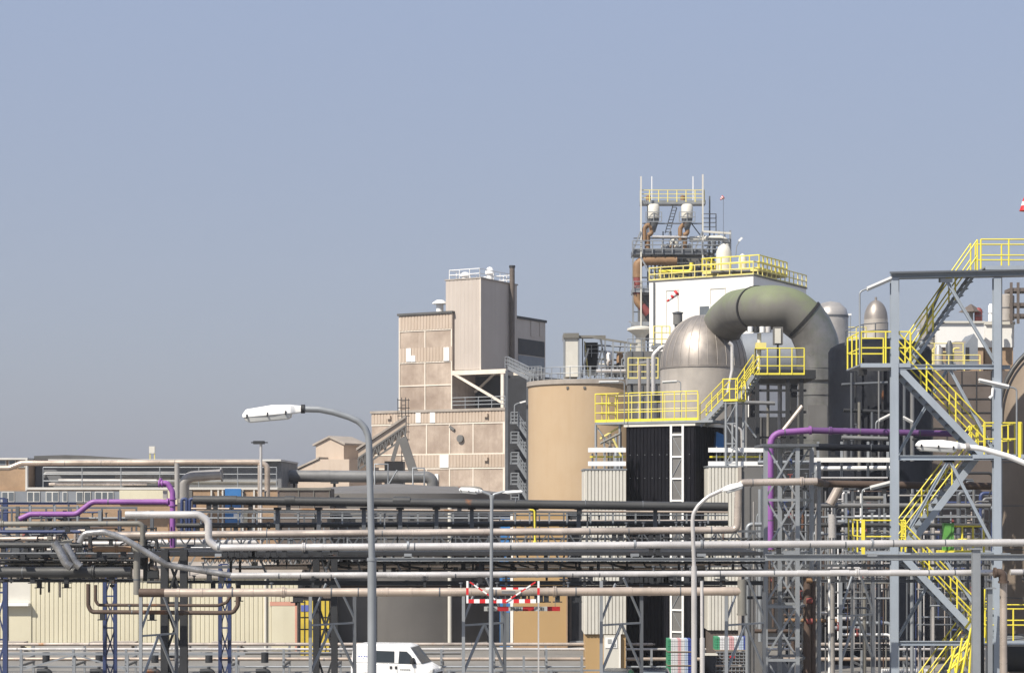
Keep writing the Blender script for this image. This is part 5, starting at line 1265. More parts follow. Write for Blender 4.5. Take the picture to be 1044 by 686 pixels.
longp([(-20, 591.5), (138, 591.5)], 3.6, 'steel_dark', 'thin dark pipe under the thick black one', Y=77.5, fit=4, bands=3)
longp([(-20, 570.5), (140, 571)], 3, 'steel_dark', 'thin dark rack line above the thick black pipe', Y=78)
longp([(90, 595), (90, 617), (93, 623.5), (225, 624.5), (238, 624), (242.5, 617), (242.5, 600)], 4.4, 'brown_pipe', 'rusty loop pipe hanging below the left rack', Y=75.4, bend=1.3, fit=5, bands=4)
longp([(97.5, 596), (97.5, 612), (100, 616.5), (222, 617), (231, 614), (236, 606), (236, 598)], 3.2, 'brown_pipe', 'thinner inner loop pipe hanging below the left rack', Y=75.9, bend=1.3)
# right hand deeper runs
longp([(832, 515), (1010, 515.5)], 5, 'grey_pipe', 'grey level pipe behind the stair tower middle', Y=92, fit=4, bands=3)
longp([(832, 535), (1005, 535.5)], 4.6, 'dark_pipe', 'dark level pipe behind the stair tower middle', Y=91, fit=4, bands=3)
longp([(832, 455.5), (912, 457)], 7, 'navy', 'dark blue beam pipe under the right purple pipe', Y=86, fit=3, bands=2)
longp([(832, 477.5), (912, 477)], 4.5, 'white', 'lower white rail pipe under the right purple pipe', Y=88)
wbm = thing('white_beam', 'bright white beam under the right purple pipe', 'beam', P(872, 470, 87))
MB().box(P(831, 471, 87), P(912, 466.5, 87.4)).build('web', 'white', wbm)
for px in (834, 858, 885, 905): MB().beam(P(px, 486, 87.5), P(px, 450, 87.5), 0.1).build('hanger', 'galv', wbm)
longp([(846, 514), (858, 492)], 9.5, 'clad', 'fat slanted tan pipe end behind the lattice frame', Y=90, n=18)
longp([(848.5, 524), (848.5, 548)], 8, 'silver', 'short pale standing pipe under the slanted tan pipe', Y=90.4, n=18)
longp([(848.5, 580), (848.5, 720)], 5.4, 'silver_dull', 'tall dull standing pipe right of rusty risers', Y=84, fit=5, bands=4)
longp([(845.5, 590), (845.5, 720)], 2.6, 'white', 'thin white standing pipe right of rusty risers', Y=82)
longp([(800, 632), (853, 632.5)], 4, 'orange_pipe', 'orange rusty cross pipe below the lattice tower right side', Y=86, fit=3, bands=2)
longp([(829, 625), (843, 625)], 3.6, 'silver', 'short silver pipe above orange rusty cross pipe', Y=86.5)
for k, (x0, x1, py, m) in enumerate([(830, 1000, 527, 'galv'), (832, 1000, 544.5, 'galv'), (830, 905, 487, 'silver'), (905, 960, 505, 'silver_dull')]):
    longp([(x0, py), (x1, py)], 2, m, ['thin grey line above the dark level pipe at right', 'thin grey line below the dark level pipe at right', 'thin silver line beneath the white rail pipe', 'thin dull line behind the left stair column'][k], Y=93)
for k, (px, y0, y1, m) in enumerate([(862.5, 600, 500, 'galv'), (869, 720, 498, 'galv_dark'), (878, 560, 500, 'white'), (889, 720, 520, 'galv'), (902, 555, 495, 'galv'), (951, 720, 515, 'silver'), (938, 720, 600, 'galv')]):
    v = thing('service_post', ['grey service post right of slanted tan pipe', 'long dull post behind the grey level pipe', 'short white post above the silver rack pipe', 'long grey post left of the blue stair column', 'grey post close behind left stair column', 'bright long post behind the crossing stair flights', 'grey post under the lowest stair flight'][k], 'post', P(px, y0, 95))
    MB().beam(P(px, y0, 95), P(px, y1, 95), 0.11).build('post', m, v)
    MB().box(P(px-3, y1+1, 94.9), P(px+3, y1-0.5, 95.1)).build('head_plate', m, v)

# ================================================================== rack steelwork
def beam_thing(label, x0, x1, py, Yc, w_, h_, m, name='rack_beam', posts=(), plen=12, pm=None):
    t = thing(name, label, 'beam', P((x0+x1)/2, py, Yc))
    MB().ibeam(P(x0, py, Yc), P(x1, py, Yc), w_, h_).build('beam', m, t)
    for px in posts: MB().beam(P(px, py, Yc), P(px, py+plen, Yc), 0.07).build('post', pm or m, t)
    return t
beam_thing('pale grey beam above the dark mid pipe with short posts', 195, 742, 521.5, 81.6, 0.12, 0.1, 'galv', posts=[205, 243, 262, 280, 304, 327, 349, 388, 409, 426, 444, 462, 478, 500, 525, 540, 560, 578, 602, 625, 648, 672, 700, 722], plen=12.5)
for k, (px, l) in enumerate(((283, 'bracket on the dark pipe near the hall lamp'), (325, 'bracket on the dark pipe above double post trestle'), (371, 'bracket on the dark pipe by the tall lamp pole'), (408, 'bracket on the dark pipe before the grey tank middle'), (445, 'bracket on dark pipe at the grey tank right side'), (481, 'bracket on dark pipe left of the twin lamp'), (545, 'bracket on dark pipe below the tan silo'), (590, 'bracket on dark pipe left of the ribbed cabin'), (668, 'bracket on dark pipe below the black building'))):
    v = thing('pipe_bracket', l, 'bracket', P(px, 534, 80.4))
    MB().box(P(px-4, 519.5, 80.2), P(px+4, 517, 80.7)).build('saddle', 'steel_dark', v)
    MB().beam(P(px, 540, 80.5), P(px, 518, 80.5), 0.16).build('post', 'galv_dark', v)
tg = thing('lattice_girder', 'long lattice girder with zigzag bracing under the tan pipe', 'girder', P(470, 555, 80.5))
p, q = P(-20, 556.5, 80.5), P(778, 555, 80.5)
MB().beam(p, q, 0.1).build('bottom_chord', 'galv_dark', tg)
MB().beam(p + Z*0.55, q + Z*0.55, 0.09).build('top_chord', 'galv_dark', tg)
nb = 42
for i in range(nb):
    a, b = p.lerp(q, i/nb), p.lerp(q, (i+1)/nb)
    mb = MB(); mb.beam(a, a.lerp(b, .5) + Z*0.55, 0.055); mb.beam(a.lerp(b, .5) + Z*0.55, b, 0.055); mb.beam(a.lerp(b, .5), a.lerp(b, .5) + Z*0.55, 0.045)
    mb.build('zigzag_brace', 'galv_dark', tg)
tg2 = thing('lattice_girder', 'rear lattice girder on the far side of the rack', 'girder', P(470, 556, 87))
p, q = P(150, 578, 87), P(1000, 576, 87)
MB().beam(p, q, 0.12).build('bottom_chord', 'galv_dark', tg2); MB().beam(p + Z*0.8, q + Z*0.8, 0.1).build('top_chord', 'galv_dark', tg2)
nb = 40
for i in range(nb):
    a, b = p.lerp(q, i/nb), p.lerp(q, (i+1)/nb)
    mb = MB(); mb.beam(a, a.lerp(b, .5) + Z*0.8, 0.06); mb.beam(a.lerp(b, .5) + Z*0.8, b, 0.06)
    mb.build('zigzag_brace', 'galv', tg2)
# rack decks and beams
def ledge(label, x0, x1, py, Yc, dpth, th, m, name='rack_deck', lip=None):
    t = thing(name, label, 'deck', P((x0+x1)/2, py, Yc))
    MB().box(P(x0, py+th, Yc), P(x1, py, Yc) + Vector((0, dpth, 0))).build('plate', m, t)
    MB().beam(P(x0, py+th/2, Yc-0.04), P(x1, py+th/2, Yc-0.04), 0.06, th*S(Yc)*1.5).build('edge', lip or m, t)
    return t
DECK = ledge('dark cable deck slung under the silver rack pipe', 150, 778, 563, 76, 9, 2.5, 'steel_dark')
ledge('dark cable deck under the left rack pipes', -20, 150, 565, 78, 8, 2.5, 'steel_dark')
beam_thing('grey beam under the silver rack pipe, tall lamp to lattice tower', 381, 780, 570, 75.4, 0.16, 0.13, 'galv')
beam_thing('grey beam between the tall lamp pole and the left rack', 240, 374, 568.5, 75.4, 0.16, 0.13, 'steel_dark')
beam_thing('heavy grey beam across the right half under silver pipe', 780, 1090, 568, 75.2, 0.2, 0.24, 'galv')
beam_thing('dark blue beam along the upper left rack edge', -20, 78, 513, 84, 0.1, 0.1, 'blue_steel', posts=[2, 30, 55, 70], plen=20, pm='galv_dark')
beam_thing('pale thin beam below the purple pipe at left', -20, 140, 517.5, 82.5, 0.08, 0.09, 'galv', posts=[12, 31, 47, 56, 79, 104, 122, 139], plen=24, pm='galv_dark')
beam_thing('dark edge beam behind the lowest tan pipe', 240, 778, 594, 75.5, 0.12, 0.16, 'steel_dark')
beam_thing('dark lower edge beam of the right lattice section', 830, 1000, 592, 90, 0.12, 0.14, 'galv_dark')
for k, (py, x0, x1, d, m, Yc) in enumerate([(563.5, 225, 778, 2.4, 'steel_dark', 79), (566, 150, 520, 2, 'brown_pipe', 78.4), (573.5, 330, 780, 2.6, 'dark_pipe', 77.8), (579.5, 240, 700, 1.8, 'clad_rust', 80), (581, 400, 1000, 2.2, 'dark_pipe', 82), (593, 150, 330, 3, 'steel_dark', 77), (597.5, 330, 740, 2.2, 'brown_pipe', 78), (528, 196, 520, 1.8, 'galv', 83), (530.5, 500, 742, 2, 'clad', 84), (525, 300, 742, 1.5, 'galv_dark', 83.5), (549, 240, 778, 2.6, 'dark_pipe', 85), (606, 160, 300, 2, 'steel_dark', 79), (550, -20, 150, 2, 'silver_dull', 84), (564, -20, 140, 2.4, 'galv_dark', 76.6), (574.5, -20, 138, 2.2, 'olive_pipe', 79), (528, 20, 150, 2, 'galv', 84.5), (522, -20, 100, 1.8, 'blue_steel', 85)]):
    longp([(x0, py), (x1, py)], d, m, ['thin dark line hugging the underside of the girder', 'thin brown line on the cable deck, left half', 'dark line under the grey deck beam', 'thin rust streaked line above the long silver pipe', 'dark line behind the long silver pipe, right half', 'dark line above the thick tan pipe at left', 'brown line just above the thick tan pipe', 'thin grey line over the dark mid pipe, left half', 'thin tan line over the dark mid pipe, right half', 'thinnest dull line under the pale posted beam', 'dark line behind the girder zigzag', 'thin dark line under the thick tan pipe at left', 'thin dull line behind the left girder', 'dull line along the left cable deck edge', 'thin olive line above the thick black pipe', 'thin grey line under the stepped purple pipe', 'thin dark blue line behind the left stanchions'][k], Y=Yc, bands=4, fit=6, n=8)
# dark fittings that crowd the underside of the cable deck
for k in range(60):
    px = 238 + 9.1 * k + rnd.uniform(-3, 3); yy = rnd.uniform(566, 576); Yc = rnd.uniform(76.6, 80)
    q = rnd.random()
    pt_ = DECK
    if q < 0.4: MB().beam(P(px, yy + rnd.uniform(8, 22), Yc), P(px, 565, Yc), 0.09).build('drop_bracket', 'steel_dark', pt_)
    elif q < 0.65: MB().box(P(px, yy + 4, Yc), P(px + rnd.uniform(3, 9), yy, Yc + 0.25)).build('conduit_box', rnd.choice(['steel_dark', 'galv_dark', 'olive_pipe']), pt_)
    elif q < 0.85: MB().tube([P(px, 566, Yc), P(px + 1, yy + 5, Yc), P(px + rnd.uniform(5, 14), yy + rnd.uniform(4, 9), Yc + 0.2)], 0.035, 6, 0.2).build('cable_drop', 'rubber', pt_)
    else: MB().beam(P(px, 566, Yc), P(px + rnd.uniform(-12, 12), 584, Yc), 0.07).build('strut', 'galv_dark', pt_)
for k in range(46):
    px = 200 + 12 * k + rnd.uniform(-3, 3); Yc = rnd.uniform(81.5, 85)
    MB().beam(P(px, 556, Yc), P(px, rnd.choice((522, 524, 535)), Yc), 0.06).build('light_post', rnd.choice(['galv', 'galv_dark', 'steel_dark']), DECK)
# cable tray with hanging loops
ct = thing('cable_tray', 'ribbed cable tray with hanging cable loops under the rack', 'cable tray', P(250, 572, 77))
MB().box(P(205, 570, 77), P(322, 568, 77.6)).build('tray', 'galv_dark', ct)
for k in range(24):
    x = 208 + 4.7*k; MB().tube([P(x, 569, 76.95), P(x+1.2, 575, 76.95), P(x+4, 570, 76.95)], 0.02, 5, 0.08).build('cable_loop', 'galv', ct)
for k, (x0, l) in enumerate(((322, 'sagging black cable right of the double post trestle'), (392, 'sagging black cable right of the tall lamp pole'), (490, 'sagging black cable near the twin lamp pole'), (556, 'sagging black cable under the tan silo'), (610, 'sagging black cable below the ribbed cabin'))):
    v = thing('sagging_cable', l, 'cable', P(x0, 570, 76.5))
    MB().tube([P(x0, 569, 76.5), P(x0+8, 573, 76.5), P(x0+20, 577, 77), P(x0+36, 579, 78)], 0.05, 6, 0.4).build('cable', 'rubber', v)
    MB().beam(P(x0, 585, 76.5), P(x0, 566, 76.5), 0.12).build('bracket', 'steel_dark', v)
# pipe hangers under the silver pipe
for k, (px, l) in enumerate(((223, 'pipe clamp under the silver pipe near its step'), (416, 'pipe clamp under the silver pipe before the grey tank'), (647, 'pipe clamp under silver pipe before the black building'), (715, 'pipe clamp under silver pipe beside the curved lamp'), (889, 'pipe clamp under silver pipe left of the stair column'))):
    v = thing('pipe_clamp', l, 'clamp', P(px, 566, 74.4))
    MB().ring(P(px, 557 - (px-223)*0.0055, 74.5), (1, 0, 0), 0.17, 0.08).build('strap', 'galv', v)
    MB().box(P(px-4, 567, 74.4), P(px+4, 564, 74.7)).build('shoe', 'galv', v)
# hangers linking silver pipe and thick pipe
for k, px in enumerate((319, 433, 516, 575, 596, 688, 735)):
    v = thing('pipe_hanger', ['hanger rod between the two lowest pipes at the double post trestle', 'hanger rod between lowest pipes before the grey tank', 'hanger rod between lowest pipes over the striped barrier', 'hanger rod between lowest pipes right of the barrier', 'hanger rod between lowest pipes at the ribbed cabin edge', 'hanger rod between lowest pipes at the white lattice riser', 'hanger rod between lowest pipes near the pipe stub'][k], 'hanger', P(px, 602, 72))
    MB().beam(P(px, 598, 72), P(px, 587, 72), 0.09).build('rod', 'steel_dark', v)
    MB().box(P(px-4, 591.5, 71.9), P(px+4, 589.5, 73.2)).build('plate', 'steel_dark', v)
# blue loop stanchions on left rack
for k, px in enumerate((185.5, 193.5)):
    v = thing('blue_stanchion', ['left blue loop stanchion beside the upright purple pipe', 'right blue loop stanchion beside the upright purple pipe'][k], 'stanchion', P(px, 545, 82))
    MB().tube([P(px, 545, 82), P(px, 508.5, 82), P(px+5, 508.5, 82), P(px+5, 545, 82)], 0.07, 8, 0.12).build('hoop', 'blue_steel', v)
    MB().beam(P(px, 528, 82), P(px+5, 528, 82), 0.06).build('bar', 'blue_steel', v)
hp_ = thing('yellow_hook_pipe', 'thin yellow hooked pipe on the rack below tan silo', 'pipe', P(544, 555, 79.5))
MB().tube([P(540, 519.5, 79.5), P(545, 520, 79.5), P(545.5, 554, 79.5)], 0.04, 8, 0.15).build('hook', 'yellow', hp_); MB().ring(P(545.5, 552, 79.5), Z, 0.08, 0.06).build('flange', 'yellow', hp_)

# ================================================================== trestles
def trestle(name, label, px0, px1, top, Yc, m, bays=4, wc=0.16, wd=0.07, dY=0.0, style='X'):
    t = thing(name, label, 'trestle', ground_at((px0+px1)/2, Yc), None)
    a, b = P(px0, top, Yc), P(px1, top, Yc); b.y += dY
    for p in (a, b):
        MB().beam((p.x, p.y, 0), (p.x, p.y, a.z), wc).build('leg', m, t)
        MB().box((p.x-0.22, p.y-0.22, 0), (p.x+0.22, p.y+0.22, 0.12)).build('foot_plate', 'kerb', t)
    zs_ = [0.3 + (a.z-0.3)*k/bays for k in range(bays+1)]
    for k in range(bays):
        if style == 'X':
            mb = MB(); mb.beam((a.x, a.y, zs_[k]), (b.x, b.y, zs_[k+1]), wd); mb.beam((b.x, b.y+0.05, zs_[k]), (a.x, a.y+0.05, zs_[k+1]), wd); mb.build('cross_brace', m, t)
        MB().beam((a.x, a.y-0.03, zs_[k+1]), (b.x, b.y-0.03, zs_[k+1]), wd*1.2).build('tie', m, t)
    return t
trestle('rack_trestle', 'dark cross braced trestle under the left rack', 168, 187.5, 560, 76, 'steel_dark', 4, 0.28, 0.09)
trestle('rack_trestle', 'dark double post trestle under the rack beside yellow lockers', 322.5, 341, 555, 76, 'steel_dark', 4, 0.24, 0.08)
trestle('blue_trestle', 'dark blue trestle at the left edge with top above the rack', -8, 5.5, 508, 86, 'blue_steel', 5, 0.2, 0.06)
trestle('blue_trestle', 'dark blue ladder trestle before the cream shed middle', 107, 117.5, 575, 90, 'blue_steel', 5, 0.16, 0.055)
trestle('blue_trestle', 'dark blue ladder trestle between rusty loop and cream door', 224.5, 234, 575, 90, 'blue_steel', 5, 0.16, 0.055)
def aframe(label, px0, px1, top, Yc, m='galv', dY=1.4, ptie=637):
    t = thing('rack_support', label, 'trestle', ground_at((px0+px1)/2, Yc), None)
    a, b = P(px0, top, Yc), P(px1, top, Yc + dY)
    MB().beam((a.x, a.y, 0), (a.x, a.y, a.z), 0.115).build('leg', m, t)
    MB().beam((b.x, b.y, 0), (b.x, b.y, a.z), 0.13).build('leg', 'galv_dark', t)
    z1 = zt(ptie, Yc)
    mid = a.lerp(b, 0.5)
    MB().beam((a.x, a.y, z1), (b.x, b.y, z1), 0.07).build('tie', m, t)
    for p in (a, b):
        MB().beam((mid.x, mid.y, z1), (p.x, p.y, z1-1.75), 0.075).build('diagonal', m, t)
    MB().beam((a.x, a.y, z1+0.15), (a.x+(b.x-a.x)*0.35, a.y+(b.y-a.y)*0.35, z1+1.5), 0.065).build('knee_brace', m, t)
    MB().beam((b.x, b.y, z1+0.15), (b.x+(a.x-b.x)*0.45, b.y+(a.y-b.y)*0.45, z1+1.7), 0.065).build('knee_brace', m, t)
    return t
aframe('grey A braced rack support left of double post trestle and van', 316.5, 361.5, 604, 72)
aframe('grey A braced rack support right of the white van', 472.5, 514.5, 605, 72)
aframe('grey A braced rack support in front of the ribbed cabin', 613, 654, 592, 72)
aframe('grey A braced rack support left of lattice tower', 740.5, 779, 605, 72)
aframe('grey A braced rack support right of rusty risers', 857, 890, 590, 74, ptie=628)
aframe('grey rack support with long diagonal at the far left rack bend', 143.5, 180, 606, 72.5, ptie=648)
# front posts near the stair tower
for k, (px, wd, y1, m, l) in enumerate([(995, 8, 560, 'galv', 'thick double channel post in front of the stair tower foot'), (1009, 5, 600, 'galv', 'plain grey post between the channel post and right column'), (1001.5, 3, 586, 'steel_dark', 'thin dark cable post between stair foot posts')]):
    v = thing('rack_post', l, 'post', ground_at(px, 72.5 + k*0.3))
    p = P(px, y1, 72.5 + k*0.3)
    MB().ibeam((p.x, p.y, 0), p, wd*S(72.5), wd*S(72.5)*0.8, 0.03).build('post', m, v)
    MB().box(p + Vector((-0.2, -0.2, 0)), p + Vector((0.2, 0.2, 0.05))).build('head_plate', m, v)
MB  # noqa
# left background posts on rack
for k, px in enumerate((79, 31, 56)):
    v = thing('rack_stanchion', ['thin stanchion rising through the left rack by the silver elbows', 'thin stanchion beside the hooked end of the purple pipe', 'thin stanchion below the purple pipe middle'][k], 'stanchion', P(px, 575, 81))
    MB().beam(P(px, 575, 81), P(px, 515, 81), 0.08).build('post', 'galv', v); MB().box(P(px-4, 556, 80.9), P(px+4, 554, 81.3)).build('bracket', 'steel_dark', v)
# lower clutter: left rack diagonals
lg = thing('lattice_girder', 'dark left rack girder with mixed bracing above the black pipe', 'girder', P(60, 578, 79.5))
p, q = P(-20, 578, 79.5), P(150, 578, 79.5)
MB().beam(p, q, 0.09).build('bottom_chord', 'steel_dark', lg); MB().beam(p + Z*0.85, q + Z*0.85, 0.09).build('top_chord', 'steel_dark', lg)
for i in range(11):
    a, b = p.lerp(q, i/11), p.lerp(q, (i+1)/11)
    mb = MB(); mb.beam(a, b + Z*0.85, 0.06); mb.beam(a, a + Z*0.85, 0.07); mb.build('zigzag_brace', 'galv_dark', lg)

for k, (px, y0, y1, Yc, m) in enumerate([(18, 580, 516, 82, 'galv_dark'), (43, 592, 530, 79, 'steel_dark'), (66, 580, 520, 83, 'steel_dark'), (92, 592, 540, 78.5, 'steel_dark'), (102, 570, 520, 82.4, 'galv'), (113, 592, 548, 78.8, 'steel_dark'), (122, 575, 520, 83, 'blue_steel'), (148, 592, 535, 79, 'steel_dark'), (155, 592, 520, 84, 'galv_dark')]):
    v = thing('rack_upright', ['dull upright on the left rack under the purple pipe start', 'dark upright behind the left pipe shelf below the brick windows', 'dark upright between the two silver elbows', 'dark upright right of the silver elbows', 'grey upright below the purple pipe bend', 'dark upright above the rusty loop inner corner', 'dark blue upright below the silver pipe open end', 'dark upright right of the olive upright pipe', 'dull upright behind the sloping silver pipe'][k], 'post', P(px, y0, Yc))
    MB().ibeam(P(px, y0, Yc), P(px, y1, Yc), 0.14, 0.14).build('post', m, v)
    for j in range(2):
        yy = y0 - (y0 - y1) * (0.25 + 0.4 * j + 0.05 * (k % 3)); MB().box(P(px - 5, yy + 1.2, Yc - 0.1), P(px + 5, yy - 0.6, Yc + 0.5)).build('bracket', 'steel_dark', v)
for k, (px, py, w_, h_, Yc, m) in enumerate([(12, 566, 9, 8, 77.5, 'galv_dark'), (36, 560, 7, 6, 77.6, 'steel_dark'), (99, 572, 10, 6, 77.2, 'steel_dark'), (121, 568, 8, 7, 77, 'galv_dark'), (150, 590, 12, 9, 77.4, 'steel_dark'), (48, 551, 6, 5, 78, 'olive_pipe')]):
    v = thing('junction_box', ['grey junction box on the rack at the left edge', 'small dark junction box left of the silver elbows', 'dark junction box right of the silver elbows', 'grey junction box under the rust tan pipe length', 'wide dark junction box left of the dark trestle', 'small olive junction box above the dark feed pipe'][k], 'box', P(px, py, Yc))
    MB().box(P(px, py, Yc), P(px + w_, py - h_, Yc + 0.3)).build('case', m, v); MB().box(P(px + 1, py - 1, Yc - 0.03), P(px + w_ - 1, py - h_ + 1, Yc - 0.002)).build('door', m, v)
    MB().tube([P(px + 2, py - h_, Yc + 0.1), P(px + 2, py - h_ - 7, Yc + 0.1), P(px + 9, py - h_ - 9, Yc + 0.4)], 0.03, 6, 0.1).build('cable', 'rubber', v)
# ================================================================== low pipes near the ground
Yg = 117.0
lowp = [(656.5, 3.6, 'clad', -30, 1090, 'low pale tan pipe nearest the top of the ground pipe run', 119.4), (661.5, 2.6, 'silver', -30, 1090, 'low silver pipe second in the ground pipe run', 118.6),
        (665.5, 3.0, 'grey_pipe', -30, 470, 'low grey pipe third in the ground run, left half', 118.2), (671.5, 3.6, 'clad_rust', -30, 1090, 'low rusty tan pipe in the ground pipe run', 117.6), (679.5, 2.2, 'galv', -30, 700, 'lowest thin grey pipe of the ground run', 117.0)]
for py, d, m, x0, x1, l, Yc in lowp:
    pipe([(x0, py), (x1, py)], d, m, l, Y=Yc, bands=14, band_w=0.15, n=10)
first = None
sleeper_labels = ['at the left edge', 'below the blue ladder trestle', 'left of the dark trestle', 'right of the dark trestle', 'before the cream door', 'before the yellow lockers', 'behind the van', 'right of the van', 'behind the first A brace', 'before the tan wall', 'under the striped barrier end', 'before the ribbed cabin', 'left of the can stack', 'before the can stacks', 'behind the lattice tower', 'right of rusty risers', 'left of the stair column', 'behind the stair foot', 'at the channel post', 'at the right edge']
for k in range(20):
    px = 22 + 53.5*k
    if first is None:
        t = thing('pipe_sleeper', 'short grey pipe sleeper frame of the ground run ' + sleeper_labels[0], 'support', ground_at(px, Yg), 'sleepers of the ground pipe run')
        c = ground_at(px, Yg)
        for dy in (-0.15, 2.9): MB().beam(c + Vector((0, dy, 0)), c + Vector((0, dy, 1.66)), 0.13).build('leg', 'galv', t)
        MB().beam(c + Vector((0, -0.3, 1.0)), c + Vector((0, 3.1, 1.0)), 0.12).build('cross_arm', 'galv', t)
        MB().beam(c + Vector((0, -0.3, 0.66)), c + Vector((0, 3.1, 0.66)), 0.12).build('cross_arm', 'galv_dark', t)
        first = t
    else:
        copy_thing(first, ground_at(px, Yg) - first.location, 'short grey pipe sleeper frame of the ground run ' + sleeper_labels[k])
rl = thing('low_rail', 'grey low guard railing with long diagonals before the ground pipes', 'railing', ground_at(75, 115.5))
MB().beam(P(-30, 666.5, 115.5), P(250, 666.5, 115.5), 0.12).build('top_bar', 'galv', rl)
MB().beam(P(-30, 679, 115.5), P(250, 679.5, 115.5), 0.09).build('bottom_bar', 'galv', rl)
for px in (-10, 22, 76, 130, 187, 241): MB().beam((xx(px, 115.5), 115.5, 0.14), P(px, 666, 115.5), 0.13).build('post', 'galv', rl)
for a_, b_ in (((24, 682), (76, 667)), ((76, 667), (128, 682))): MB().beam(P(*a_, 115.4), P(*b_, 115.4), 0.09).build('diagonal', 'galv', rl)
rl2 = thing('low_rail', 'grey low guard railing behind the barrier and A braces', 'railing', ground_at(560, 115.5))
MB().beam(P(455, 683, 115.5), P(625, 683, 115.5), 0.1).build('top_bar', 'galv', rl2)
for px in (458, 534, 541, 562, 593, 622): MB().beam((xx(px, 115.5), 115.5, 0.14), P(px, 668 if px in (534, 593) else 682, 115.5), 0.14).build('post', 'galv', rl2)
for k, px in enumerate((47, 101, 158, 213, 270)):
    v = thing('valve', ['black ground valve left of blue ladder trestle', 'black ground valve just right of the long diagonals start', 'black ground valve near the dark trestle foot', 'black ground valve right of the dark trestle', 'black ground valve before the cream door'][k], 'valve', P(px, 686, 115))
    MB().tube([P(px-9, 684, 115), P(px+3, 683.5, 115), P(px+5, 690, 115)], 0.16, 10, 0.3).build('body', 'steel_dark', v)
    MB().ring(P(px, 681.5, 115), Z, 0.1, 0.25).build('stem', 'steel_dark', v)
    MB().ring(P(px, 670, 117), Z, 0.22, 0.6).build('strainer', 'steel_dark', v)
# shallow plinths in front of the cream shed
for k, (x0, x1) in enumerate(((-20, 26), (88, 139), (212, 250))):
    v = thing('pallet_stack', ['grey timber stack by the shed at the left edge', 'grey timber stack by the shed below the blue ladder trestle', 'thin grey timber stack right of second blue trestle'][k], 'timber', ground_at((x0+x1)/2, 134))
    for r_ in range(6): MB().box((xx(x0, 134)+0.13*((r_*7) % 3), 134-0.03*(r_ % 2), 0.14*r_+0.02), (xx(x1, 134)-0.11*((r_*5) % 4), 135.2, 0.14*r_+0.14)).build('board', 'roof_pale', v)

# ================================================================== small bore piping that fills the gaps
def manifold(label, x0, x1, y0, y1, Y0, Y1, n, mats, foot):
    t = thing('pipe_manifold', label, 'pipework', ground_at((x0+x1)/2, Y0))
    for k in range(n):
        m = mats[rnd.randrange(len(mats))]; Yc = rnd.uniform(Y0, Y1); r_ = rnd.choice((0.03, 0.04, 0.05, 0.07, 0.1))
        if k % 2:
            px = x0 + (x1-x0)*(k + rnd.random())/n; a = rnd.uniform(y0, (y0+y1)/2); b = foot if rnd.random() < 0.4 else rnd.uniform((y0+y1)/2, y1)
            if rnd.random() < 0.35: MB().tube([P(px, b, Yc), P(px, a, Yc), P(px + rnd.uniform(6, 16), a, Yc)], r_, 8, 0.25).build('bent_pipe', m, t)
            else: MB().tube([P(px, b, Yc), P(px, a, Yc)], r_, 8).build('riser', m, t)
        else:
            py = y0 + (y1-y0)*(k + rnd.random())/n; a = rnd.uniform(x0, x0 + (x1-x0)*0.6); b = min(x1, a + rnd.uniform(25, 90))
            p, q = P(a, py, Yc), P(b, py, Yc)
            if rnd.random() < 0.3: MB().tube([p, q, q - Z*rnd.uniform(0.4, 1.2)], r_, 8, 0.25).build('bent_pipe', m, t)
            else: MB().tube([p, q], r_, 8).build('level_pipe', m, t)
            if rnd.random() < 0.5:
                c = p.lerp(q, rnd.uniform(0.2, 0.8)); MB().ring(c, q - p, r_*1.7, 0.12, 10).tube([c, c + Z*0.3], 0.03, 6).tube([c + Z*0.29 - Vector((0.12, 0, 0)), c + Z*0.29 + Vector((0.12, 0, 0))], 0.03, 6).build('valve', rnd.choice(['steel_dark', 'red_pipe', 'blue_steel']), t)
    return t
manifold('tangle of small grey and white pipes between lattice tower and stair column', 838, 908, 500, 665, 96, 112, 64, ['galv', 'galv_dark', 'steel_dark', 'white', 'silver', 'olive_pipe', 'brown_pipe', 'grey_pipe'], 690)
manifold('tangle of small pipes behind the crossing flights of the stair tower', 922, 1012, 480, 665, 94, 110, 60, ['galv', 'galv_dark', 'steel_dark', 'silver', 'dark_pipe', 'blue_steel', 'clad', 'grey_pipe'], 690)
manifold('tangle of small dark pipes within the left rack bay', -10, 160, 536, 592, 78.5, 84, 70, ['steel_dark', 'galv_dark', 'dark_pipe', 'olive_pipe', 'silver_dull', 'clad', 'brown_pipe'], 592)
manifold('tangle of small pipes inside the lattice tower and dark deck legs', 760, 832, 460, 660, 84, 100, 44, ['galv', 'galv_dark', 'steel_dark', 'silver_dull', 'brown_pipe', 'dark_pipe'], 690)
# ================================================================== blue grey stair tower
Ya, Yz = 78.0, 80.7                                # near and far column planes
stw = thing('stair_tower', 'blue grey steel stair tower with yellow handrails at the right', 'stair tower', ground_at(965, Ya))
X = lambda px: xx(px, Ya)
ZZ = lambda py: zt(py, Ya)
def hcol(px, Yc, top, wd=0.29):
    p = P(px, top, Yc); p0 = Vector((p.x, p.y, 0))
    mb = MB(); mb.box((p.x-wd/2, Yc-0.02, 0), (p.x+wd/2, Yc+0.0, p.z)).box((p.x-wd/2, Yc+0.26, 0), (p.x+wd/2, Yc+0.28, p.z)).box((p.x-0.012, Yc, 0), (p.x+0.012, Yc+0.26, p.z))
    return mb.build('column', 'stair_blue', stw)
for px in (912.3, 1017): hcol(px, Ya-0.3, 283)
for px in (913.5, 1018.5): hcol(px, Yz+0.3, 283, 0.26)
mb = MB(); mb.ibeam(P(908, 281.5, Ya-0.17), P(1095, 277.5, Ya-0.17), 0.24, 0.19); mb.build('roof_beam', 'stair_blue', stw)
mb = MB(); mb.ibeam(P(912, 282.5, Yz+0.4), P(1095, 279, Yz+0.4), 0.24, 0.19); mb.build('roof_beam', 'stair_blue', stw)
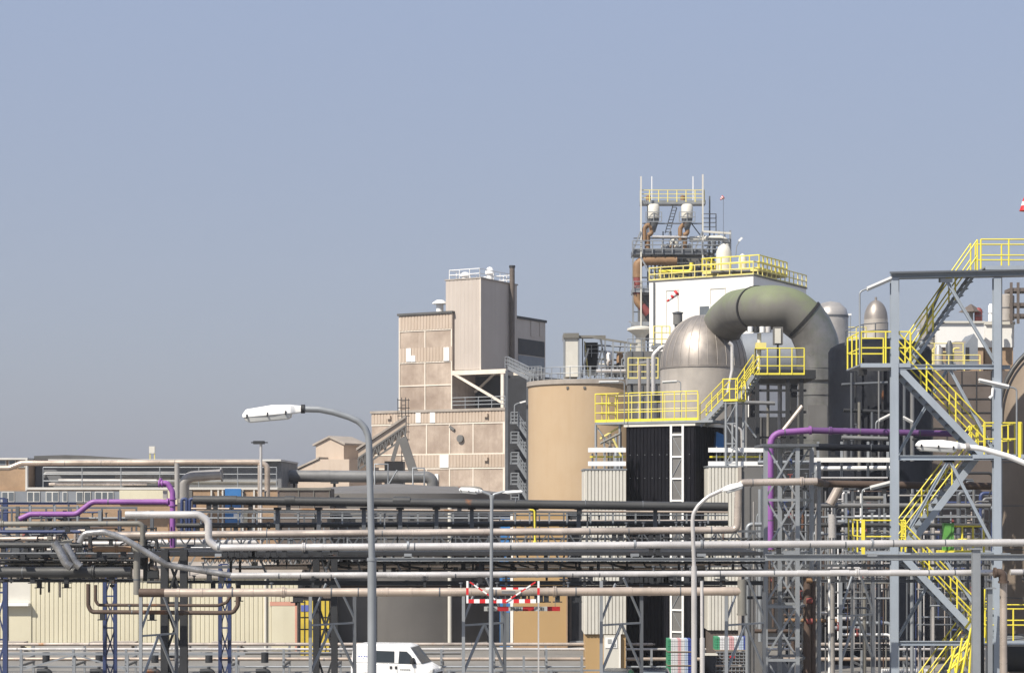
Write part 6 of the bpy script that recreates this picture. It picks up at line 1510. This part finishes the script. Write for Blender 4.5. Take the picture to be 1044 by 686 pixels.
MB().prism([P(907, 278.7, Ya-0.5), P(1095, 274.8, Ya-0.5), P(1095, 274.2, Yz+0.8), P(907, 278.0, Yz+0.8)], (0, 0, 0.05)).build('roof_sheet', 'galv_dark', stw)
def lbeam(x0, x1, py, Yc, h=0.16): MB().ibeam(P(x0, py, Yc), P(x1, py, Yc), 0.16, h*1.18).build('floor_beam', 'stair_blue', stw)
for py in (373.5, 466, 565, 655):
    lbeam(908, 1021, py+0.5, Ya-0.17, 0.16); lbeam(918, 1030, py+0.8, Yz+0.3, 0.14)
def deck(x0, x1, py):
    MB().box((X(x0), Ya-0.25, ZZ(py)-0.06), (X(x1), Yz+0.25, ZZ(py))).build('landing', 'galv', stw)
    MB().box((X(x0), Ya-0.29, ZZ(py)-0.13), (X(x1), Ya-0.26, ZZ(py)+0.03)).build('landing_edge', 'stair_blue', stw)
deck(876, 927, 371.5); deck(990, 1046, 464); deck(876, 927, 563); deck(996, 1060, 653); deck(1003, 1095, 272.5)
def yrail(pts, h=1.28, mids=1, step=1.15, r=0.03, m='yellow', name='handrail'):
    return MB().rail(pts, h=h, r=r, step=step, mids=mids).build(name, m, stw)
L1, L2, L3, L4, L0 = ZZ(371.5), ZZ(464), ZZ(563), ZZ(653), ZZ(272.5)
yrail([(X(927), Ya-0.22, L1), (X(877), Ya-0.22, L1), (X(877), Yz+0.22, L1), (X(915), Yz+0.22, L1)])
yrail([(X(1002), Ya-0.22, L2), (X(1040), Ya-0.22, L2), (X(1040), Yz+0.22, L2), (X(1008), Yz+0.22, L2)])
yrail([(X(922), Ya-0.22, L3), (X(878), Ya-0.22, L3), (X(878), Yz+0.22, L3)])
yrail([(X(1000), Ya-0.22, L4), (X(1095), Ya-0.22, L4)])
yrail([(X(1008), Yz+0.2, L4), (X(1095), Yz+0.2, L4)])
yrail([(X(1008), Ya+1.3, L0), (X(1095), Ya+1.3, L0)]); yrail([(X(1012), Yz+0.2, L0), (X(1095), Yz+0.2, L0)])
MB().box((X(1036), Ya-0.3, L2-0.1), (X(1039), Ya-0.22, L2+1.32)).build('end_post', 'yellow', stw)
MB().box((X(877), Ya-0.3, L3-0.1), (X(880.5), Ya-0.22, L3+1.32)).build('end_post', 'yellow', stw)
tread0 = None
def flight(px0, z0, px1, z1, y0, wd, n=13, sh=0.27, drop=0.0):
    global tread0
    p, q = Vector((X(px0), y0, z0)), Vector((X(px1), y0, z1))
    for d in (0, wd): MB().beam(p + Vector((0, d, -0.08 + drop)), q + Vector((0, d, -0.08 + drop)), 0.06, sh).build('stringer', 'stair_blue', stw)
    for i in range(n):
        c = p.lerp(q, (i + 0.5) / n) + Vector((0, wd/2, 0))
        if tread0 is None:
            mb = MB(); mb.box(c + Vector((-0.125, -wd/2+0.03, -0.02)), c + Vector((0.125, wd/2-0.03, 0.015))).box(c + Vector((-0.125, -wd/2+0.03, -0.07)), c + Vector((-0.11, wd/2-0.03, -0.02)))
            tread0 = mb.build('tread', 'galv_dark', stw); tread0['c'] = list(c)
        else:
            o = tread0.copy(); COL.objects.link(o); o.parent = stw
            o.location = tread0.location + (c - Vector(tread0['c']))
    for d in (0, wd): yrail([p + Vector((0, d, 0)), q + Vector((0, d, 0))], h=1.28, mids=1, step=1.45)
wd = 1.15
flight(914, L1, 1003, L2, Ya-0.2, wd)
flight(936, L1, 1005, L0, Ya+1.4, wd, 14, 0.12, 0.12)
flight(1004, L2, 928, L3, Ya+1.4, wd)
flight(918, L3, 1003, L4, Ya-0.2, wd)
flight(1003, L4, 930, ZZ(752), Ya+1.4, wd)
flight(918, ZZ(752), 990, ZZ(838), Ya-0.2, wd)
for (a_, b_, Yc) in (((963, 286), (926, 371), Yz+0.3), ((965, 286), (1016, 372), Ya-0.1), ((966, 376), (915, 464), Yz+0.3), ((968, 376), (1016, 466), Ya-0.1), ((967, 469), (914, 562), Ya-0.1), ((968, 469), (1016, 562), Ya-0.1), ((962, 568), (914, 652), Yz+0.3), ((962, 568), (1016, 652), Ya-0.1)):
    MB().ibeam(P(*a_, Yc), P(*b_, Yc), 0.115, 0.115).build('brace', 'stair_blue', stw)
    MB().box(P(a_[0]-6, a_[1]+2, Yc-0.08), P(a_[0]+6, a_[1]-2, Yc-0.05)).build('gusset', 'galv', stw)
MB().box(P(876, 376, Ya-0.1), P(882, 383, Ya+0.3)).build('corner_lamp', 'black_plastic', stw)
# green and yellow things on the middle level
gc = thing('green_cabinet', 'bright green cabinet standing behind the middle stair flight', 'cabinet', P(967, 560, 82))
MB().box(P(962.5, 566, 82), P(970.5, 533, 82.4)).build('case', 'green', gc); MB().box(P(963.3, 564, 81.96), P(969.8, 535, 81.99)).build('door', 'green', gc)
MB().beam(P(966.5, 600, 82.2), P(966.5, 566, 82.2), 0.1).build('leg', 'galv_dark', gc)
yb = thing('yellow_barrier', 'yellow barrier rail beside the bright green cabinet', 'railing', P(985, 560, 82.2))
MB().rail([P(970, 563, 82.2), P(1003, 563, 82.2)], h=1.1, r=0.04, step=0.45, mids=1).build('rail', 'yellow', yb); MB().box(P(958, 563.5, 81.9), P(990, 560.5, 82.6)).build('kick_plate', 'yellow', yb)
for px in (961, 987): MB().beam(P(px, 620, 82.3), P(px, 563, 82.3), 0.1).build('leg', 'galv_dark', yb)
yg = thing('yellow_gate', 'jumbled yellow folding gate at the stair tower foot', 'gate', ground_at(980, 76.8))
for k, (x0, y0, x1, y1) in enumerate(((966, 690, 974, 660), (974, 690, 981, 650), (980, 690, 990, 640), (988, 690, 992, 622), (970, 672, 990, 655), (966, 684, 986, 668), (984, 640, 993, 628), (1000, 660, 1004, 600), (1005, 655, 1008, 625))):
    MB().tube([P(x0, y0, 76.2 + 0.1*k), P(x1, y1, 76.2 + 0.1*k)], 0.045, 8).build('bar', 'yellow', yg)
MB().rail([P(962, 720, 76.9), P(992, 668, 76.9)], h=1.0, r=0.04, step=0.5, mids=1).build('panel', 'yellow', yg)
cg = thing('cage_ladder', 'yellow ladder between the stair tower foot posts', 'ladder', ground_at(1005, 79.4))
for px in (1002, 1008): MB().beam(P(px, 660, 79.4), P(px, 610, 79.4), 0.07).build('stile', 'yellow', cg)
for k in range(9): MB().beam(P(1002, 657-5.5*k, 79.4), P(1008, 657-5.5*k, 79.4), 0.05).build('rung', 'yellow', cg)
MB().beam(P(1002, 720, 79.45), P(1002, 660, 79.45), 0.06).beam(P(1008, 720, 79.45), P(1008, 660, 79.45), 0.06).build('lower_leg', 'galv', cg)
dkm = thing('pump_skid', 'dark pump skid behind yellow railing at the far right', 'pump', ground_at(1035, 82))
MB().tube([P(1015, 665, 82), P(1060, 665, 82)], 0.8, 16).build('motor', 'steel_dark', dkm); MB().box(P(1012, 700, 81.2), P(1064, 686, 83)).build('base', 'galv_dark', dkm)
for px in (1018, 1044): MB().box((xx(px, 82), 81.4, 0), (xx(px+6, 82), 82.6, zt(690, 82))).build('leg', 'steel_dark', dkm)
tube_light('tube light on a hooked pole at the upper stair landing corner', 876.5, 371, 297.5, 909, 283.5, Ya-0.25, 0.035, foot_kind='galv', tw=0.15)
tube_light('tube light with spot lamp on hooked pole at the right stair landing', 1036.5, 464, 396, 998, 387.5, Ya-0.3, 0.035, spot=True, tw=0.15)
tube_light('long tube light on a bent pole behind the left stair column', 879, 563, 499, 916, 489.5, 81.5, 0.035, tw=0.16)
tube_light('small tube light rising over the purple pipe left of stair column', 893, 440, 430, 907, 423, 84, 0.03, tw=0.12)
tube_light('small tube light sloping over the purple pipe behind stair column', 933, 440, 432, 921, 425.5, 84, 0.03, tw=0.12)
ts_ = thing('striped_beacon', 'red and white banded sign tip at the right picture edge above railing', 'sign', P(1046, 270, 77.5))
MB().tube([P(1046.5, 275, 77.5), P(1046.5, 215, 77.5)], 0.04, 8).build('post', 'galv', ts_)
MB().lathe([(0.28, 0), (0.25, 0.08), (0.21, 0.2)], P(1046.5, 215, 77.5), 16).build('red_band', 'red', ts_)
MB().lathe([(0.21, 0.2), (0.17, 0.36)], P(1046.5, 215, 77.5), 16).build('white_band', 'white', ts_)
MB().lathe([(0.17, 0.36), (0.12, 0.5), (0.05, 0.6)], P(1046.5, 215, 77.5), 16).build('red_tip', 'red', ts_)

# ================================================================== street lamps
def lamp_head(parent, a, b, wd, hh, Yc):
    """cobra head from a (spigot end) to b (outer end)"""
    d = (b - a); L = d.length; d.normalize()
    up = Vector((0, 0, 1)); up = (up - d * up.dot(d)).normalized(); sd = d.cross(up)
    def sec(t, w_, h0, h1): c = a + d*L*t; return [c - sd*w_/2 + up*h0, c + sd*w_/2 + up*h0, c + sd*w_*0.36 + up*h1, c - sd*w_*0.36 + up*h1]
    ss = [sec(0, wd*0.34, -hh*0.25, hh*0.25), sec(0.13, wd*0.4, -hh*0.28, hh*0.36), sec(0.2, wd*0.9, -hh*0.3, hh*0.42), sec(0.5, wd, -hh*0.3, hh*0.52), sec(0.93, wd*0.92, -hh*0.3, hh*0.36), sec(1.0, wd*0.8, -hh*0.26, hh*0.0)]
    vs = [v for s in ss for v in s]
    fs = [(i*4+j, i*4+(j+1) % 4, i*4+4+(j+1) % 4, i*4+4+j) for i in range(len(ss)-1) for j in range(4)] + [(3, 2, 1, 0), tuple(len(vs)-4+i for i in range(4))]
    MB().add(vs, fs).build('housing', 'white', parent, 0.02)
    cs = []
    for t, w_, h_ in ((0.2, 0.7, 0.52), (0.26, 0.86, 0.68), (0.9, 0.84, 0.68), (0.97, 0.7, 0.45)):
        c = a + d*L*t; cs += [c - sd*wd*w_/2 - up*hh*0.29, c + sd*wd*w_/2 - up*hh*0.29, c + sd*wd*w_*0.4 - up*hh*h_, c - sd*wd*w_*0.4 - up*hh*h_]
    fs = [(i*4+j, i*4+(j+1) % 4, i*4+4+(j+1) % 4, i*4+4+j) for i in range(3) for j in range(4)] + [(3, 2, 1, 0), (12, 13, 14, 15)]
    MB().add(cs, fs).build('lens', 'lamp_lens', parent, 0.01)
    for t in (0.28, 0.58, 0.92):
        c = a + d*L*t - up*hh*0.2 - sd*wd*0.47; c2 = a + d*L*t - up*hh*0.2 + sd*wd*0.47
        mbx = MB(); mbx.box(c - Vector((0.012, 0.012, hh*0.16)), c + Vector((0.012, 0.012, hh*0.16))); mbx.build('clip', 'steel_dark', parent)
Yc = 37.0
l1 = thing('street_lamp', 'tall grey street lamp with white head reaching left over the rack', 'street lamp', ground_at(378, Yc))
MB().tube([ground_at(379.3, Yc), P(379.2, 570, Yc)], 0.083, 16).build('pole_base', 'galv', l1)
MB().tube([P(379.2, 571, Yc), P(376.2, 452, Yc), P(375.3, 444, Yc), P(372, 436, Yc), P(366, 429.5, Yc), P(356, 425, Yc), P(340, 420, Yc), P(326, 417.2, Yc), P(308, 416.8, Yc)], 0.063, 14, 0.3, None).build('pole', 'galv', l1)
MB().ring(P(379.2, 570, Yc), Z, 0.095, 0.05, 16).build('collar', 'galv', l1)
MB().ring(P(309, 416.8, Yc), (1, 0, 0), 0.085, 0.07, 14).build('spigot', 'steel_dark', l1)
lamp_head(l1, P(309, 417.0, Yc), P(247.5, 422.5, Yc), 0.3, 0.24, Yc)
Yc = 33.0
l2 = thing('street_lamp', 'street lamp with long white arm entering from the right edge', 'street lamp', ground_at(1120, Yc))
MB().tube([P(984, 455.3, Yc), P(1000, 457, Yc), P(1028, 465, Yc), P(1052, 475, Yc), P(1085, 490, Yc), P(1112, 510, Yc), P(1119, 540, Yc), ground_at(1120, Yc)], 0.047, 14, 1.0).build('pole', 'white', l2)
MB().ring(P(986, 455.5, Yc), (1, 0, 0.1), 0.07, 0.06).build('spigot', 'silver_dull', l2)
lamp_head(l2, P(985, 455.4, Yc), P(934, 452.2, Yc), 0.24, 0.17, Yc)
Yc = 64.0
l3 = thing('street_lamp', 'slim twin armed street lamp before the tan silo', 'street lamp', ground_at(501, Yc))
MB().tube([ground_at(500.5, Yc), P(500.8, 600, Yc)], 0.075, 12).build('pole_base', 'galv', l3)
MB().tube([P(500.8, 601, Yc), P(501.3, 504, Yc)], 0.055, 12).build('pole', 'galv', l3)
MB().tube([P(501.3, 512, Yc), P(500, 504.5, Yc), P(490, 500.5, Yc)], 0.045, 8, 0.1).build('arm', 'galv', l3)
MB().tube([P(501.3, 512, Yc), P(503, 504, Yc), P(512, 501.5, Yc), P(524, 501, Yc)], 0.045, 8, 0.1).build('arm', 'galv', l3)
lamp_head(l3, P(492, 500.8, Yc), P(468, 498.5, Yc), 0.26, 0.17, Yc)
lamp_head(l3, P(512, 502, Yc), P(533, 500.6, Yc), 0.24, 0.1, Yc)
Yc = 47.0
l4 = thing('street_lamp', 'pale street lamp curving right before the black building', 'street lamp', ground_at(707, Yc))
MB().tube([ground_at(708, Yc), P(707.6, 577, Yc)], 0.068, 14).build('pole_base', 'silver', l4)
MB().tube([P(707.6, 578, Yc), P(706, 531, Yc), P(707, 523, Yc), P(712, 515, Yc), P(722, 506, Yc), P(738, 498.5, Yc)], 0.048, 14, 0.35).build('pole', 'silver', l4)
lamp_head(l4, P(735, 500, Yc), P(757, 493.5, Yc), 0.26, 0.16, Yc)
Yc = 143
l5 = thing('street_lamp', 'thin yard lamp with flat dark head beside the hall', 'street lamp', ground_at(266, Yc))
MB().tube([ground_at(266.5, Yc), P(266, 452, Yc)], 0.1, 8).build('pole', 'silver', l5)
MB().box(P(258, 452.5, Yc-0.2), P(270, 449.5, Yc+0.3)).build('lamp_head', 'steel_dark', l5); MB().beam(P(256, 451, Yc), P(273, 451, Yc), 0.08).build('arm', 'steel_dark', l5)
tall = thing('lamp_pole', 'thin pale pole just right of the curved street lamp', 'pole', ground_at(716, 60))
MB().tube([ground_at(716.3, 60), P(715.5, 592, 60)], 0.05, 10).build('pole', 'silver', tall); MB().tube([ground_at(716.3, 60), P(716, 650, 60)], 0.075, 10).build('pole_base', 'silver', tall)

# ================================================================== striped height barrier
Yc = 68.0
hb = thing('height_barrier', 'red and white striped height barrier frame hanging at the rack', 'barrier', ground_at(514, Yc))
for px, l in ((476.5, 627), (549, 700)):
    p = P(px, 592, Yc); zb_ = zt(614.5, Yc) if l < 650 else 0
    MB().beam((p.x, Yc, zt(614.5, Yc)), p, 0.07).build('post', 'white', hb)
    if l > 650: MB().beam((p.x, Yc, 0), (p.x, Yc, zt(614.5, Yc)), 0.05).build('foot_post', 'silver', hb)
    MB().beam(P(px, 606, Yc-0.01), P(px, 599, Yc-0.01), 0.085).build('red_band', 'red', hb)
n = 12
for k in range(n):
    x0, x1 = 477.5 + 69*k/n, 477.5 + 69*(k+1)/n
    MB().box(P(x0, 614.5, Yc-0.03), P(x1, 610.5, Yc+0.03)).build('lower_stripe', 'red' if k % 2 == 0 else 'white', hb)
for k, (x0, x1, m) in enumerate(((495, 511, 'white'), (511, 516, 'red'), (516, 523, 'white'), (523, 528.5, 'red'), (528.5, 540, 'white'))):
    MB().box(P(x0, 600.6, Yc-0.03), P(x1, 598.6, Yc+0.03)).build('upper_stripe', m, hb)
for (a_, b_, s) in (((479, 593), (505, 611), 1), ((546, 593), (516, 613), 1)):
    for k in range(6):
        p, q = P(*a_, Yc-0.05), P(*b_, Yc-0.05)
        MB().beam(p.lerp(q, k/6), p.lerp(q, (k+1)/6), 0.02, 0.05).build('tape', 'white' if k % 2 else 'red', hb)
MB().box(P(511.5, 605, Yc-0.06), P(525.5, 602, Yc-0.04)).build('plate', 'grey_pipe', hb)
sg = thing('height_sign', 'grey hanging sign board with dark letters and red blocks', 'sign', P(532, 623, Yc+0.4))
Y2 = Yc + 0.4
for k, (x0, x1, m) in enumerate(((493.5, 507, 'sign_grey'), (507, 518.5, 'red_dark'), (518.5, 533, 'sign_grey'), (533, 544.5, 'red_dark'), (544.5, 558, 'sign_grey'), (558, 571, 'red_dark'))):
    MB().box(P(x0, 622.6, Y2), P(x1, 618, Y2+0.05)).build('text_panel' if m == 'sign_grey' else 'red_block', m, sg)
for px in (497, 548.5, 566): MB().beam(P(px, 618, Y2+0.02), P(px, 609, Y2+0.02), 0.02).build('hanger', 'galv_dark', sg)
def text(body, px, py, Yc, h_px, m, parent, yaw=0.0):
    cu = bpy.data.curves.new('t', 'FONT'); cu.body = body; cu.size = h_px * S(Yc) * 1.38; cu.align_x = 'CENTER'; cu.extrude = 0.004
    o = bpy.data.objects.new('t', cu); COL.objects.link(o)
    me = bpy.data.meshes.new_from_object(o)
    bpy.data.objects.remove(o); bpy.data.curves.remove(cu)
    me.materials.clear(); me.materials.append(M[m])
    ob = bpy.data.objects.new('lettering', me); COL.objects.link(ob)
    ob.parent = parent; ob.location = P(px, py, Yc) - WPOS[parent.name]; ob.rotation_euler = (R(90), 0, yaw)
    return ob
text('EEZ', 500.5, 622, Y2-0.012, 3.4, 'letter_black', sg)
text('PRIJH', 525.8, 622, Y2-0.012, 3.4, 'letter_black', sg)
text('UEI', 551.3, 622, Y2-0.012, 3.4, 'letter_black', sg)

# ================================================================== white van
class Car:
    def __init__(s, px, Yc, yaw, name, label, cat):
        c = ground_at(px, Yc)
        s.t = thing(name, label, cat, c)
        s.M = Matrix.Translation(c) @ Matrix.Rotation(yaw, 4, 'Z')
    def mb(s): return MB(s.M)
def wheel(car, x, y, r, w_, m_rim='chrome'):
    sgn = 1 if y < 0 else -1
    o = car.mb(); n = 24
    ring = lambda rr, yy: [(x + rr*math.cos(2*math.pi*j/n), yy, r + 0.006 + rr*math.sin(2*math.pi*j/n)) for j in range(n)]
    prof = [(r*0.6, y), (r*0.93, y), (r, y + sgn*0.03), (r, y + sgn*(w_-0.03)), (r*0.93, y + sgn*w_), (r*0.6, y + sgn*w_)]
    vs = [v for rr, yy in prof for v in ring(rr, yy)]
    o.add(vs, [(i*n+j, i*n+(j+1) % n, (i+1)*n+(j+1) % n, (i+1)*n+j) for i in range(5) for j in range(n)], True)
    wh = o.build('wheel', 'rubber', car.t)
    o = car.mb(); prof = [(r*0.62, y + sgn*0.015), (r*0.5, y + sgn*0.05), (r*0.2, y + sgn*0.03), (0.01, y + sgn*0.02)]
    vs = [v for rr, yy in prof for v in ring(rr, yy)]
    o.add(vs, [(i*n+j, i*n+(j+1) % n, (i+1)*n+(j+1) % n, (i+1)*n+j) for i in range(3) for j in range(n)], True)
    o.build('rim', m_rim, wh)
van = Car(405.5, 111.0, R(-14), 'white_van', 'white panel van with dark side window and blue lettering parked behind the street lamp', 'van')
# side profile, front towards +x; the near side is -y
low = [(-2.45, 0.35), (-2.47, 0.55), (-2.45, 1.35), (1.15, 1.35), (1.75, 1.28), (2.25, 1.05), (2.42, 0.8), (2.45, 0.35)]
top = [(-2.45, 1.35), (-2.38, 2.25), (-2.25, 2.4), (0.55, 2.42), (0.95, 2.32), (1.72, 1.35)]
def section(car, prof, hw, name, m, bev):
    vs = [(x, -hw(x, z), z) for x, z in prof] + [(x, hw(x, z), z) for x, z in prof]; n = len(prof)
    return car.mb().add(vs, [tuple(range(n)), tuple(range(n, 2*n))[::-1]] + [((i+1) % n, i, n+i, n+(i+1) % n) for i in range(n)]).build(name, m, car.t, bev)
hwv = lambda x, z: 1.02 - max(0, z - 1.35) * 0.13 - max(0, x - 1.7) * 0.12
lows = [(-2.45, 0.35), (-2.47, 0.55), (-2.45, 1.35), (1.72, 1.35), (2.25, 1.08), (2.42, 0.8), (2.45, 0.35)]
section(van, lows, hwv, 'body', 'car_white', 0.05)
section(van, top, hwv, 'upper_body', 'car_white', 0.06)
def side_glass(car, quad, hw, name, m='glass_dark', off=0.012, parent=None):
    for sg_ in (-1, 1):
        vs = [(x, sg_*(hw(x, z) + off), z) for x, z in quad] + [(x, sg_*(hw(x, z) - 0.03), z) for x, z in quad]; n = len(quad)
        fs = [tuple(range(n)), tuple(range(n, 2*n))[::-1]] + [((i+1) % n, i, n+i, n+(i+1) % n) for i in range(n)]
        car.mb().add(vs, fs if sg_ < 0 else [f[::-1] for f in fs]).build(name, m, parent or car.t)
side_glass(van, [(-1.2, 1.42), (0.12, 1.42), (0.1, 2.05), (-1.2, 2.07)], hwv, 'side_window')
side_glass(van, [(0.35, 1.38), (1.42, 1.38), (1.05, 1.85), (0.82, 2.05), (0.38, 2.06)], hwv, 'door_window')
wsq = [(0.98, 2.27), (1.68, 1.4)]
d = Vector((0.77, 0, 0.62)).normalized() * 0.02
a = Vector((1.0, 0, 2.26)); b = Vector((1.7, 0, 1.385))
n_ = (Vector((b.z - a.z, 0, -(b.x - a.x)))).normalized(); n_ = -n_ if n_.x < 0 else n_
vs = []
for off in (0.015, -0.03):
    for p, hw in ((a, 0.78), (b, 0.93)):
        for s_ in (-1, 1): vs.append(p + n_*off + Vector((0, s_*hw, 0)))
van.mb().add(vs, [(0, 2, 3, 1), (4, 5, 7, 6), (0, 1, 5, 4), (2, 6, 7, 3), (0, 4, 6, 2), (1, 3, 7, 5)]).build('windscreen', 'glass_dark', van.t)
van.mb().box((1.55, -0.55, 1.36), (1.62, 0.55, 1.4)).build('wiper', 'black_plastic', van.t)
for y0 in (-0.7, 0.15): van.mb().box((0.3, y0, 0.7), (0.75, y0+0.5, 1.75)).build('seat', 'sign_grey', van.t, 0.05)
van.mb().box((2.3, -0.98, 0.3), (2.53, 0.98, 0.62)).build('bumper', 'black_plastic', van.t, 0.05)
van.mb().box((2.28, -0.98, 0.62), (2.46, -0.6, 0.82)).build('bumper_corner', 'black_plastic', van.t, 0.04)
van.mb().box((2.30, -0.62, 0.66), (2.475, 0.62, 0.86)).build('grille', 'black_plastic', van.t, 0.02)
for y in (-0.78, 0.78): van.mb().box((2.05, y-0.18, 0.86), (2.36, y+0.18, 1.1)).build('headlight', 'lamp_lens', van.t, 0.05)
van.mb().box((2.475, -0.26, 0.44), (2.545, 0.26, 0.55)).build('number_plate', 'yellow_soft', van.t)
for y in (-1.0, 0.8): van.mb().box((-2.5, y, 0.32), (-2.3, y+0.2, 0.5)).build('rear_bumper', 'black_plastic', van.t, 0.03)
for y in (-1.06, 1.02): van.mb().box((-1.0, y, 0.45), (1.1, y+0.04, 0.56)).build('side_trim', 'black_plastic', van.t)
for x in (-1.55, 1.62):
    for y in (-1.04, 1.04): wheel(van, x, y, 0.35, 0.24)
    for y in (-1.035, 1.005):
        n = 14; pts = [(x + 0.46*math.cos(math.pi*j/n), y, 0.36 + 0.46*math.sin(math.pi*j/n)) for j in range(n+1)]
        van.mb().prism(pts, (0, 0.03, 0)).build('wheel_arch', 'black_plastic', van.t)
for y in (-1.17, 1.05):
    van.mb().box((1.1, y-0.05, 1.38), (1.3, y+0.17, 1.72)).build('mirror', 'black_plastic', van.t, 0.03)
for x in (0.22, -0.08, -2.2): van.mb().box((x-0.06, -1.05, 1.08), (x+0.06, -1.01, 1.22)).build('handle', 'black_plastic', van.t)
mb = van.mb()
for x in (0.28, 1.3, -1.35): mb.box((x-0.006, -1.024, 0.5), (x+0.006, -1.016, 1.4))
mb.build('door_seam', 'sign_grey', van.t)
mb = van.mb()
for k, (x, w_, z) in enumerate(((-2.28, 0.05, 1.72), (-2.02, 0.1, 1.72), (-1.86, 0.08, 1.72), (-1.7, 0.1, 1.74), (-1.56, 0.07, 1.72), (-1.74, 0.04, 1.6))): mb.box((x, -hwv(0, z)-0.006, z-0.035), (x+w_, -hwv(0, z)+0.02, z+0.035))
mb.build('lettering', 'letter_blue', van.t)
mb = van.mb()
for k in range(6): mb.box((0.45+0.1*k, -1.026, 1.02), (0.52+0.1*k, -1.015, 1.08))
mb.build('lettering', 'sign_grey', van.t)

# ================================================================== parked cars, rears just showing
def hatch(px, Yc, yaw, m, label):
    car = Car(px, Yc, yaw, 'parked_car', label, 'car')
    hw = lambda x, z: 0.86 - max(0, z - 0.88) * 0.32
    lo = [(-1.95, 0.3), (-2.0, 0.55), (-1.95, 0.9), (0.95, 0.92), (1.75, 0.78), (1.98, 0.6), (2.0, 0.3)]
    up = [(-1.95, 0.9), (-1.6, 1.36), (-1.1, 1.46), (0.1, 1.44), (0.95, 0.92)]
    section(car, lo, hw, 'body', m, 0.06); section(car, up, hw, 'cabin', m, 0.05)
    side_glass(car, [(-1.45, 0.95), (0.6, 0.95), (0.05, 1.36), (-1.2, 1.37)], hw, 'side_window')
    car.mb().add([(-1.97, -0.66, 0.96), (-1.97, 0.66, 0.96), (-1.67, 0.6, 1.34), (-1.67, -0.6, 1.34), (-1.85, -0.66, 0.93), (-1.85, 0.66, 0.93), (-1.6, 0.6, 1.28), (-1.6, -0.6, 1.28)], [(0, 3, 2, 1), (4, 5, 6, 7), (0, 1, 5, 4), (1, 2, 6, 5), (2, 3, 7, 6), (3, 0, 4, 7)]).build('rear_window', 'glass_grey', car.t)
    car.mb().add([(0.93, -0.7, 0.97), (0.93, 0.7, 0.97), (0.2, 0.62, 1.40), (0.2, -0.62, 1.40), (0.8, -0.7, 0.94), (0.8, 0.7, 0.94), (0.15, 0.62, 1.36), (0.15, -0.62, 1.36)], [(0, 1, 2, 3), (7, 6, 5, 4), (0, 4, 5, 1), (1, 5, 6, 2), (2, 6, 7, 3), (3, 7, 4, 0)]).build('windscreen', 'glass_dark', car.t)
    for y in (-0.76, 0.76): car.mb().box((-2.0, y-0.1, 0.78), (-1.78, y+0.1, 1.2)).build('tail_light', 'red', car.t, 0.03)
    car.mb().box((-2.06, -0.85, 0.3), (-1.9, 0.85, 0.52)).build('bumper', 'black_plastic', car.t, 0.04)
    for x in (-1.25, 1.25):
        for y in (-0.87, 0.87): wheel(car, x, y, 0.31, 0.2)
    for y in (-0.98, 0.86): car.mb().box((0.45, y, 0.92), (0.6, y+0.14, 1.06)).build('mirror', m, car.t, 0.02)
hatch(631, 106.2, R(78), 'car_grey', 'dark grey parked hatchback whose roof shows before the ribbed cabin')
hatch(668, 106.6, R(84), 'car_dark', 'dark blue parked hatchback left of the striped can stack')
for k, px in enumerate((905, 917, 929, 941)):
    v = thing('heat_exchanger', 'white finned cooler bank at the foot of the stair tower', 'cooler', ground_at(px, 104), 'finned coolers by the stair foot')
    for j in range(5): MB().box((xx(px-5+2.2*j, 104), 104, 0.3), (xx(px-4+2.2*j, 104), 104.5, zt(682, 104))).build('fin', 'white', v)
    MB().box((xx(px-6, 104), 104.1, 0), (xx(px+6, 104), 104.4, 0.32)).build('base', 'galv_dark', v)

# ================================================================== thin summer haze
hz = MB().box((-420, -6, -1.0), (420, 420, 60))
hm_ = bpy.data.materials.new('haze'); hm_.use_nodes = True
hn = hm_.node_tree; hn.nodes.clear()
ho = hn.nodes.new('ShaderNodeOutputMaterial'); hv = hn.nodes.new('ShaderNodeVolumePrincipled')
hv.inputs['Color'].default_value = (0.86, 0.89, 0.95, 1); hv.inputs['Density'].default_value = 0.0002; hv.inputs['Anisotropy'].default_value = 0.0
hn.links.new(hv.outputs[0], ho.inputs['Volume'])
h_ = hz.build('haze', hm_); h_['kind'] = 'stuff'
